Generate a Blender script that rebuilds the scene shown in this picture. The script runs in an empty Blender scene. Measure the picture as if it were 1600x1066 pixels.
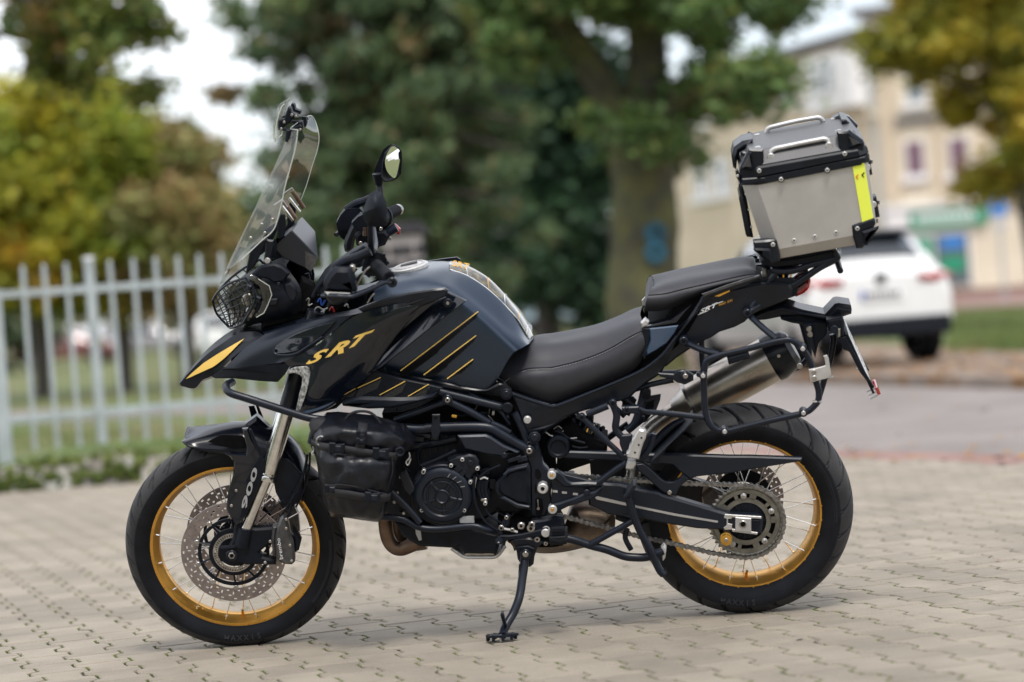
import bpy, bmesh, math, random
import numpy as np
from mathutils import Vector, Matrix
from mathutils.geometry import tessellate_polygon
rnd = random.Random(7)
D = bpy.data
scn = bpy.context.scene
R = math.radians

# ------------------------------------------------------------------ camera
cam_d = D.cameras.new('camera')
cam = D.objects.new('camera', cam_d)
scn.collection.objects.link(cam)
scn.camera = cam
FPX = 3778.0                                   # focal length in pixels of the 1600 px wide photograph
CAM = Vector((-.055, -7.238, .953))
MC = Matrix.Rotation(R(4.73), 4, 'Z') @ Matrix.Rotation(R(90 - .77), 4, 'X') @ Matrix.Rotation(R(-4.33), 4, 'Z')
cam.matrix_world = Matrix.Translation(CAM) @ MC
cam_d.sensor_width = 36
cam_d.lens = 36 * FPX / 1600
cam_d.clip_start = .1
cam_d.clip_end = 2000
cam_d.dof.use_dof = True
cam_d.dof.focus_distance = 7.22
cam_d.dof.aperture_fstop = 1.6

# ------------------------------------------------------------------ sky, sun, exposure
SUN_EL, SUN_AZ = R(60), R(165)                # azimuth clockwise from +Y : the sun stands behind the camera, to the right
w = D.worlds.new('World'); scn.world = w; w.use_nodes = True
nt = w.node_tree; nt.nodes.clear()
N = nt.nodes.new; L = nt.links.new
out = N('ShaderNodeOutputWorld'); bg = N('ShaderNodeBackground')
sky = N('ShaderNodeTexSky'); sky.sky_type = 'NISHITA'; sky.sun_disc = False
sky.sun_elevation = SUN_EL; sky.sun_rotation = SUN_AZ
sky.dust_density = 2.0
tc = N('ShaderNodeTexCoord'); nz = N('ShaderNodeTexNoise'); nz.inputs['Scale'].default_value = 2.2
nz.inputs['Detail'].default_value = 3; nz.inputs['Roughness'].default_value = .45
mp = N('ShaderNodeMapping'); mp.inputs['Scale'].default_value = (1, 1, 2.4)
cr = N('ShaderNodeValToRGB'); cr.color_ramp.elements[0].position = .22; cr.color_ramp.elements[1].position = .66
mx = N('ShaderNodeMix'); mx.data_type = 'RGBA'
mx.inputs['B'].default_value = (11.5, 11.7, 12.2, 1)    # bright cloud cover
L(tc.outputs['Generated'], mp.inputs['Vector']); L(mp.outputs['Vector'], nz.inputs['Vector'])
L(nz.outputs['Fac'], cr.inputs['Fac']); L(cr.outputs['Color'], mx.inputs['Factor'])
L(sky.outputs['Color'], mx.inputs['A']); L(mx.outputs['Result'], bg.inputs['Color'])
bg.inputs['Strength'].default_value = .12
L(bg.outputs['Background'], out.inputs['Surface'])
sun_d = D.lights.new('sun', 'SUN'); sun_d.energy = 1.9; sun_d.angle = R(12); sun_d.color = (1, .95, .88)
sun = D.objects.new('sun', sun_d); scn.collection.objects.link(sun)
sdir = Vector((math.sin(SUN_AZ) * math.cos(SUN_EL), math.cos(SUN_AZ) * math.cos(SUN_EL), math.sin(SUN_EL)))
sun.rotation_euler = sdir.to_track_quat('Z', 'Y').to_euler()
scn.view_settings.view_transform = 'Standard'
scn.view_settings.look = 'None'
scn.view_settings.exposure = .42
scn.view_settings.gamma = 1
scn.view_settings.use_curve_mapping = False

# ------------------------------------------------------------------ materials
def mat(name, col, rough=.5, metal=0., var=0., vs=30, bump=0., bs=80, coat=0., spec=.5, col2=None, bdist=.002, rv=0.):
    m = D.materials.new(name); m.use_nodes = True
    t = m.node_tree; b = t.nodes['Principled BSDF']
    b.inputs['Roughness'].default_value = rough; b.inputs['Metallic'].default_value = metal
    b.inputs['Specular IOR Level'].default_value = spec
    b.inputs['Coat Weight'].default_value = coat; b.inputs['Coat Roughness'].default_value = .04
    n = t.nodes.new
    co = n('ShaderNodeTexCoord')
    c1 = tuple(col) + (1,)
    if var or col2:
        z = n('ShaderNodeTexNoise'); z.inputs['Scale'].default_value = vs; z.inputs['Detail'].default_value = 6
        t.links.new(co.outputs['Object'], z.inputs['Vector'])
        r_ = n('ShaderNodeValToRGB'); r_.color_ramp.elements[0].position = .35; r_.color_ramp.elements[1].position = .65
        if col2: a, c = c1, tuple(col2) + (1,)
        else: a = tuple(x * (1 - var) for x in col) + (1,); c = tuple(min(1, x * (1 + var)) for x in col) + (1,)
        r_.color_ramp.elements[0].color = a; r_.color_ramp.elements[1].color = c
        t.links.new(z.outputs['Fac'], r_.inputs['Fac']); t.links.new(r_.outputs['Color'], b.inputs['Base Color'])
        if rv:
            mr = n('ShaderNodeMapRange'); mr.inputs['To Min'].default_value = max(0, rough - rv); mr.inputs['To Max'].default_value = rough + rv
            t.links.new(z.outputs['Fac'], mr.inputs['Value']); t.links.new(mr.outputs['Result'], b.inputs['Roughness'])
    else:
        b.inputs['Base Color'].default_value = c1
    if bump:
        z2 = n('ShaderNodeTexNoise'); z2.inputs['Scale'].default_value = bs; z2.inputs['Detail'].default_value = 4
        t.links.new(co.outputs['Object'], z2.inputs['Vector'])
        bu = n('ShaderNodeBump'); bu.inputs['Strength'].default_value = bump; bu.inputs['Distance'].default_value = bdist
        t.links.new(z2.outputs['Fac'], bu.inputs['Height']); t.links.new(bu.outputs['Normal'], b.inputs['Normal'])
    return m

M = {}
M['gloss'] = mat('gloss_black', (.004, .006, .011), .12, 0, .3, 4, coat=.6, rv=.03, spec=.3)
M['navy'] = mat('satin_navy', (.008, .012, .021), .40, .1, .12, 6, bump=.03, bs=900, rv=.05, spec=.4)
M['hood'] = mat('hood_black', (.008, .010, .016), .3, 0, .1, 10)
M['tankpaint'] = mat('tank_satin_navy', (.010, .024, .048), .26, .5, .1, 6, bump=.03, bs=900, rv=.03, coat=.6)
M['tankpaint'].node_tree.nodes['Principled BSDF'].inputs['Coat Roughness'].default_value = .3
M['matte'] = mat('matte_black', (.005, .007, .012), .5, 0, .25, 40, spec=.2, bump=.15, bs=600, rv=.08, bdist=.0005)
M['satin'] = mat('satin_black', (.006, .008, .013), .30, spec=.32, metal=0, var=.2, vs=20, rv=.06)
M['frame'] = mat('frame_black', (.006, .009, .017), .34, .0, .2, 25, spec=.32, bump=.1, bs=900, rv=.06, bdist=.0004)
M['gloss2'] = mat('mudguard_black', (.004, .005, .009), .2, 0, .2, 6, spec=.3, rv=.04)
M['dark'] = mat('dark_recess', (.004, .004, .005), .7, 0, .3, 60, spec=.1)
M['engine'] = mat('engine_black', (.009, .011, .017), .44, .1, .25, 50, spec=.28, bump=.25, bs=700, rv=.08, bdist=.0005)
M['rubber'] = mat('tyre_rubber', (.007, .008, .011), .55, 0, .3, 18, spec=.2, bump=.2, bs=400, rv=.1, bdist=.0006)
_m = M['rubber'].copy(); _m.name = 'tyre_tread_rubber'; M['tread'] = _m; _t = _m.node_tree; _b = _t.nodes['Principled BSDF']
_s = _b.inputs['Base Color'].links[0].from_socket; _a = _t.nodes.new('ShaderNodeAttribute'); _a.attribute_name = 'dust'; _x = _t.nodes.new('ShaderNodeMix'); _x.data_type = 'RGBA'
_x.inputs['B'].default_value = (.05, .048, .048, 1); _t.links.new(_a.outputs['Fac'], _x.inputs['Factor']); _t.links.new(_s, _x.inputs['A']); _t.links.new(_x.outputs['Result'], _b.inputs['Base Color'])
M['rubber2'] = mat('moulded_lettering', (.014, .015, .019), .6)
M['gold'] = mat('gold_anodised', (.72, .38, .075), .32, .88, .12, 12, rv=.06)
M['goldb'] = mat('gold_brass', (.75, .42, .08), .25, .9)
M['yellow'] = mat('yellow_decal', (.86, .56, .13), .4)
M['chrome'] = mat('polished_steel', (.72, .71, .69), .2, 1, .1, 60, rv=.06)
M['steel'] = mat('brushed_steel', (.42, .40, .38), .34, 1, .2, 60, rv=.1)
M['spoke'] = mat('spoke_steel', (.75, .74, .72), .28, .9)
M['disc'] = mat('brake_disc_steel', (.30, .26, .25), .38, .8, .15, 50, rv=.08)
M['alu'] = mat('silver_aluminium', (.55, .54, .53), .42, .6, .08, 30, rv=.05)
M['case'] = mat('case_aluminium', (.47, .445, .42), .46, .4, .10, 9, bump=.08, bs=1200, rv=.07)
M['lid'] = mat('lid_grey', (.075, .075, .078), .42, .5, .1, 8, bump=.05, bs=1200, rv=.05)
M['dgrey'] = mat('dark_grey_metal', (.10, .10, .105), .4, .7, .2, 60)
M['sprocket'] = mat('sprocket_steel', (.23, .22, .19), .45, .8, .2, 40, rv=.1)
M['chain'] = mat('chain_steel', (.26, .25, .24), .38, .8, .4, 90)
M['bronze'] = mat('heated_steel', (.11, .065, .045), .42, .8, .4, 18, rv=.1, col2=(.2, .14, .1))
M['titan'] = mat('silencer_steel', (.33, .29, .25), .30, .95, .3, 9, rv=.08, col2=(.55, .51, .46))
M['titan2'] = mat('stained_steel', (.10, .07, .055), .42, .85, .3, 9, rv=.1, col2=(.34, .27, .2))
M['seat'] = mat('seat_vinyl', (.020, .020, .026), .5, 0, .12, 40, bump=.35, bs=900, rv=.05, bdist=.0006)
M['bag'] = mat('bag_fabric', (.005, .006, .010), .34, 0, .2, 40, spec=.35, bump=.3, bs=60, rv=.08, bdist=.004)
M['strap'] = mat('webbing', (.012, .012, .015), .7, 0, .2, 200, bump=.4, bs=1500, bdist=.0005)
M['white'] = mat('white_print', (.8, .8, .8), .4)
M['grey'] = mat('grey_print', (.38, .38, .38), .4)
M['hivis'] = mat('hi_vis_tape', (.86, .93, .10), .4)
M['red'] = mat('red_lens', (.35, .01, .012), .12, coat=1)
M['orange'] = mat('orange_mark', (.8, .2, .03), .4)
M['blue'] = mat('blue_part', (.02, .08, .4), .4)
M['mirror'] = mat('mirror_glass', (.85, .85, .82), .03, 1)
M['stonedecal'] = mat('speckled_trim', (.1, .1, .1), .4, .3, vs=160, col2=(.55, .55, .53))
M['pad'] = mat('tank_pad', (.01, .01, .012), .12, 0, vs=55, col2=(.16, .13, .06), coat=1)

def clear_mat(name, tint, gl=.5, base=.04, mxv=.4):
    m = D.materials.new(name); m.use_nodes = True
    t = m.node_tree; t.nodes.clear(); n = t.nodes.new
    o = n('ShaderNodeOutputMaterial'); mixs = n('ShaderNodeMixShader'); tr = n('ShaderNodeBsdfTransparent'); g = n('ShaderNodeBsdfGlossy')
    fr = n('ShaderNodeLayerWeight'); fr.inputs['Blend'].default_value = gl
    mr = n('ShaderNodeMapRange'); mr.inputs['To Min'].default_value = base; mr.inputs['To Max'].default_value = mxv
    tr.inputs['Color'].default_value = tint; g.inputs['Roughness'].default_value = .04
    t.links.new(fr.outputs['Fresnel'], mr.inputs['Value']); t.links.new(mr.outputs['Result'], mixs.inputs['Fac'])
    t.links.new(tr.outputs[0], mixs.inputs[1]); t.links.new(g.outputs[0], mixs.inputs[2]); t.links.new(mixs.outputs[0], o.inputs[0])
    return m
M['clear'] = clear_mat('clear_acrylic', (.9, .91, .88, 1), .25, .05, .3)
M['cleardge'] = mat('acrylic_edge', (.50, .52, .47), .25)
M['lens'] = clear_mat('headlight_glass', (.75, .75, .75, 1), .5, .12)
M['carglass'] = mat('car_glass', (.02, .025, .03), .06, 0, coat=1)

# ------------------------------------------------------------------ mesh helpers
def link(o, parent=None, label=None, cat=None, group=None, kind=None):
    scn.collection.objects.link(o)
    if parent is not None: o.parent = parent
    if label: o['label'] = label
    if cat: o['category'] = cat
    if group: o['group'] = group
    if kind: o['kind'] = kind
    return o

def mesh(name, vs, fs, m, angle=35, smooth=True):
    me = D.meshes.new(name); me.from_pydata([tuple(v) for v in vs], [], fs)
    me.materials.append(M[m] if isinstance(m, str) else m)
    if smooth:
        me.shade_smooth(); me.set_sharp_from_angle(angle=R(angle))
    return me

def empty(name, loc=(0, 0, 0), label=None, cat=None, group=None, kind=None, rot=None):
    o = D.objects.new(name, None); link(o, None, label, cat, group, kind)
    o.location = loc; o.empty_display_size = .2
    if rot: o.rotation_euler = rot
    return o

def cr_pt(p0, p1, p2, p3, t):
    return .5 * ((2 * p1) + (-p0 + p2) * t + (2 * p0 - 5 * p1 + 4 * p2 - p3) * t * t + (-p0 + 3 * p1 - 3 * p2 + p3) * t ** 3)
def smooth_line(p, k=6, closed=False):
    p = [Vector(q) for q in p]; n = len(p); out = []
    if n < 3 and not closed: return [p[0].lerp(p[-1], i / k) for i in range(k + 1)]
    for i in range(n if closed else n - 1):
        if closed: a, b, c, d = p[i - 1], p[i], p[(i + 1) % n], p[(i + 2) % n]
        else:
            b, c = p[i], p[i + 1]; a = p[i - 1] if i else b * 2 - c; d = p[i + 2] if i + 2 < n else c * 2 - b
        for j in range(k): out.append(cr_pt(a, b, c, d, j / k))
    if not closed: out.append(p[-1])
    return out
def fillet(p, r, k=4):
    """round the corners of a polyline"""
    p = [Vector(q) for q in p]; o = [p[0]]
    for i in range(1, len(p) - 1):
        a, b, c = p[i - 1], p[i], p[i + 1]
        d1 = (a - b); d2 = (c - b); rr = min(r, d1.length * .45, d2.length * .45)
        s, e = b + d1.normalized() * rr, b + d2.normalized() * rr
        for j in range(k + 1):
            t = j / k; o.append(s * (1 - t) ** 2 + b * 2 * t * (1 - t) + e * t * t)
    o.append(p[-1]); return o

class MB:
    def __init__(s): s.v = []; s.f = []
    def add(s, vs, fs):
        b = len(s.v); s.v += [Vector(v) for v in vs]; s.f += [tuple(b + i for i in f) for f in fs]; return s
    def tube(s, pts, r, n=10, caps=True, flat=1.0):
        pts = [Vector(p) for p in pts]; m = len(pts)
        if not hasattr(r, '__len__'): r = [r] * m
        if len(r) != m: r = [r[0] + (r[-1] - r[0]) * i / (m - 1) for i in range(m)]
        tan = [((pts[min(i + 1, m - 1)] - pts[max(i - 1, 0)])).normalized() for i in range(m)]
        up = Vector((0, 0, 1)) if abs(tan[0].z) < .9 else Vector((1, 0, 0))
        x = tan[0].cross(up).normalized(); vs = []
        for i in range(m):
            x = (x - tan[i] * x.dot(tan[i])).normalized(); y = tan[i].cross(x)
            for j in range(n):
                a = 2 * math.pi * j / n
                vs.append(pts[i] + (x * math.cos(a) + y * math.sin(a) * flat) * r[i])
        fs = [(i * n + j, i * n + (j + 1) % n, (i + 1) * n + (j + 1) % n, (i + 1) * n + j) for i in range(m - 1) for j in range(n)]
        if caps: fs += [tuple(range(n))[::-1], tuple((m - 1) * n + j for j in range(n))]
        return s.add(vs, fs)
    def cyl(s, a, b, r, n=16, r2=None):
        return s.tube([a, b], [r, r if r2 is None else r2], n)
    def box(s, c, size, rot=None):
        c = Vector(c); q = rot if rot is not None else Matrix.Identity(3)
        vs = [c + q @ Vector((x * size[0] / 2, y * size[1] / 2, z * size[2] / 2)) for x in (-1, 1) for y in (-1, 1) for z in (-1, 1)]
        return s.add(vs, [(0, 1, 3, 2), (4, 6, 7, 5), (0, 4, 5, 1), (2, 3, 7, 6), (0, 2, 6, 4), (1, 5, 7, 3)])
    def lathe(s, c, prof, n=48, closed=False, sx=1):
        """around the local y axis; prof = [(y, r)]"""
        c = Vector(c); m = len(prof)
        vs = [c + Vector((r * math.cos(2 * math.pi * j / n), y, r * math.sin(2 * math.pi * j / n))) for y, r in prof for j in range(n)]
        rg = m if closed else m - 1
        fs = [(i * n + j, i * n + (j + 1) % n, ((i + 1) % m) * n + (j + 1) % n, ((i + 1) % m) * n + j) for i in range(rg) for j in range(n)]
        return s.add(vs, fs)
    def disc(s, p, t, r, n=20, ch=.15):
        """a round boss whose face looks at the near side: centre p on its face, thickness t"""
        p = Vector(p); c = r * ch
        return s.lathe(p, [(t, 0.0001), (t, r), (c, r), (0, r - c), (0, .0001)], n)
    @staticmethod
    def tess(pts, off):
        if len(pts) < 5: return [tuple(off + i for i in range(len(pts)))]
        tr = tessellate_polygon([[Vector((p.x, p.z, 0)) for p in pts]])
        o = []
        for a, b, c in tr:
            A, B, C = pts[a], pts[b], pts[c]
            cr_ = (B.x - A.x) * (C.z - A.z) - (B.z - A.z) * (C.x - A.x)
            o.append((off + a, off + b, off + c) if cr_ > 0 else (off + a, off + c, off + b))
        return o
    def poly(s, pts, t=.004, ch=.0):
        """extruded outline; pts near-side outline, t = thickness away from the camera side (+y), ch = chamfer"""
        pts = [Vector(p) for p in pts]; n = len(pts)
        area = sum(pts[i].x * pts[(i + 1) % n].z - pts[(i + 1) % n].x * pts[i].z for i in range(n))
        if area < 0: pts = pts[::-1]
        y = Vector((0, t, 0)); vs = []
        if ch:
            ins = []
            for i in range(n):
                a = (pts[i] - pts[i - 1]); b = (pts[(i + 1) % n] - pts[i])
                na = Vector((-a.z, 0, a.x)).normalized(); nb = Vector((-b.z, 0, b.x)).normalized()
                mdir = (na + nb); l = max(mdir.length, .5); mdir = mdir / l
                ins.append(pts[i] + mdir * ch * min(1.6, 1 / max(.5, mdir.dot(na))))
            vs = ins + [p + Vector((0, ch, 0)) for p in pts] + [p + y for p in pts]
            fs = s.tess(ins, 0)
            for k in (0, 1):
                fs += [(k * n + i, (k + 1) * n + i, (k + 1) * n + (i + 1) % n, k * n + (i + 1) % n) for i in range(n)]
            fs += [t_[::-1] for t_ in s.tess(pts, 2 * n)]
        else:
            vs = pts + [p + y for p in pts]
            fs = s.tess(pts, 0) + [t_[::-1] for t_ in s.tess(pts, n)] + [(i, n + i, n + (i + 1) % n, (i + 1) % n) for i in range(n)]
        return s.add(vs, fs)
    def grid(s, rows, closed=False):
        n = len(rows[0]); m = len(rows)
        return s.add([p for r in rows for p in r], [(i * n + j, i * n + j + 1, (i + 1) * n + j + 1, (i + 1) * n + j) for i in range(m - (0 if closed else 1)) for j in range(n - 1)] if not closed else
                     [(i * n + j, i * n + j + 1, ((i + 1) % m) * n + j + 1, ((i + 1) % m) * n + j) for i in range(m) for j in range(n - 1)])
    def surf(s, rows, k=5, kr=4, mirror=False, lin=False):
        cols = [smooth_line(r, k) for r in rows]
        if mirror:
            cols = [[Vector((p.x, -p.y, p.z)) for p in c] for c in cols[:0:-1]] + cols
        n = len(cols[0])
        if not lin:
            tr = [smooth_line([c[j] for c in cols], kr) for j in range(n)]
            cols = [[tr[j][i] for j in range(n)] for i in range(len(tr[0]))]
        return s.grid(cols)
    def mirror(s):
        n = len(s.v)
        s.v += [Vector((p.x, -p.y, p.z)) for p in s.v]
        s.f += [tuple(n + i for i in f)[::-1] for f in s.f]
        return s
    def mirrored(s):
        o = MB(); o.v = [Vector((p.x, -p.y, p.z)) for p in s.v]; o.f = [f[::-1] for f in s.f]; return o
    def build(s, name, m, parent=None, F=None, angle=35, solid=0, bevel=0, flat=False, **kw):
        vs = s.v if F is None else [F @ v for v in s.v]
        me = mesh(name, vs, s.f, m, angle, smooth=not flat)
        if not solid:
            bm = bmesh.new(); bm.from_mesh(me); bmesh.ops.recalc_face_normals(bm, faces=bm.faces); bm.to_mesh(me); bm.free()
        o = D.objects.new(name, me); link(o, parent, **kw)
        if solid:
            q = o.modifiers.new('thickness', 'SOLIDIFY'); q.thickness = solid; q.offset = 0
        if bevel:
            q = o.modifiers.new('bevel', 'BEVEL'); q.width = bevel; q.segments = 2; q.limit_method = 'ANGLE'; q.angle_limit = R(40)
        return o

def both(mb, name, m, parent, F=None, **kw):
    """the same part on the left and on the right side"""
    a = mb.build(name, m, parent, F, **kw); b = mb.mirrored().build(name, m, parent, F, **kw)
    return a, b

def text_mesh(txt, size=1.0, shear=0.0, extr=0.0, bold=0.0):
    c = D.curves.new('lettering', 'FONT'); c.body = txt; c.size = size; c.shear = shear; c.extrude = extr; c.offset = bold
    c.resolution_u = 3
    o = D.objects.new('lettering', c); scn.collection.objects.link(o)
    dg = bpy.context.evaluated_depsgraph_get(); me = D.meshes.new_from_object(o.evaluated_get(dg))
    D.objects.remove(o); D.curves.remove(c)
    vs = [v.co.copy() for v in me.vertices]; fs = [tuple(p.vertices) for p in me.polygons]
    D.meshes.remove(me)
    return vs, fs
def text_on(txt, a, b, h, name, m, parent, shear=0., off=.0015, F=None, up=None, bold=0.):
    """flat print running from point a to point b (in frame coordinates), letters h high"""
    vs, fs = text_mesh(txt, 1, shear, 0, bold)
    x0 = min(v.x for v in vs); x1 = max(v.x for v in vs); y0 = min(v.y for v in vs); y1 = max(v.y for v in vs)
    ex = (b - a); L_ = ex.length; ex = ex.normalized(); ny = Vector((0, -1, 0))
    ez = (up if up is not None else ny.cross(ex)); ez = (ez - ex * ez.dot(ex)).normalized()
    nn = ex.cross(ez).normalized()
    mb = MB(); mb.add([a + ex * (v.x - x0) / (x1 - x0) * L_ + ez * (v.y - y0) / (y1 - y0) * h + nn * off for v in vs], fs)
    vv = mb.v if F is None else [F @ v for v in mb.v]
    me = mesh(name, vv, mb.f, m, smooth=False)
    return link(D.objects.new(name, me), parent)

# ------------------------------------------------------------------ from the photograph to the place
LEAN = R(13.06); STEER = R(5.05); XF = -1.52; RF = .33; RR = .321
MBIKE = Matrix.Rotation(LEAN, 4, 'X')
_o = Vector((XF + .10, 0, 0)); _ax = Vector((math.sin(R(25)), 0, math.cos(R(25))))
MS = Matrix.Translation(_o) @ Matrix.Rotation(STEER, 4, _ax) @ Matrix.Translation(-_o)
CROP = dict(A=(260, 140, 3.807), B=(260, 380, 3.807), C=(180, 620, 2.665), D=(460, 600, 4.1), E=(560, 380, 3.807), F=(660, 600, 4.1),
            G=(560, 780, 4.442), H=(760, 400, 3.806), I=(860, 580, 3.332), J=(1000, 600, 2.806), K=(1040, 380, 3.553), L=(1120, 160, 4.1), X=(0, 0, 1))
INV = {'B': MBIKE.inverted(), 'S': (MBIKE @ MS).inverted()}
def ray(px, py): return MC @ Vector(((px - 800) / FPX, (533 - py) / FPX, -1))
def P(c, u, v, s, fr='B'):
    """point of the motorcycle seen at (u, v) of enlargement c, s metres to the left of the middle plane"""
    x0, y0, k = CROP[c]; px, py = x0 + u / k, y0 + v / k
    m = INV[fr]; o = m @ CAM; d = (m.to_3x3() @ (ray(px, py).to_3d() if len(ray(px, py)) > 3 else ray(px, py)))
    t = (-s - o.y) / d.y
    return o + d * t
def T(c, s, txt, fr='B'):
    out_ = []
    for q in txt.split():
        a = [float(z) for z in q.split(',')]
        out_.append(P(c, a[0], a[1], a[2] if len(a) > 2 else s, fr))
    return out_
def W(px, py, Z):
    """world point at depth Z along the camera's axis"""
    return CAM + (MC.to_3x3() @ Vector(((px - 800) / FPX, (533 - py) / FPX, -1))) * Z
def GP(px, py, z=0.):
    d = MC.to_3x3() @ Vector(((px - 800) / FPX, (533 - py) / FPX, -1))
    return CAM + d * ((z - CAM.z) / d.z)
def xdir(px, Z, z=0.):
    """ground position below the pixel column px at depth Z"""
    hy = 482 - .0757 * (px - 800)
    p = W(px, hy, Z); p.z = z; return p
# ------------------------------------------------------------------ ground
def ground_mat(name, c1, c2, scale, rough=.9, bump=.4, bs=60, c3=None, s3=3):
    m = mat(name, c1, rough, 0, 0, scale, bump, bs, col2=c2, bdist=.01)
    if c3:
        t = m.node_tree; n = t.nodes.new; b = t.nodes['Principled BSDF']
        src = b.inputs['Base Color'].links[0].from_socket
        z = n('ShaderNodeTexNoise'); z.inputs['Scale'].default_value = s3; z.inputs['Detail'].default_value = 5
        co = n('ShaderNodeTexCoord'); t.links.new(co.outputs['Object'], z.inputs['Vector'])
        r_ = n('ShaderNodeValToRGB'); r_.color_ramp.elements[0].position = .48; r_.color_ramp.elements[1].position = .6
        mi = n('ShaderNodeMix'); mi.data_type = 'RGBA'; mi.inputs['B'].default_value = tuple(c3) + (1,)
        t.links.new(z.outputs['Fac'], r_.inputs['Fac']); t.links.new(r_.outputs['Color'], mi.inputs['Factor'])
        t.links.new(src, mi.inputs['A']); t.links.new(mi.outputs['Result'], b.inputs['Base Color'])
    return m
M['grass'] = ground_mat('grass_ground', (.06, .10, .022), (.12, .16, .035), 2.2, c3=(.15, .11, .05), s3=.5)
M['asphalt'] = ground_mat('asphalt', (.19, .168, .155), (.25, .22, .205), 1.2, bs=200)
M['gravel'] = ground_mat('leafy_verge', (.21, .17, .14), (.28, .23, .19), 1.5, c3=(.2, .11, .05), s3=2.5)
M['redpave'] = ground_mat('red_paving', (.21, .125, .105), (.27, .17, .145), 2.5)
M['bed'] = ground_mat('joint_sand', (.085, .082, .045), (.06, .085, .025), 9, c3=(.045, .042, .03), s3=6)
M['stone'] = ground_mat('kerb_stone', (.38, .35, .31), (.22, .20, .18), 5, c3=(.5, .48, .44), s3=7)
M['moss'] = ground_mat('moss', (.05, .08, .012), (.10, .12, .02), 9)
M['brick'] = ground_mat('dark_brick', (.025, .024, .027), (.045, .041, .044), 9)
M['mortar'] = mat('pale_mortar', (.42, .38, .36), .9, var=.15)
M['fence'] = mat('fence_paint', (.335, .372, .378), .45, 0, .14, 5, rv=.05)

def sheet(name, pts, z, m, kind='structure', parent=None, sub=0):
    me = mesh(name, [(p[0], p[1], z) for p in pts], [tuple(range(len(pts)))], m, smooth=False)
    return link(D.objects.new(name, me), parent, kind=kind)
sheet('ground', [(-600, -60), (600, -60), (600, 900), (-600, 900)], -.03, 'grass')
yard_edge = [GP(1900, 738), GP(1600, 726), GP(1340, 716), GP(1050, 704), GP(800, 700), GP(500, 700)]
road_far = [GP(1900, 612), GP(1600, 605), GP(1340, 599), GP(1050, 592), GP(700, 600), GP(340, 628), GP(0, 642), GP(-300, 650)]
road_near = [GP(-300, 690), GP(0, 676), GP(340, 660), GP(500, 690), GP(800, 690), GP(1050, 692), GP(1340, 702), GP(1600, 708), GP(1900, 714)]
def ext(a, b, d): return b + (b - a).normalized() * d
road_far = [ext(road_far[1], road_far[0], 14)] + road_far + [ext(road_far[-2], road_far[-1], 25)]
road_near = [ext(road_near[1], road_near[0], 25)] + road_near + [ext(road_near[-2], road_near[-1], 14)]
sheet('road', road_far + road_near[::1], -.012, 'asphalt')
sheet('red_kerb_strip', [GP(500, 701), GP(800, 701), GP(1050, 704), GP(1340, 716), GP(1600, 726), GP(1900, 738), GP(1900, 714), GP(1600, 708), GP(1340, 702), GP(1050, 692), GP(800, 690), GP(500, 690)], -.006, 'redpave')
sheet('roadside_verge', [GP(1900, 612), GP(1600, 605), GP(1340, 599), GP(1050, 592), GP(700, 600), GP(760, 548), GP(1050, 520), GP(1340, 536), GP(1600, 546), GP(1900, 556)], -.016, 'gravel')
sheet('far_pavement', [xdir(1000, 68), xdir(1800, 60), xdir(1800, 102), xdir(1000, 102)], .05, 'redpave')
# kerb line between the road and the verge
kb = MB()
for a, b in zip(road_far[:6], road_far[1:7]):
    d = (b - a); d.z = 0; l = d.length; nrm = Vector((-d.y, d.x, 0)).normalized()
    k = int(l / 1.0) + 1
    for i in range(k):
        c = a.lerp(b, (i + .5) / k); c.z = .03
        kb.box(c, (l / k - .015, .14, .12), Matrix.Rotation(math.atan2(d.y, d.x), 3, 'Z'))
kb.build('road_kerb', 'gravel', None, kind='structure', bevel=.01)

# interlocking double-T pavers -----------------------------------------
PA = Vector((.385, -.923, 0)).normalized(); PN = Vector((.923, .385, 0)); PL, PW = .2000, .1390
P0 = Vector((.248, -.726, 0))
yard_poly = [(-12, -2), GP(-700, 832), GP(-260, 800), GP(0, 771), GP(300, 748), GP(560, 718), GP(800, 700), GP(1050, 704), GP(1340, 716), GP(1600, 726), GP(1900, 738), GP(2300, 756), (8, -3), (8, -9), (-12, -9)]
yard_poly = [Vector((p[0], p[1], 0)) for p in yard_poly]
yard = sheet('paved_yard', yard_poly, -.007, 'bed')
def inside(p, poly):
    c = False; j = len(poly) - 1
    for i in range(len(poly)):
        a, b = poly[i], poly[j]
        if (a.y > p.y) != (b.y > p.y) and p.x < (b.x - a.x) * (p.y - a.y) / (b.y - a.y) + a.x: c = not c
        j = i
    return c
def paver_outline(g, h):
    """g joint half width, h amount drawn in for the bevel"""
    a, b = PW / 2 + .0145 - g - h, PW / 2 - .0145 - g - h
    e = .0024 + h
    return [(e, -a), (.039, -a), (.061, -b), (.139, -b), (.161, -a), (.2 - e, -a), (.2 - e, a), (.161, a), (.139, b), (.061, b), (.039, a), (e, a)]
def paver_geo():
    t = [(PA * x + PN * y) for x, y in paver_outline(.0038, .0035)]
    l = [(PA * x + PN * y) + Vector((0, 0, -.0045)) for x, y in paver_outline(.0034, 0)]
    l2 = [(PA * x + PN * y) + Vector((0, 0, -.02)) for x, y in paver_outline(.0034, 0)]
    n = 12
    return t + l + l2, [tuple(range(n))] + [(i, n + i, n + (i + 1) % n, (i + 1) % n) for i in range(n)] + [(n + i, 2 * n + i, 2 * n + (i + 1) % n, n + (i + 1) % n) for i in range(n)]
pm = D.materials.new('concrete_paver'); pm.use_nodes = True
t = pm.node_tree; b = t.nodes['Principled BSDF']; n = t.nodes.new
geo = n('ShaderNodeNewGeometry'); z1 = n('ShaderNodeTexNoise'); z1.inputs['Scale'].default_value = 2.2; z1.inputs['Detail'].default_value = 8; z1.inputs['Roughness'].default_value = .65
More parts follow.
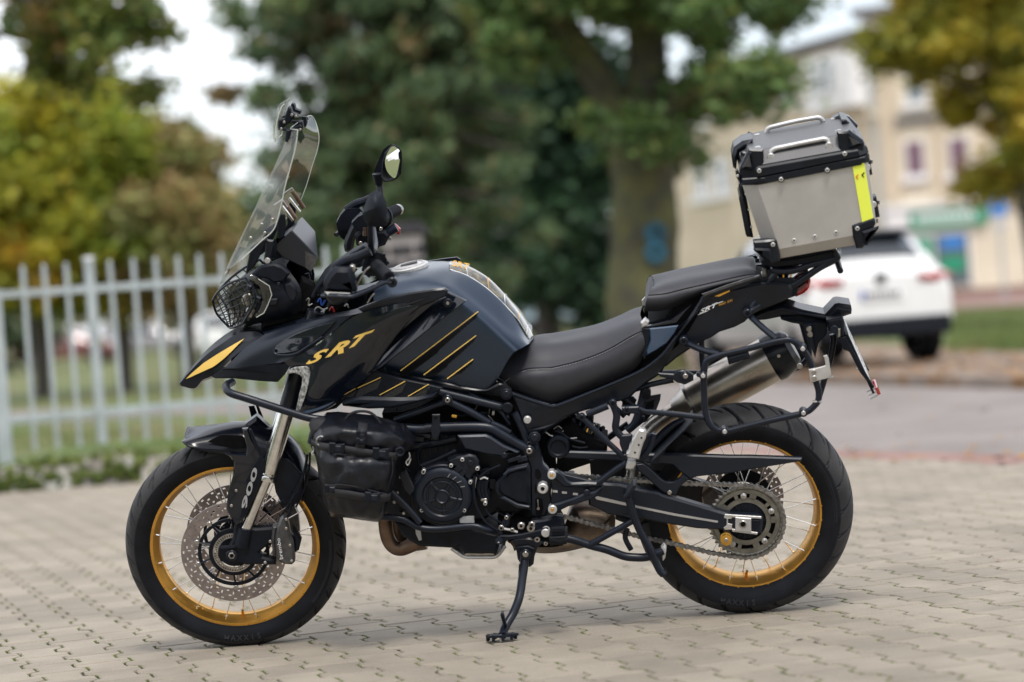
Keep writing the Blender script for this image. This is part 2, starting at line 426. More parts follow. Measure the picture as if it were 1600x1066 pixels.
z2 = n('ShaderNodeTexNoise'); z2.inputs['Scale'].default_value = 260; z2.inputs['Detail'].default_value = 3
at = n('ShaderNodeAttribute'); at.attribute_name = 'tone'; oi = n('ShaderNodeObjectInfo')
for z in (z1, z2): t.links.new(geo.outputs['Position'], z.inputs['Vector'])
r1 = n('ShaderNodeValToRGB'); r1.color_ramp.elements[0].position = .3; r1.color_ramp.elements[1].position = .7
r1.color_ramp.elements[0].color = (.195, .168, .131, 1); r1.color_ramp.elements[1].color = (.310, .269, .212, 1)
t.links.new(z1.outputs['Fac'], r1.inputs['Fac'])
sc = n('ShaderNodeMath'); sc.operation = 'ADD'; t.links.new(at.outputs['Fac'], sc.inputs[0]); t.links.new(oi.outputs['Random'], sc.inputs[1])
mr = n('ShaderNodeMapRange'); mr.inputs['To Min'].default_value = .86; mr.inputs['To Max'].default_value = 1.09; t.links.new(sc.outputs[0], mr.inputs['Value'])
mr2 = n('ShaderNodeMapRange'); mr2.inputs['From Min'].default_value = .3; mr2.inputs['From Max'].default_value = .7; mr2.inputs['To Min'].default_value = .82; mr2.inputs['To Max'].default_value = 1.15; t.links.new(z2.outputs['Fac'], mr2.inputs['Value'])
mm = n('ShaderNodeMath'); mm.operation = 'MULTIPLY'; t.links.new(mr.outputs[0], mm.inputs[0]); t.links.new(mr2.outputs[0], mm.inputs[1])
vm = n('ShaderNodeVectorMath'); vm.operation = 'SCALE'; t.links.new(r1.outputs['Color'], vm.inputs[0]); t.links.new(mm.outputs[0], vm.inputs['Scale'])
t.links.new(vm.outputs[0], b.inputs['Base Color']); b.inputs['Roughness'].default_value = .85
bu = n('ShaderNodeBump'); bu.inputs['Strength'].default_value = .35; bu.inputs['Distance'].default_value = .002
t.links.new(z2.outputs['Fac'], bu.inputs['Height']); t.links.new(bu.outputs['Normal'], b.inputs['Normal'])
M['paver'] = pm
pv, pf = paver_geo()
pme = mesh('paver', pv, pf, 'paver', smooth=False)
CI = (MC.to_3x3()).inverted()
def topix(p):
    q = CI @ (Vector(p) - CAM)
    return (800 + FPX * q.x / -q.z, 533 - FPX * q.y / -q.z, -q.z) if q.z < 0 else (-1e5, 0, 0)
cells = []
for k in range(-95, 75):
    for i in range(-110, 60):
        o = P0 + PN * (PW * k) + PA * (PL * (i + (.5 if k % 2 else 0)))
        c = o + PA * .1
        px, py, Z = topix(c)
        if Z < 3 or px < -650 or px > 2250 or py > 1900: continue
        if not inside(c, yard_poly): continue
        vis = -20 < px < 1620 and py < 1075
        hid = (215 < px < 525 and py < 1000) or (1020 < px < 1320 and py < 950) or (520 < px < 1010 and py < 840)
        cells.append((0 if vis and not hid else 1, Z, o, c))
cells.sort(key=lambda q: (q[0], q[1]))
mvs, mfs = [], []; far = MB(); tones = []
for q in cells[:300]:
    o = D.objects.new('paver', pme); link(o, yard)
    o.location = q[2] + Vector((0, 0, rnd.uniform(-.0012, .0012)))
for q in cells[300:]:
    dz = Vector((0, 0, rnd.uniform(-.0012, .0012)))
    far.add([q[2] + v + dz for v in pv], pf); tones += [rnd.random()] * len(pf)
fo = far.build('paver_field', 'paver', yard, kind='stuff')
fa = fo.data.attributes.new('tone', 'FLOAT', 'FACE'); fa.data.foreach_set('value', tones)
# moss and grit in the stepped joints
mo = MB(); dirt = MB()
for q in cells:
    if q[1] > 13: continue
    for sx in (-1, 1):
        for x0 in (.05, .15):
            n_ = rnd.choice((2, 3, 5, 8)) if q[1] < 10 else 3
            tgt = mo if rnd.random() < .72 else dirt
            for _ in range(n_):
                x = x0 + rnd.gauss(0, .017); y = sx * (PW / 2 + (.0145 if abs(x - .1) > .05 else -.0145) * min(1, abs(abs(x - .1) - .05) / .011)) + rnd.gauss(0, .0015)
                c = q[2] + PA * x + PN * y + Vector((0, 0, -.0035)); r = rnd.uniform(.002, .0055)
                vs = [c + Vector((math.cos(a) * r * 1.2, math.sin(a) * r * 1.2, 0)) for a in (0, 1.25, 2.5, 3.77, 5.0)] + [c + Vector((rnd.uniform(-.3, .3) * r, rnd.uniform(-.3, .3) * r, r * .9))]
                tgt.add(vs, [(j, (j + 1) % 5, 5) for j in range(5)])
mo.build('joint_moss', 'moss', yard, kind='stuff'); dirt.build('joint_dirt', 'bed', yard, kind='stuff')
# fallen leaves
lf = MB(); lc = []
M['deadleaf'] = mat('dead_leaf', (.22, .09, .03), .7, col2=(.32, .18, .05), vs=3)
def leaf_at(c, s):
    a = rnd.random() * 6.28; u = Vector((math.cos(a), math.sin(a), rnd.uniform(-.2, .2))) * s; v = Vector((-math.sin(a), math.cos(a), rnd.uniform(-.25, .25))) * s * .55
    lf.add([c - u, c - u * .3 - v, c + u * .5 - v * .8, c + u, c + u * .5 + v * .8, c - u * .3 + v], [(0, 1, 2, 3, 4, 5)])
for px, py in ((620, 906), (1478, 868), (1560, 878), (1380, 845), (545, 985), (1250, 1000)): leaf_at(GP(px, py) + Vector((0, 0, .006)), rnd.uniform(.008, .013))
for _ in range(55): leaf_at(GP(rnd.uniform(1320, 1640), rnd.choice((rnd.uniform(700, 726), rnd.uniform(690, 725), rnd.uniform(600, 720)))) + Vector((0, 0, .012)), rnd.uniform(.02, .045))
for _ in range(1500): leaf_at(GP(rnd.uniform(1050, 1700), rnd.uniform(535, 600)) + Vector((0, 0, .012)), rnd.uniform(.03, .07))
lf.build('fallen_leaves', 'deadleaf', None, kind='stuff', label='brown fallen leaves scattered on the road and verge', cat='leaves')

# grass blades on the verge behind the fence and on the right
gb = MB()
def blades(x0, x1, y0, y1, num, h, z=0.):
    for _ in range(num):
        p = GP(rnd.uniform(x0, x1), rnd.uniform(y0, y1), z); p.z = z - .03
        a = rnd.random() * 6.28; wv = Vector((math.cos(a), math.sin(a), 0)) * rnd.uniform(.006, .014); tp = p + Vector((rnd.uniform(-.05, .05), rnd.uniform(-.05, .05), rnd.uniform(.4, 1) * h))
        gb.add([p - wv, p + wv, tp], [(0, 1, 2)])
blades(-40, 420, 676, 712, 9000, .11, .12)
blades(1480, 1640, 480, 548, 5000, .22)
M['blade'] = mat('grass_blade', (.09, .16, .03), .6, col2=(.17, .19, .06), vs=1.5)
gb.build('verge_grass', 'blade', None, kind='stuff', label='green grass growing on the verge', cat='grass')

# ------------------------------------------------------------------ fence on a low mossy stone edge
FD = Vector((math.cos(R(28)), math.sin(R(28)), 0))     # run of the fence, receding to the right
F0 = xdir(20, 16.6, .03)
def fpx(px):
    """parameter along the fence seen at pixel column px (at rail height)"""
    lo, hi = -9., 9.
    for _ in range(40):
        m_ = (lo + hi) / 2
        if topix(F0 + FD * m_ + Vector((0, 0, 1.2)))[0] < px: lo = m_
        else: hi = m_
    return lo
fence = empty('picket_fence', F0, 'pale blue-grey metal picket fence behind the motorcycle on a mossy stone edge', 'fence')
FR = Matrix.Rotation(R(28), 3, 'Z')
def fbuild(mb, name, m='fence', parent=fence, **kw):
    mb.v = [v - F0 for v in mb.v]; return mb.build(name, m, parent, **kw)
s0 = fpx(-420); s1 = fpx(600)
sp = fpx(136) 
pitch = .158
for zz, nm in ((.42, 'rail'), (1.28, 'rail')):
    fbuild(MB().box(F0 + FD * (s0 + s1) / 2 + Vector((0, 0, zz)), (s1 - s0, .03, .05), FR), nm, bevel=.003)
posts = [fpx(-10), fpx(143)]
picket_me = None
k = -40
while True:
    s_ = posts[1] + (k) * pitch; k += 1
    if s_ > s1: break
    if s_ < s0 or min(abs(s_ - q) for q in posts) < .07: continue
    if picket_me is None:
        mb = MB(); pr = [Vector((0, 0, z)) for z in (.195, 1.44, 1.462, 1.475)]
        mb.tube(pr, [.0165, .0165, .012, .005], 10)
        picket_me = mesh('picket', mb.v, mb.f, 'fence')
    o = D.objects.new('picket', picket_me); link(o, fence); o.location = FD * s_; o.rotation_euler = (rnd.gauss(0, .003), rnd.gauss(0, .004), 0)
for i, q in enumerate(posts):
    wd = .1 if i == 0 else .06
    p_ = MB().box(F0 + FD * q + Vector((0, 0, .842 if i else .72)), (wd, .06, 1.286 if i else 1.2), FR)
    po = fbuild(p_, 'post', bevel=.004)
    if i == 1: fbuild(MB().box(F0 + FD * q + Vector((0, 0, 1.495)), (.064, .064, .02), FR), 'post_cap', 'white', po).matrix_parent_inverse = Matrix.Identity(4)
# raised bank + edge stones
kd0, kd1 = GP(-300, 795), GP(760, 700)
kdir = (kd1 - kd0); kl = kdir.length; kdir.normalize(); kn = Vector((-kdir.y, kdir.x, 0))
bank = MB(); 
bp = [GP(-700, 830), GP(-300, 791), GP(0, 768), GP(300, 745), GP(560, 716), GP(640, 704)]
bf = [GP(-700, 716), GP(-300, 690), GP(0, 676), GP(300, 663), GP(520, 680), GP(640, 690)]
rows_ = []
for j, (zt, f_) in enumerate(((-.02, 0.), (.12, .01), (.155, .06), (.15, .4), (.10, 1.))):
    rows_.append([Vector((a.x * (1 - f_) + b_.x * f_, a.y * (1 - f_) + b_.y * f_, zt)) for a, b_ in zip(bp, bf)])
bank.surf(rows_, 12, 3); 
for v in bank.v: v.z += rnd.uniform(-.008, .008)
bank.build('grass_bank', 'grass', None, kind='structure')
edge = empty('edge_stones', bp[2], 'row of rough pale kerb stones with moss under the picket fence', 'kerb')
line = smooth_line(bp, 8)
acc = 0.; tot = []
def along(s):
    a = 0
    for p_, q_ in zip(line, line[1:]):
        l = (q_ - p_).length
        if a + l >= s: return p_.lerp(q_, (s - a) / l), (q_ - p_).normalized()
        a += l
    return line[-1], (line[-1] - line[-2]).normalized()
total = sum((b_ - a).length for a, b_ in zip(line, line[1:]))
s_ = .2
while s_ < total - .3:
    ln = rnd.uniform(.18, .5); hh = rnd.uniform(.13, .22)
    p_, d_ = along(s_ + ln / 2)
    mb = MB(); mb.box(Vector((0, 0, 0)), (ln - .015, rnd.uniform(.13, .2), hh)); bm = bmesh.new(); me_ = mesh('s', mb.v, mb.f, 'stone'); bm.from_mesh(me_); D.meshes.remove(me_)
    bmesh.ops.subdivide_edges(bm, edges=bm.edges[:], cuts=3, use_grid_fill=True)
    for v in bm.verts:
        v.co *= 1 - .12 * (abs(v.co.x) / (ln / 2)) ** 4 * .6; v.co += Vector((rnd.uniform(-1, 1), rnd.uniform(-1, 1), rnd.uniform(-1, 1))) * .012
    mb = MB(); q3 = Matrix.Rotation(math.atan2(d_.y, d_.x) + rnd.uniform(-.06, .06), 3, 'Z')
    mb.add([q3 @ v.co + p_ + Vector((0, 0, hh / 2 - .01)) - Vector(bp[2]) for v in bm.verts], [tuple(v.index for v in f.verts) for f in bm.faces]); bm.free()
    mb.build('stone', 'moss' if rnd.random() < .08 else 'stone', edge, angle=50)
    s_ += ln
mo = MB()
for _ in range(3800):
    c0 = rnd.choice((.9, 1.7, 2.6, 4.0, 5.2, 3.2, 6.1, 6.9, 7.8)); p_, d_ = along(min(total, max(0, c0 + rnd.gauss(0, .28)))); r = rnd.uniform(.012, .045)
    c = p_ + kn * rnd.uniform(-.06, .1) - kn * .05 + Vector((0, 0, abs(rnd.gauss(.07, .05))))
    mo.add([c + Vector((math.cos(a) * r, math.sin(a) * r, rnd.uniform(-.3, .3) * r)) for a in (0, 1.6, 3.1, 4.7)] + [c + Vector((0, 0, r))] + [c - Vector((0, 0, r))], [(j, (j + 1) % 4, 4) for j in range(4)] + [((j + 1) % 4, j, 5) for j in range(4)])
mo.build('kerb_moss', 'moss', None, kind='stuff', label='cushions of green moss on the kerb stones', cat='moss')

# brick gate pillar ------------------------------------------------------
PZ = 19.5; pc = xdir(637, PZ); pil = empty('gate_pillar', pc, 'dark brick gate pillar with pale mortar joints at the end of the picket fence', 'pillar')
pw = .34; q3 = Matrix.Rotation(R(4), 3, 'Z')
top = 1.60
core = MB(); core.box((0, 0, top / 2), (pw - .02, pw - .02, top), q3); core.build('mortar_core', 'mortar', pil)
bh = .085; j_ = 0
while (j_ + 1) * (bh + .034) < top:
    z = j_ * (bh + .034) + bh / 2 + .01
    for side in range(4):
        rr = Matrix.Rotation(R(4 + 90 * side), 3, 'Z')
        for x_, wdt in (((-.085, .15), (.085, .15)) if j_ % 2 else ((-.135, .05), (0, .18), (.135, .05))):
            MB().box(rr @ Vector((x_, -pw / 2 + .01, 0)) + Vector((0, 0, z)), (wdt, .03, bh), rr).build('brick', 'brick', pil)
    j_ += 1
MB().box((0, 0, top + .03), (pw + .07, pw + .07, .06), q3).build('coping', 'brick', pil, bevel=.01)
MB().box((0, 0, top + .085), (pw + .0, pw + .0, .05), q3).build('coping', 'brick', pil, bevel=.01)

# ------------------------------------------------------------------ trees
def leafmat(name, rough=.6):
    m = D.materials.new(name); m.use_nodes = True; t = m.node_tree; b = t.nodes['Principled BSDF']
    a = t.nodes.new('ShaderNodeAttribute'); a.attribute_name = 'hue'
    t.links.new(a.outputs['Color'], b.inputs['Base Color']); b.inputs['Roughness'].default_value = rough
    tr = t.nodes.new('ShaderNodeBsdfTranslucent'); mi = t.nodes.new('ShaderNodeMixShader'); mi.inputs[0].default_value = .35
    t.links.new(a.outputs['Color'], tr.inputs['Color'])
    t.links.new(b.outputs[0], mi.inputs[1]); t.links.new(tr.outputs[0], mi.inputs[2]); t.links.new(mi.outputs[0], t.nodes['Material Output'].inputs[0])
    return m
M['leaf'] = leafmat('leaves')
M['bark'] = mat('bark', (.05, .045, .04), .9, 0, 0, 8, 1, 20, col2=(.12, .105, .09), bdist=.02)
M['mossbark'] = mat('mossy_bark', (.045, .042, .030), .9, 0, 0, 3, 1, 14, col2=(.095, .095, .03), bdist=.02)
RG = np.random.default_rng(5)
def leaves(name, clumps, palette, size, parent, flat=.5, seed=0, name2=None, asp=1.7):
    """clumps = [(centre, (rx,ry,rz), count)]; every leaf a quad of its own"""
    rg = np.random.default_rng(seed); cs, cols = [], []
    for c, r, n_ in clumps:
        n_ = int(n_ * 1.35); d = rg.normal(size=(n_, 3)) * .47
        r = np.array(r) * rg.uniform(.6, 1.3, 3)
        cs.append(np.array(c)[None] + d * np.array(r)[None])
        base = np.array(palette[rg.choice(len(palette), p=[q[3] for q in palette])][:3])
        mixc = np.array([palette[i][:3] for i in rg.choice(len(palette), size=n_, p=[q[3] for q in palette])])
        cols.append((base * .6 + mixc * .4) * rg.uniform(.65, 1.35, (n_, 1)) * 1.75)
    cs = np.concatenate(cs); cols = np.concatenate(cols); n_ = len(cs)
    u = rg.normal(size=(n_, 3)); u[:, 2] *= flat; u /= np.linalg.norm(u, axis=1)[:, None]
    v = rg.normal(size=(n_, 3)); v -= u * (u * v).sum(1)[:, None]; v /= np.linalg.norm(v, axis=1)[:, None]
    s = size * .8 * rg.uniform(.5, 1.5, (n_, 1)); u *= s * asp * .5; v *= s * .5
    vs = np.stack([cs - u, cs - v, cs + u, cs + v], 1).reshape(-1, 3)
    me = D.meshes.new(name); me.vertices.add(4 * n_); me.vertices.foreach_set('co', vs.ravel())
    me.loops.add(4 * n_); me.loops.foreach_set('vertex_index', np.arange(4 * n_)); me.polygons.add(n_)
    me.polygons.foreach_set('loop_start', np.arange(0, 4 * n_, 4)); me.update(); me.validate()
    at = me.attributes.new('hue', 'FLOAT_COLOR', 'FACE'); at.data.foreach_set('color', np.concatenate([cols, np.ones((n_, 1))], 1).ravel())
    me.materials.append(M['leaf'])
    o = D.objects.new(name, me); link(o, parent); return o
def tree(name, base, label, cat, trunk, limbs, clumps, palette, size, seed, bark='bark', group=None, crown='crown', flat=.5, asp=1.7):
    """trunk/limbs = [(points relative to base, [radii])]"""
    t = empty(name, base, label, cat, group)
    if trunk:
        pts, rad = trunk; l = smooth_line(pts, 5); rr = np.interp(np.linspace(0, 1, len(l)), np.linspace(0, 1, len(rad)), rad)
        rr = [r_ * rnd.uniform(.94, 1.06) for r_ in rr]
        MB().tube(l, rr, 18).build('trunk', bark, t)
    for pts, rad in limbs:
        l = smooth_line(pts, 5); rr = list(np.interp(np.linspace(0, 1, len(l)), np.linspace(0, 1, len(rad)), rad))
        MB().tube(l, rr, 8).build('limb', bark, t)
    if clumps: leaves(crown, clumps, palette, size, t, flat, seed, asp=asp)
    return t
def rel(base, px, py, Z): return W(px, py, Z) - base
V = Vector
GREEN = [(.035, .085, .025, .5), (.06, .12, .03, .3), (.10, .11, .02, .2)]
AUTUMN = [(.20, .20, .02, .4), (.29, .25, .02, .24), (.12, .17, .02, .31), (.32, .17, .02, .05)]
PINE = [(.052, .085, .040, .5), (.09, .135, .06, .24), (.085, .12, .04, .15), (.22, .13, .06, .11)]
DARK = [(.012, .032, .016, .6), (.025, .055, .025, .4)]

def clumps_px(spots, Z, dz, cnt, rs=(.3, .6), flat=.8, base=V((0, 0, 0))):
    """spots = (px, py, rx, ry, n) regions of the crown as metres-sized ellipsoids around a depth Z, filled with n clumps"""
    o = []
    for px, py, rx, ry, n_ in spots:
        for _ in range(n_):
            a = rnd.random() * 6.283; q = rnd.random() ** .5
            Zc = Z + rnd.uniform(-dz, dz)
            p_ = W(px + math.cos(a) * q * rx, py + math.sin(a) * q * ry, Z) + V((0, Zc - Z, 0)) - base
            r = rnd.uniform(*rs); o.append((tuple(p_), (r, r, r * flat), int(cnt * r * r / (rs[1] ** 2)) + 8))
    return o
# big oak right of the middle
Zo = 28; ob = xdir(1012, Zo)
ok = tree('oak_tree', ob, 'big oak behind the seat with mossy trunk, forked limb and blue paint mark', 'tree',
     ([V((0, 0, -.2)), rel(ob, 1006, 470, Zo), rel(ob, 1008, 330, Zo), rel(ob, 1004, 230, Zo), rel(ob, 1012, 120, Zo), rel(ob, 1010, 0, Zo), rel(ob, 1020, -160, Zo), rel(ob, 1000, -420, Zo)], [.47, .43, .39, .37, .25, .22, .2, .1]),
     [([rel(ob, 990, 230, Zo), rel(ob, 950, 150, Zo), rel(ob, 905, 75, Zo - .2), rel(ob, 860, 0, Zo - .5), rel(ob, 800, -120, Zo - .8)], [.3, .2, .17, .14, .07]),
      ([rel(ob, 1012, 200, Zo), rel(ob, 1080, 150, Zo - .5), rel(ob, 1180, 120, Zo - 1)], [.12, .07, .03]),
      ([rel(ob, 1018, 60, Zo), rel(ob, 1090, -10, Zo - .5), rel(ob, 1200, -60, Zo - 1)], [.14, .09, .04])],
     clumps_px([(860, -10, 110, 50, 22), (985, -5, 60, 45, 12), (820, 60, 40, 30, 6), (1075, 10, 55, 45, 9), (1115, 80, 22, 40, 3), (1125, 140, 70, 26, 13), (1015, 190, 45, 18, 3), (955, 205, 50, 18, 3), (1050, 228, 35, 16, 3), (1170, 10, 60, 30, 5), (1000, -220, 320, 180, 70)], Zo, 1.6, 330, (.22, .48), .65, ob),
     [(.05, .09, .026, .5), (.085, .13, .035, .34), (.13, .12, .025, .12), (.15, .09, .03, .04)], .105, 11, 'mossbark')
# blue paint on the trunk
M['bluepaint'] = mat('sprayed_paint', (.015, .09, .14), .7, var=.3, vs=6)
bp_ = MB(); cc = W(1024, 360, Zo) - ob
for dy in (0, 1):
    c0 = W(1026, 366 + 30 * dy, Zo) - ob
    for i in range(12):
        a0, a1 = [2 * math.pi * (i + q) / 12 for q in (0, 1)]
        bp_.add([c0 + V((math.cos(a) * r, -.475 + .5 * (r * math.cos(a)+.10) ** 2 , math.sin(a) * r)) for a, r in ((a0, .04), (a0, .13), (a1, .13), (a1, .04))], [(0, 1, 2, 3)])
bp_.build('paint_mark', 'bluepaint', ok, solid=.004)
# pine with drooping brown-tipped boughs
Zp = 36; pb = xdir(610, Zp)
cl = []
for lv in range(34):
    yy = 470 - lv * 26; half = 250 if yy > 60 else 250
    if yy > 330: half = 215
    for _ in range(16):
        a = rnd.random() * 6.283; q = rnd.uniform(.25, 1)
        px = 610 + math.cos(a) * q * half + 25 * math.sin(lv * 1.7); dy = math.sin(a) * q * 2.2
        if px < 430 and rnd.random() < (.9 if 170 < yy < 340 else .62): continue
        if px > 800 and yy > 100 and rnd.random() < .5: continue
        p_ = W(px, yy + q * 26 + rnd.uniform(-12, 12), Zp) + V((0, dy, 0)) - pb
        r = rnd.uniform(.26, .5); cl.append((tuple(p_), (r, r, r * .55), 150))
lb = []
for lv in range(14):
    yy = 440 - lv * 44
    for sgn in (-1, 1):
        lb.append(([rel(pb, 612, yy, Zp), rel(pb, 612 + sgn * 90, yy - 8, Zp - .5), rel(pb, 612 + sgn * 200, yy + 14, Zp - 1)], [.06, .04, .015]))
tree('pine_tree', pb, 'large dark blue-green pine with rusty brown tufts behind the windscreen and tank', 'tree',
     ([V((0, 0, -.2)), rel(pb, 610, 300, Zp), rel(pb, 606, 0, Zp), rel(pb, 600, -400, Zp)], [.34, .27, .2, .05]), lb, cl, PINE, .085, 21, flat=.9, asp=2.6)
# dark trees behind the oak and the pine
Zd = 52; db = xdir(850, Zd)
tree('evergreen_tree', db, 'very dark evergreen tree filling the gap between pine and oak', 'tree', ([V((0, 0, -.2)), rel(db, 850, 200, Zd)], [.3, .15]), [],
     clumps_px([(860, 330, 75, 130, 60), (900, 200, 70, 120, 34), (800, 130, 70, 90, 26), (930, 420, 40, 60, 14)], Zd, 2.5, 260, (.4, .9), .8, db), DARK, .2, 31)
Zd = 60; db = xdir(420, Zd)
tree('evergreen_tree', db, 'dark low evergreen behind the windscreen and left of the pine', 'tree', ([V((0, 0, -.2)), rel(db, 420, 300, Zd)], [.3, .12]), [],
     clumps_px([(330, 400, 70, 40, 20), (430, 410, 100, 50, 44), (600, 400, 160, 70, 70), (700, 440, 130, 50, 40), (570, 250, 110, 100, 50), (720, 280, 110, 120, 50)], Zd, 3, 240, (.45, 1.0), .8, db), [(.014, .036, .02, .6), (.03, .05, .022, .4)], .24, 32)
# autumn shrubs and trees on the left
Za = 44
for i, (px, lab, sp_, seed) in enumerate([
    (60, 'yellow-green autumn tree at the far left edge behind the fence', [(40, 240, 110, 105, 55), (20, 380, 120, 95, 45)], 41),
    (190, 'olive and gold autumn tree behind the white fence post', [(160, 270, 85, 100, 45), (175, 400, 90, 80, 40), (135, 170, 45, 40, 8)], 42),
    (290, 'rusty brown and olive tree just left of the windscreen', [(285, 300, 55, 90, 26), (280, 410, 65, 60, 24), (250, 240, 30, 40, 6)], 43)]):
    b_ = xdir(px, Za)
    tree('autumn_tree', b_, lab, 'tree', ([V((0, 0, -.2)), rel(b_, px, 400, Za), rel(b_, px + 5, 200, Za)], [.16, .12, .05]),
         [([rel(b_, px, 400, Za), rel(b_, px + s_ * 45, 300, Za), rel(b_, px + s_ * 70, 220, Za)], [.08, .05, .02]) for s_ in (-1, 1)],
         clumps_px(sp_, Za, 2, 300, (.35, .75), .8, b_), AUTUMN if i < 2 else [(.19, .17, .06, .4), (.22, .14, .06, .3), (.11, .13, .04, .3)], .15, seed, group='autumn trees behind the fence')
# overhanging tree at the top left
Zt = 24; tb = xdir(-260, Zt)
tree('lime_tree', tb, 'dark leafy boughs hanging into the top left corner', 'tree', ([V((0, 0, -.2)), rel(tb, -240, 200, Zt), rel(tb, -200, -50, Zt)], [.3, .24, .18]),
     [([rel(tb, -220, 60, Zt), rel(tb, -60, -10, Zt), rel(tb, 120, 10, Zt), rel(tb, 220, 60, Zt)], [.12, .08, .05, .02]), ([rel(tb, -220, 60, Zt), rel(tb, -60, 40, Zt), rel(tb, 60, 70, Zt)], [.08, .05, .02])],
     clumps_px([(60, 20, 60, 55, 13), (130, 20, 70, 40, 12), (215, 20, 50, 40, 7), (10, 80, 30, 40, 3), (200, 85, 26, 26, 2), (60, 110, 40, 22, 3), (60, -120, 200, 90, 30), (260, -90, 60, 50, 6), (210, 140, 16, 20, 2)], Zt, 1.2, 240, (.14, .34), .8, tb),
     [(.09, .11, .02, .4), (.06, .10, .03, .4), (.16, .10, .03, .2)], .085, 51)
# olive-yellow tree at the right
Zr = 40; rb = xdir(1636, Zr)
tree('maple_tree', rb, 'olive and yellow autumn maple at the right edge in front of the beige house', 'tree',
     ([V((0, 0, -.2)), rel(rb, 1612, 360, Zr), rel(rb, 1590, 260, Zr), rel(rb, 1566, 140, Zr), rel(rb, 1550, -60, Zr)], [.22, .17, .15, .12, .05]),
     [([rel(rb, 1575, 200, Zr), rel(rb, 1530, 150, Zr), rel(rb, 1470, 120, Zr - .4), rel(rb, 1410, 110, Zr - .8)], [.1, .07, .04, .02]),
      ([rel(rb, 1562, 120, Zr), rel(rb, 1600, 60, Zr), rel(rb, 1640, 20, Zr)], [.08, .05, .03]),
      ([rel(rb, 1560, 100, Zr), rel(rb, 1500, 50, Zr), rel(rb, 1440, 10, Zr - .4)], [.08, .05, .03])],
     clumps_px([(1495, 35, 85, 55, 24), (1440, 90, 46, 36, 7), (1560, 60, 60, 80, 19), (1580, 210, 42, 60, 11), (1535, 150, 45, 26, 5), (1555, 265, 30, 30, 4), (1605, 130, 40, 100, 17), (1500, -120, 190, 110, 50), (1395, 80, 22, 60, 7)], Zr, 2.0, 250, (.22, .5), .7, rb),
     [(.21, .18, .02, .42), (.30, .23, .02, .28), (.11, .13, .018, .26), (.26, .14, .02, .04)], .13, 61)
# distant trees closing the horizon on the left
Zh = 90
for px, hh, seed, lab in ((-60, 120, 71, 'distant dark green tree far left on the horizon'), (430, 110, 72, 'distant grey-green tree behind the windscreen'), (720, 100, 73, 'distant dark tree low behind the tank')):
    b_ = xdir(px, Zh)
    tree('distant_tree', b_, lab, 'tree', ([V((0, 0, -.2)), V((0, 0, 3))], [.3, .2]), [], clumps_px([(px, 470 - (px - 800) * .0757 - hh * .45, 150, hh * .5, 40)], Zh, 4, 130, (.8, 1.6), .8, b_),
         [(.035, .05, .025, .6), (.07, .075, .035, .4)], .45, seed, group='distant trees on the horizon')

# belt of trees on the other side of the yard, mirrored in the glossy paint
wb = []
for _ in range(150):
    x_ = rnd.uniform(-22, 22); y_ = -24 + rnd.uniform(-3, 3) - abs(x_) * -.25
    wb.append(((x_, y_, rnd.uniform(.4, 5.5) + 2.2 * math.sin(x_ * .7) * .5), (1.1, 1.1, .9), 110))
wo_ = leaves('tree_belt', wb, [(.04, .07, .025, .6), (.08, .09, .02, .4)], .42, None, 1, 91)
wo_['kind'] = 'stuff'; wo_['label'] = 'belt of green trees across the yard, mirrored in the glossy paint'; wo_['category'] = 'trees'
# ------------------------------------------------------------------ motorcycle
bike = empty('motorcycle', (0, 0, 0), 'black and dark blue adventure touring motorcycle with gold spoked rims leaning on its side stand', 'motorcycle')
bike.rotation_euler = (LEAN, 0, 0)

def tyre_geo(Rc, wd, hs, nseg, groove):
    """tyre round the y axis; groove(theta, u) -> depth of tread cut, u = -1..1 across the crown"""
    us = np.concatenate([np.linspace(-1, 1, 49)]); rows_ = []
    th = np.linspace(0, 2 * np.pi, nseg, endpoint=False)
    A = R(62)
    vs = []
    prof = []
    for u in us: prof.append((wd / 2 * math.sin(u * A) / math.sin(A) * .985, Rc - (hs * .92) * (1 - math.cos(u * A)), u))
    sw = [(wd / 2 * 1.0, Rc - hs * .52, 9), (wd / 2 * .99, Rc - hs * .70, 9), (wd / 2 * .93, Rc - hs * .88, 9), (wd / 2 * .84, Rc - hs * 1.06, 9), (wd / 2 * .72, Rc - hs * 1.18, 9)]
    full = [(-y, r, 9) for y, r, _ in sw[::-1]] + prof + sw
    dust = []
    rgt = np.random.default_rng(3)
    for y, r, u in full:
        rr = np.full(nseg, r); dd = np.zeros(nseg)
        if u != 9:
            gv = groove(th, u); rr = rr - gv; dd = np.clip(1 - gv / .002, 0, 1) * (.75 - .35 * abs(u)) * np.clip(1.1 + .35 * np.sin(th * 7 + 3 * u) + rgt.normal(0, .12, nseg), 0, 1.4)
        dust.append(dd)
        vs.append(np.stack([rr * np.cos(th), np.full(nseg, y), rr * np.sin(th)], 1))
    m_ = len(full); vs = np.concatenate(vs)
    i, j = np.meshgrid(np.arange(m_ - 1), np.arange(nseg), indexing='ij'); j2 = (j + 1) % nseg
    fs = np.stack([i * nseg + j, i * nseg + j2, (i + 1) * nseg + j2, (i + 1) * nseg + j], -1).reshape(-1, 4)
    return vs, fs, np.concatenate(dust)
def np_mesh(name, vs, fs, m, mtx, centre):
    M4 = np.array(mtx); vs = (vs + np.array(centre)) @ M4[:3, :3].T + M4[:3, 3]
    me = D.meshes.new(name); me.vertices.add(len(vs)); me.vertices.foreach_set('co', vs.ravel().astype(np.float32))
    k = len(fs); me.loops.add(4 * k); me.loops.foreach_set('vertex_index', fs.ravel().astype(np.int32)); me.polygons.add(k)
    me.polygons.foreach_set('loop_start', np.arange(0, 4 * k, 4, dtype=np.int32)); me.update(); me.validate()
    me.materials.append(M[m]); me.shade_smooth(); me.set_sharp_from_angle(angle=R(50)); return me
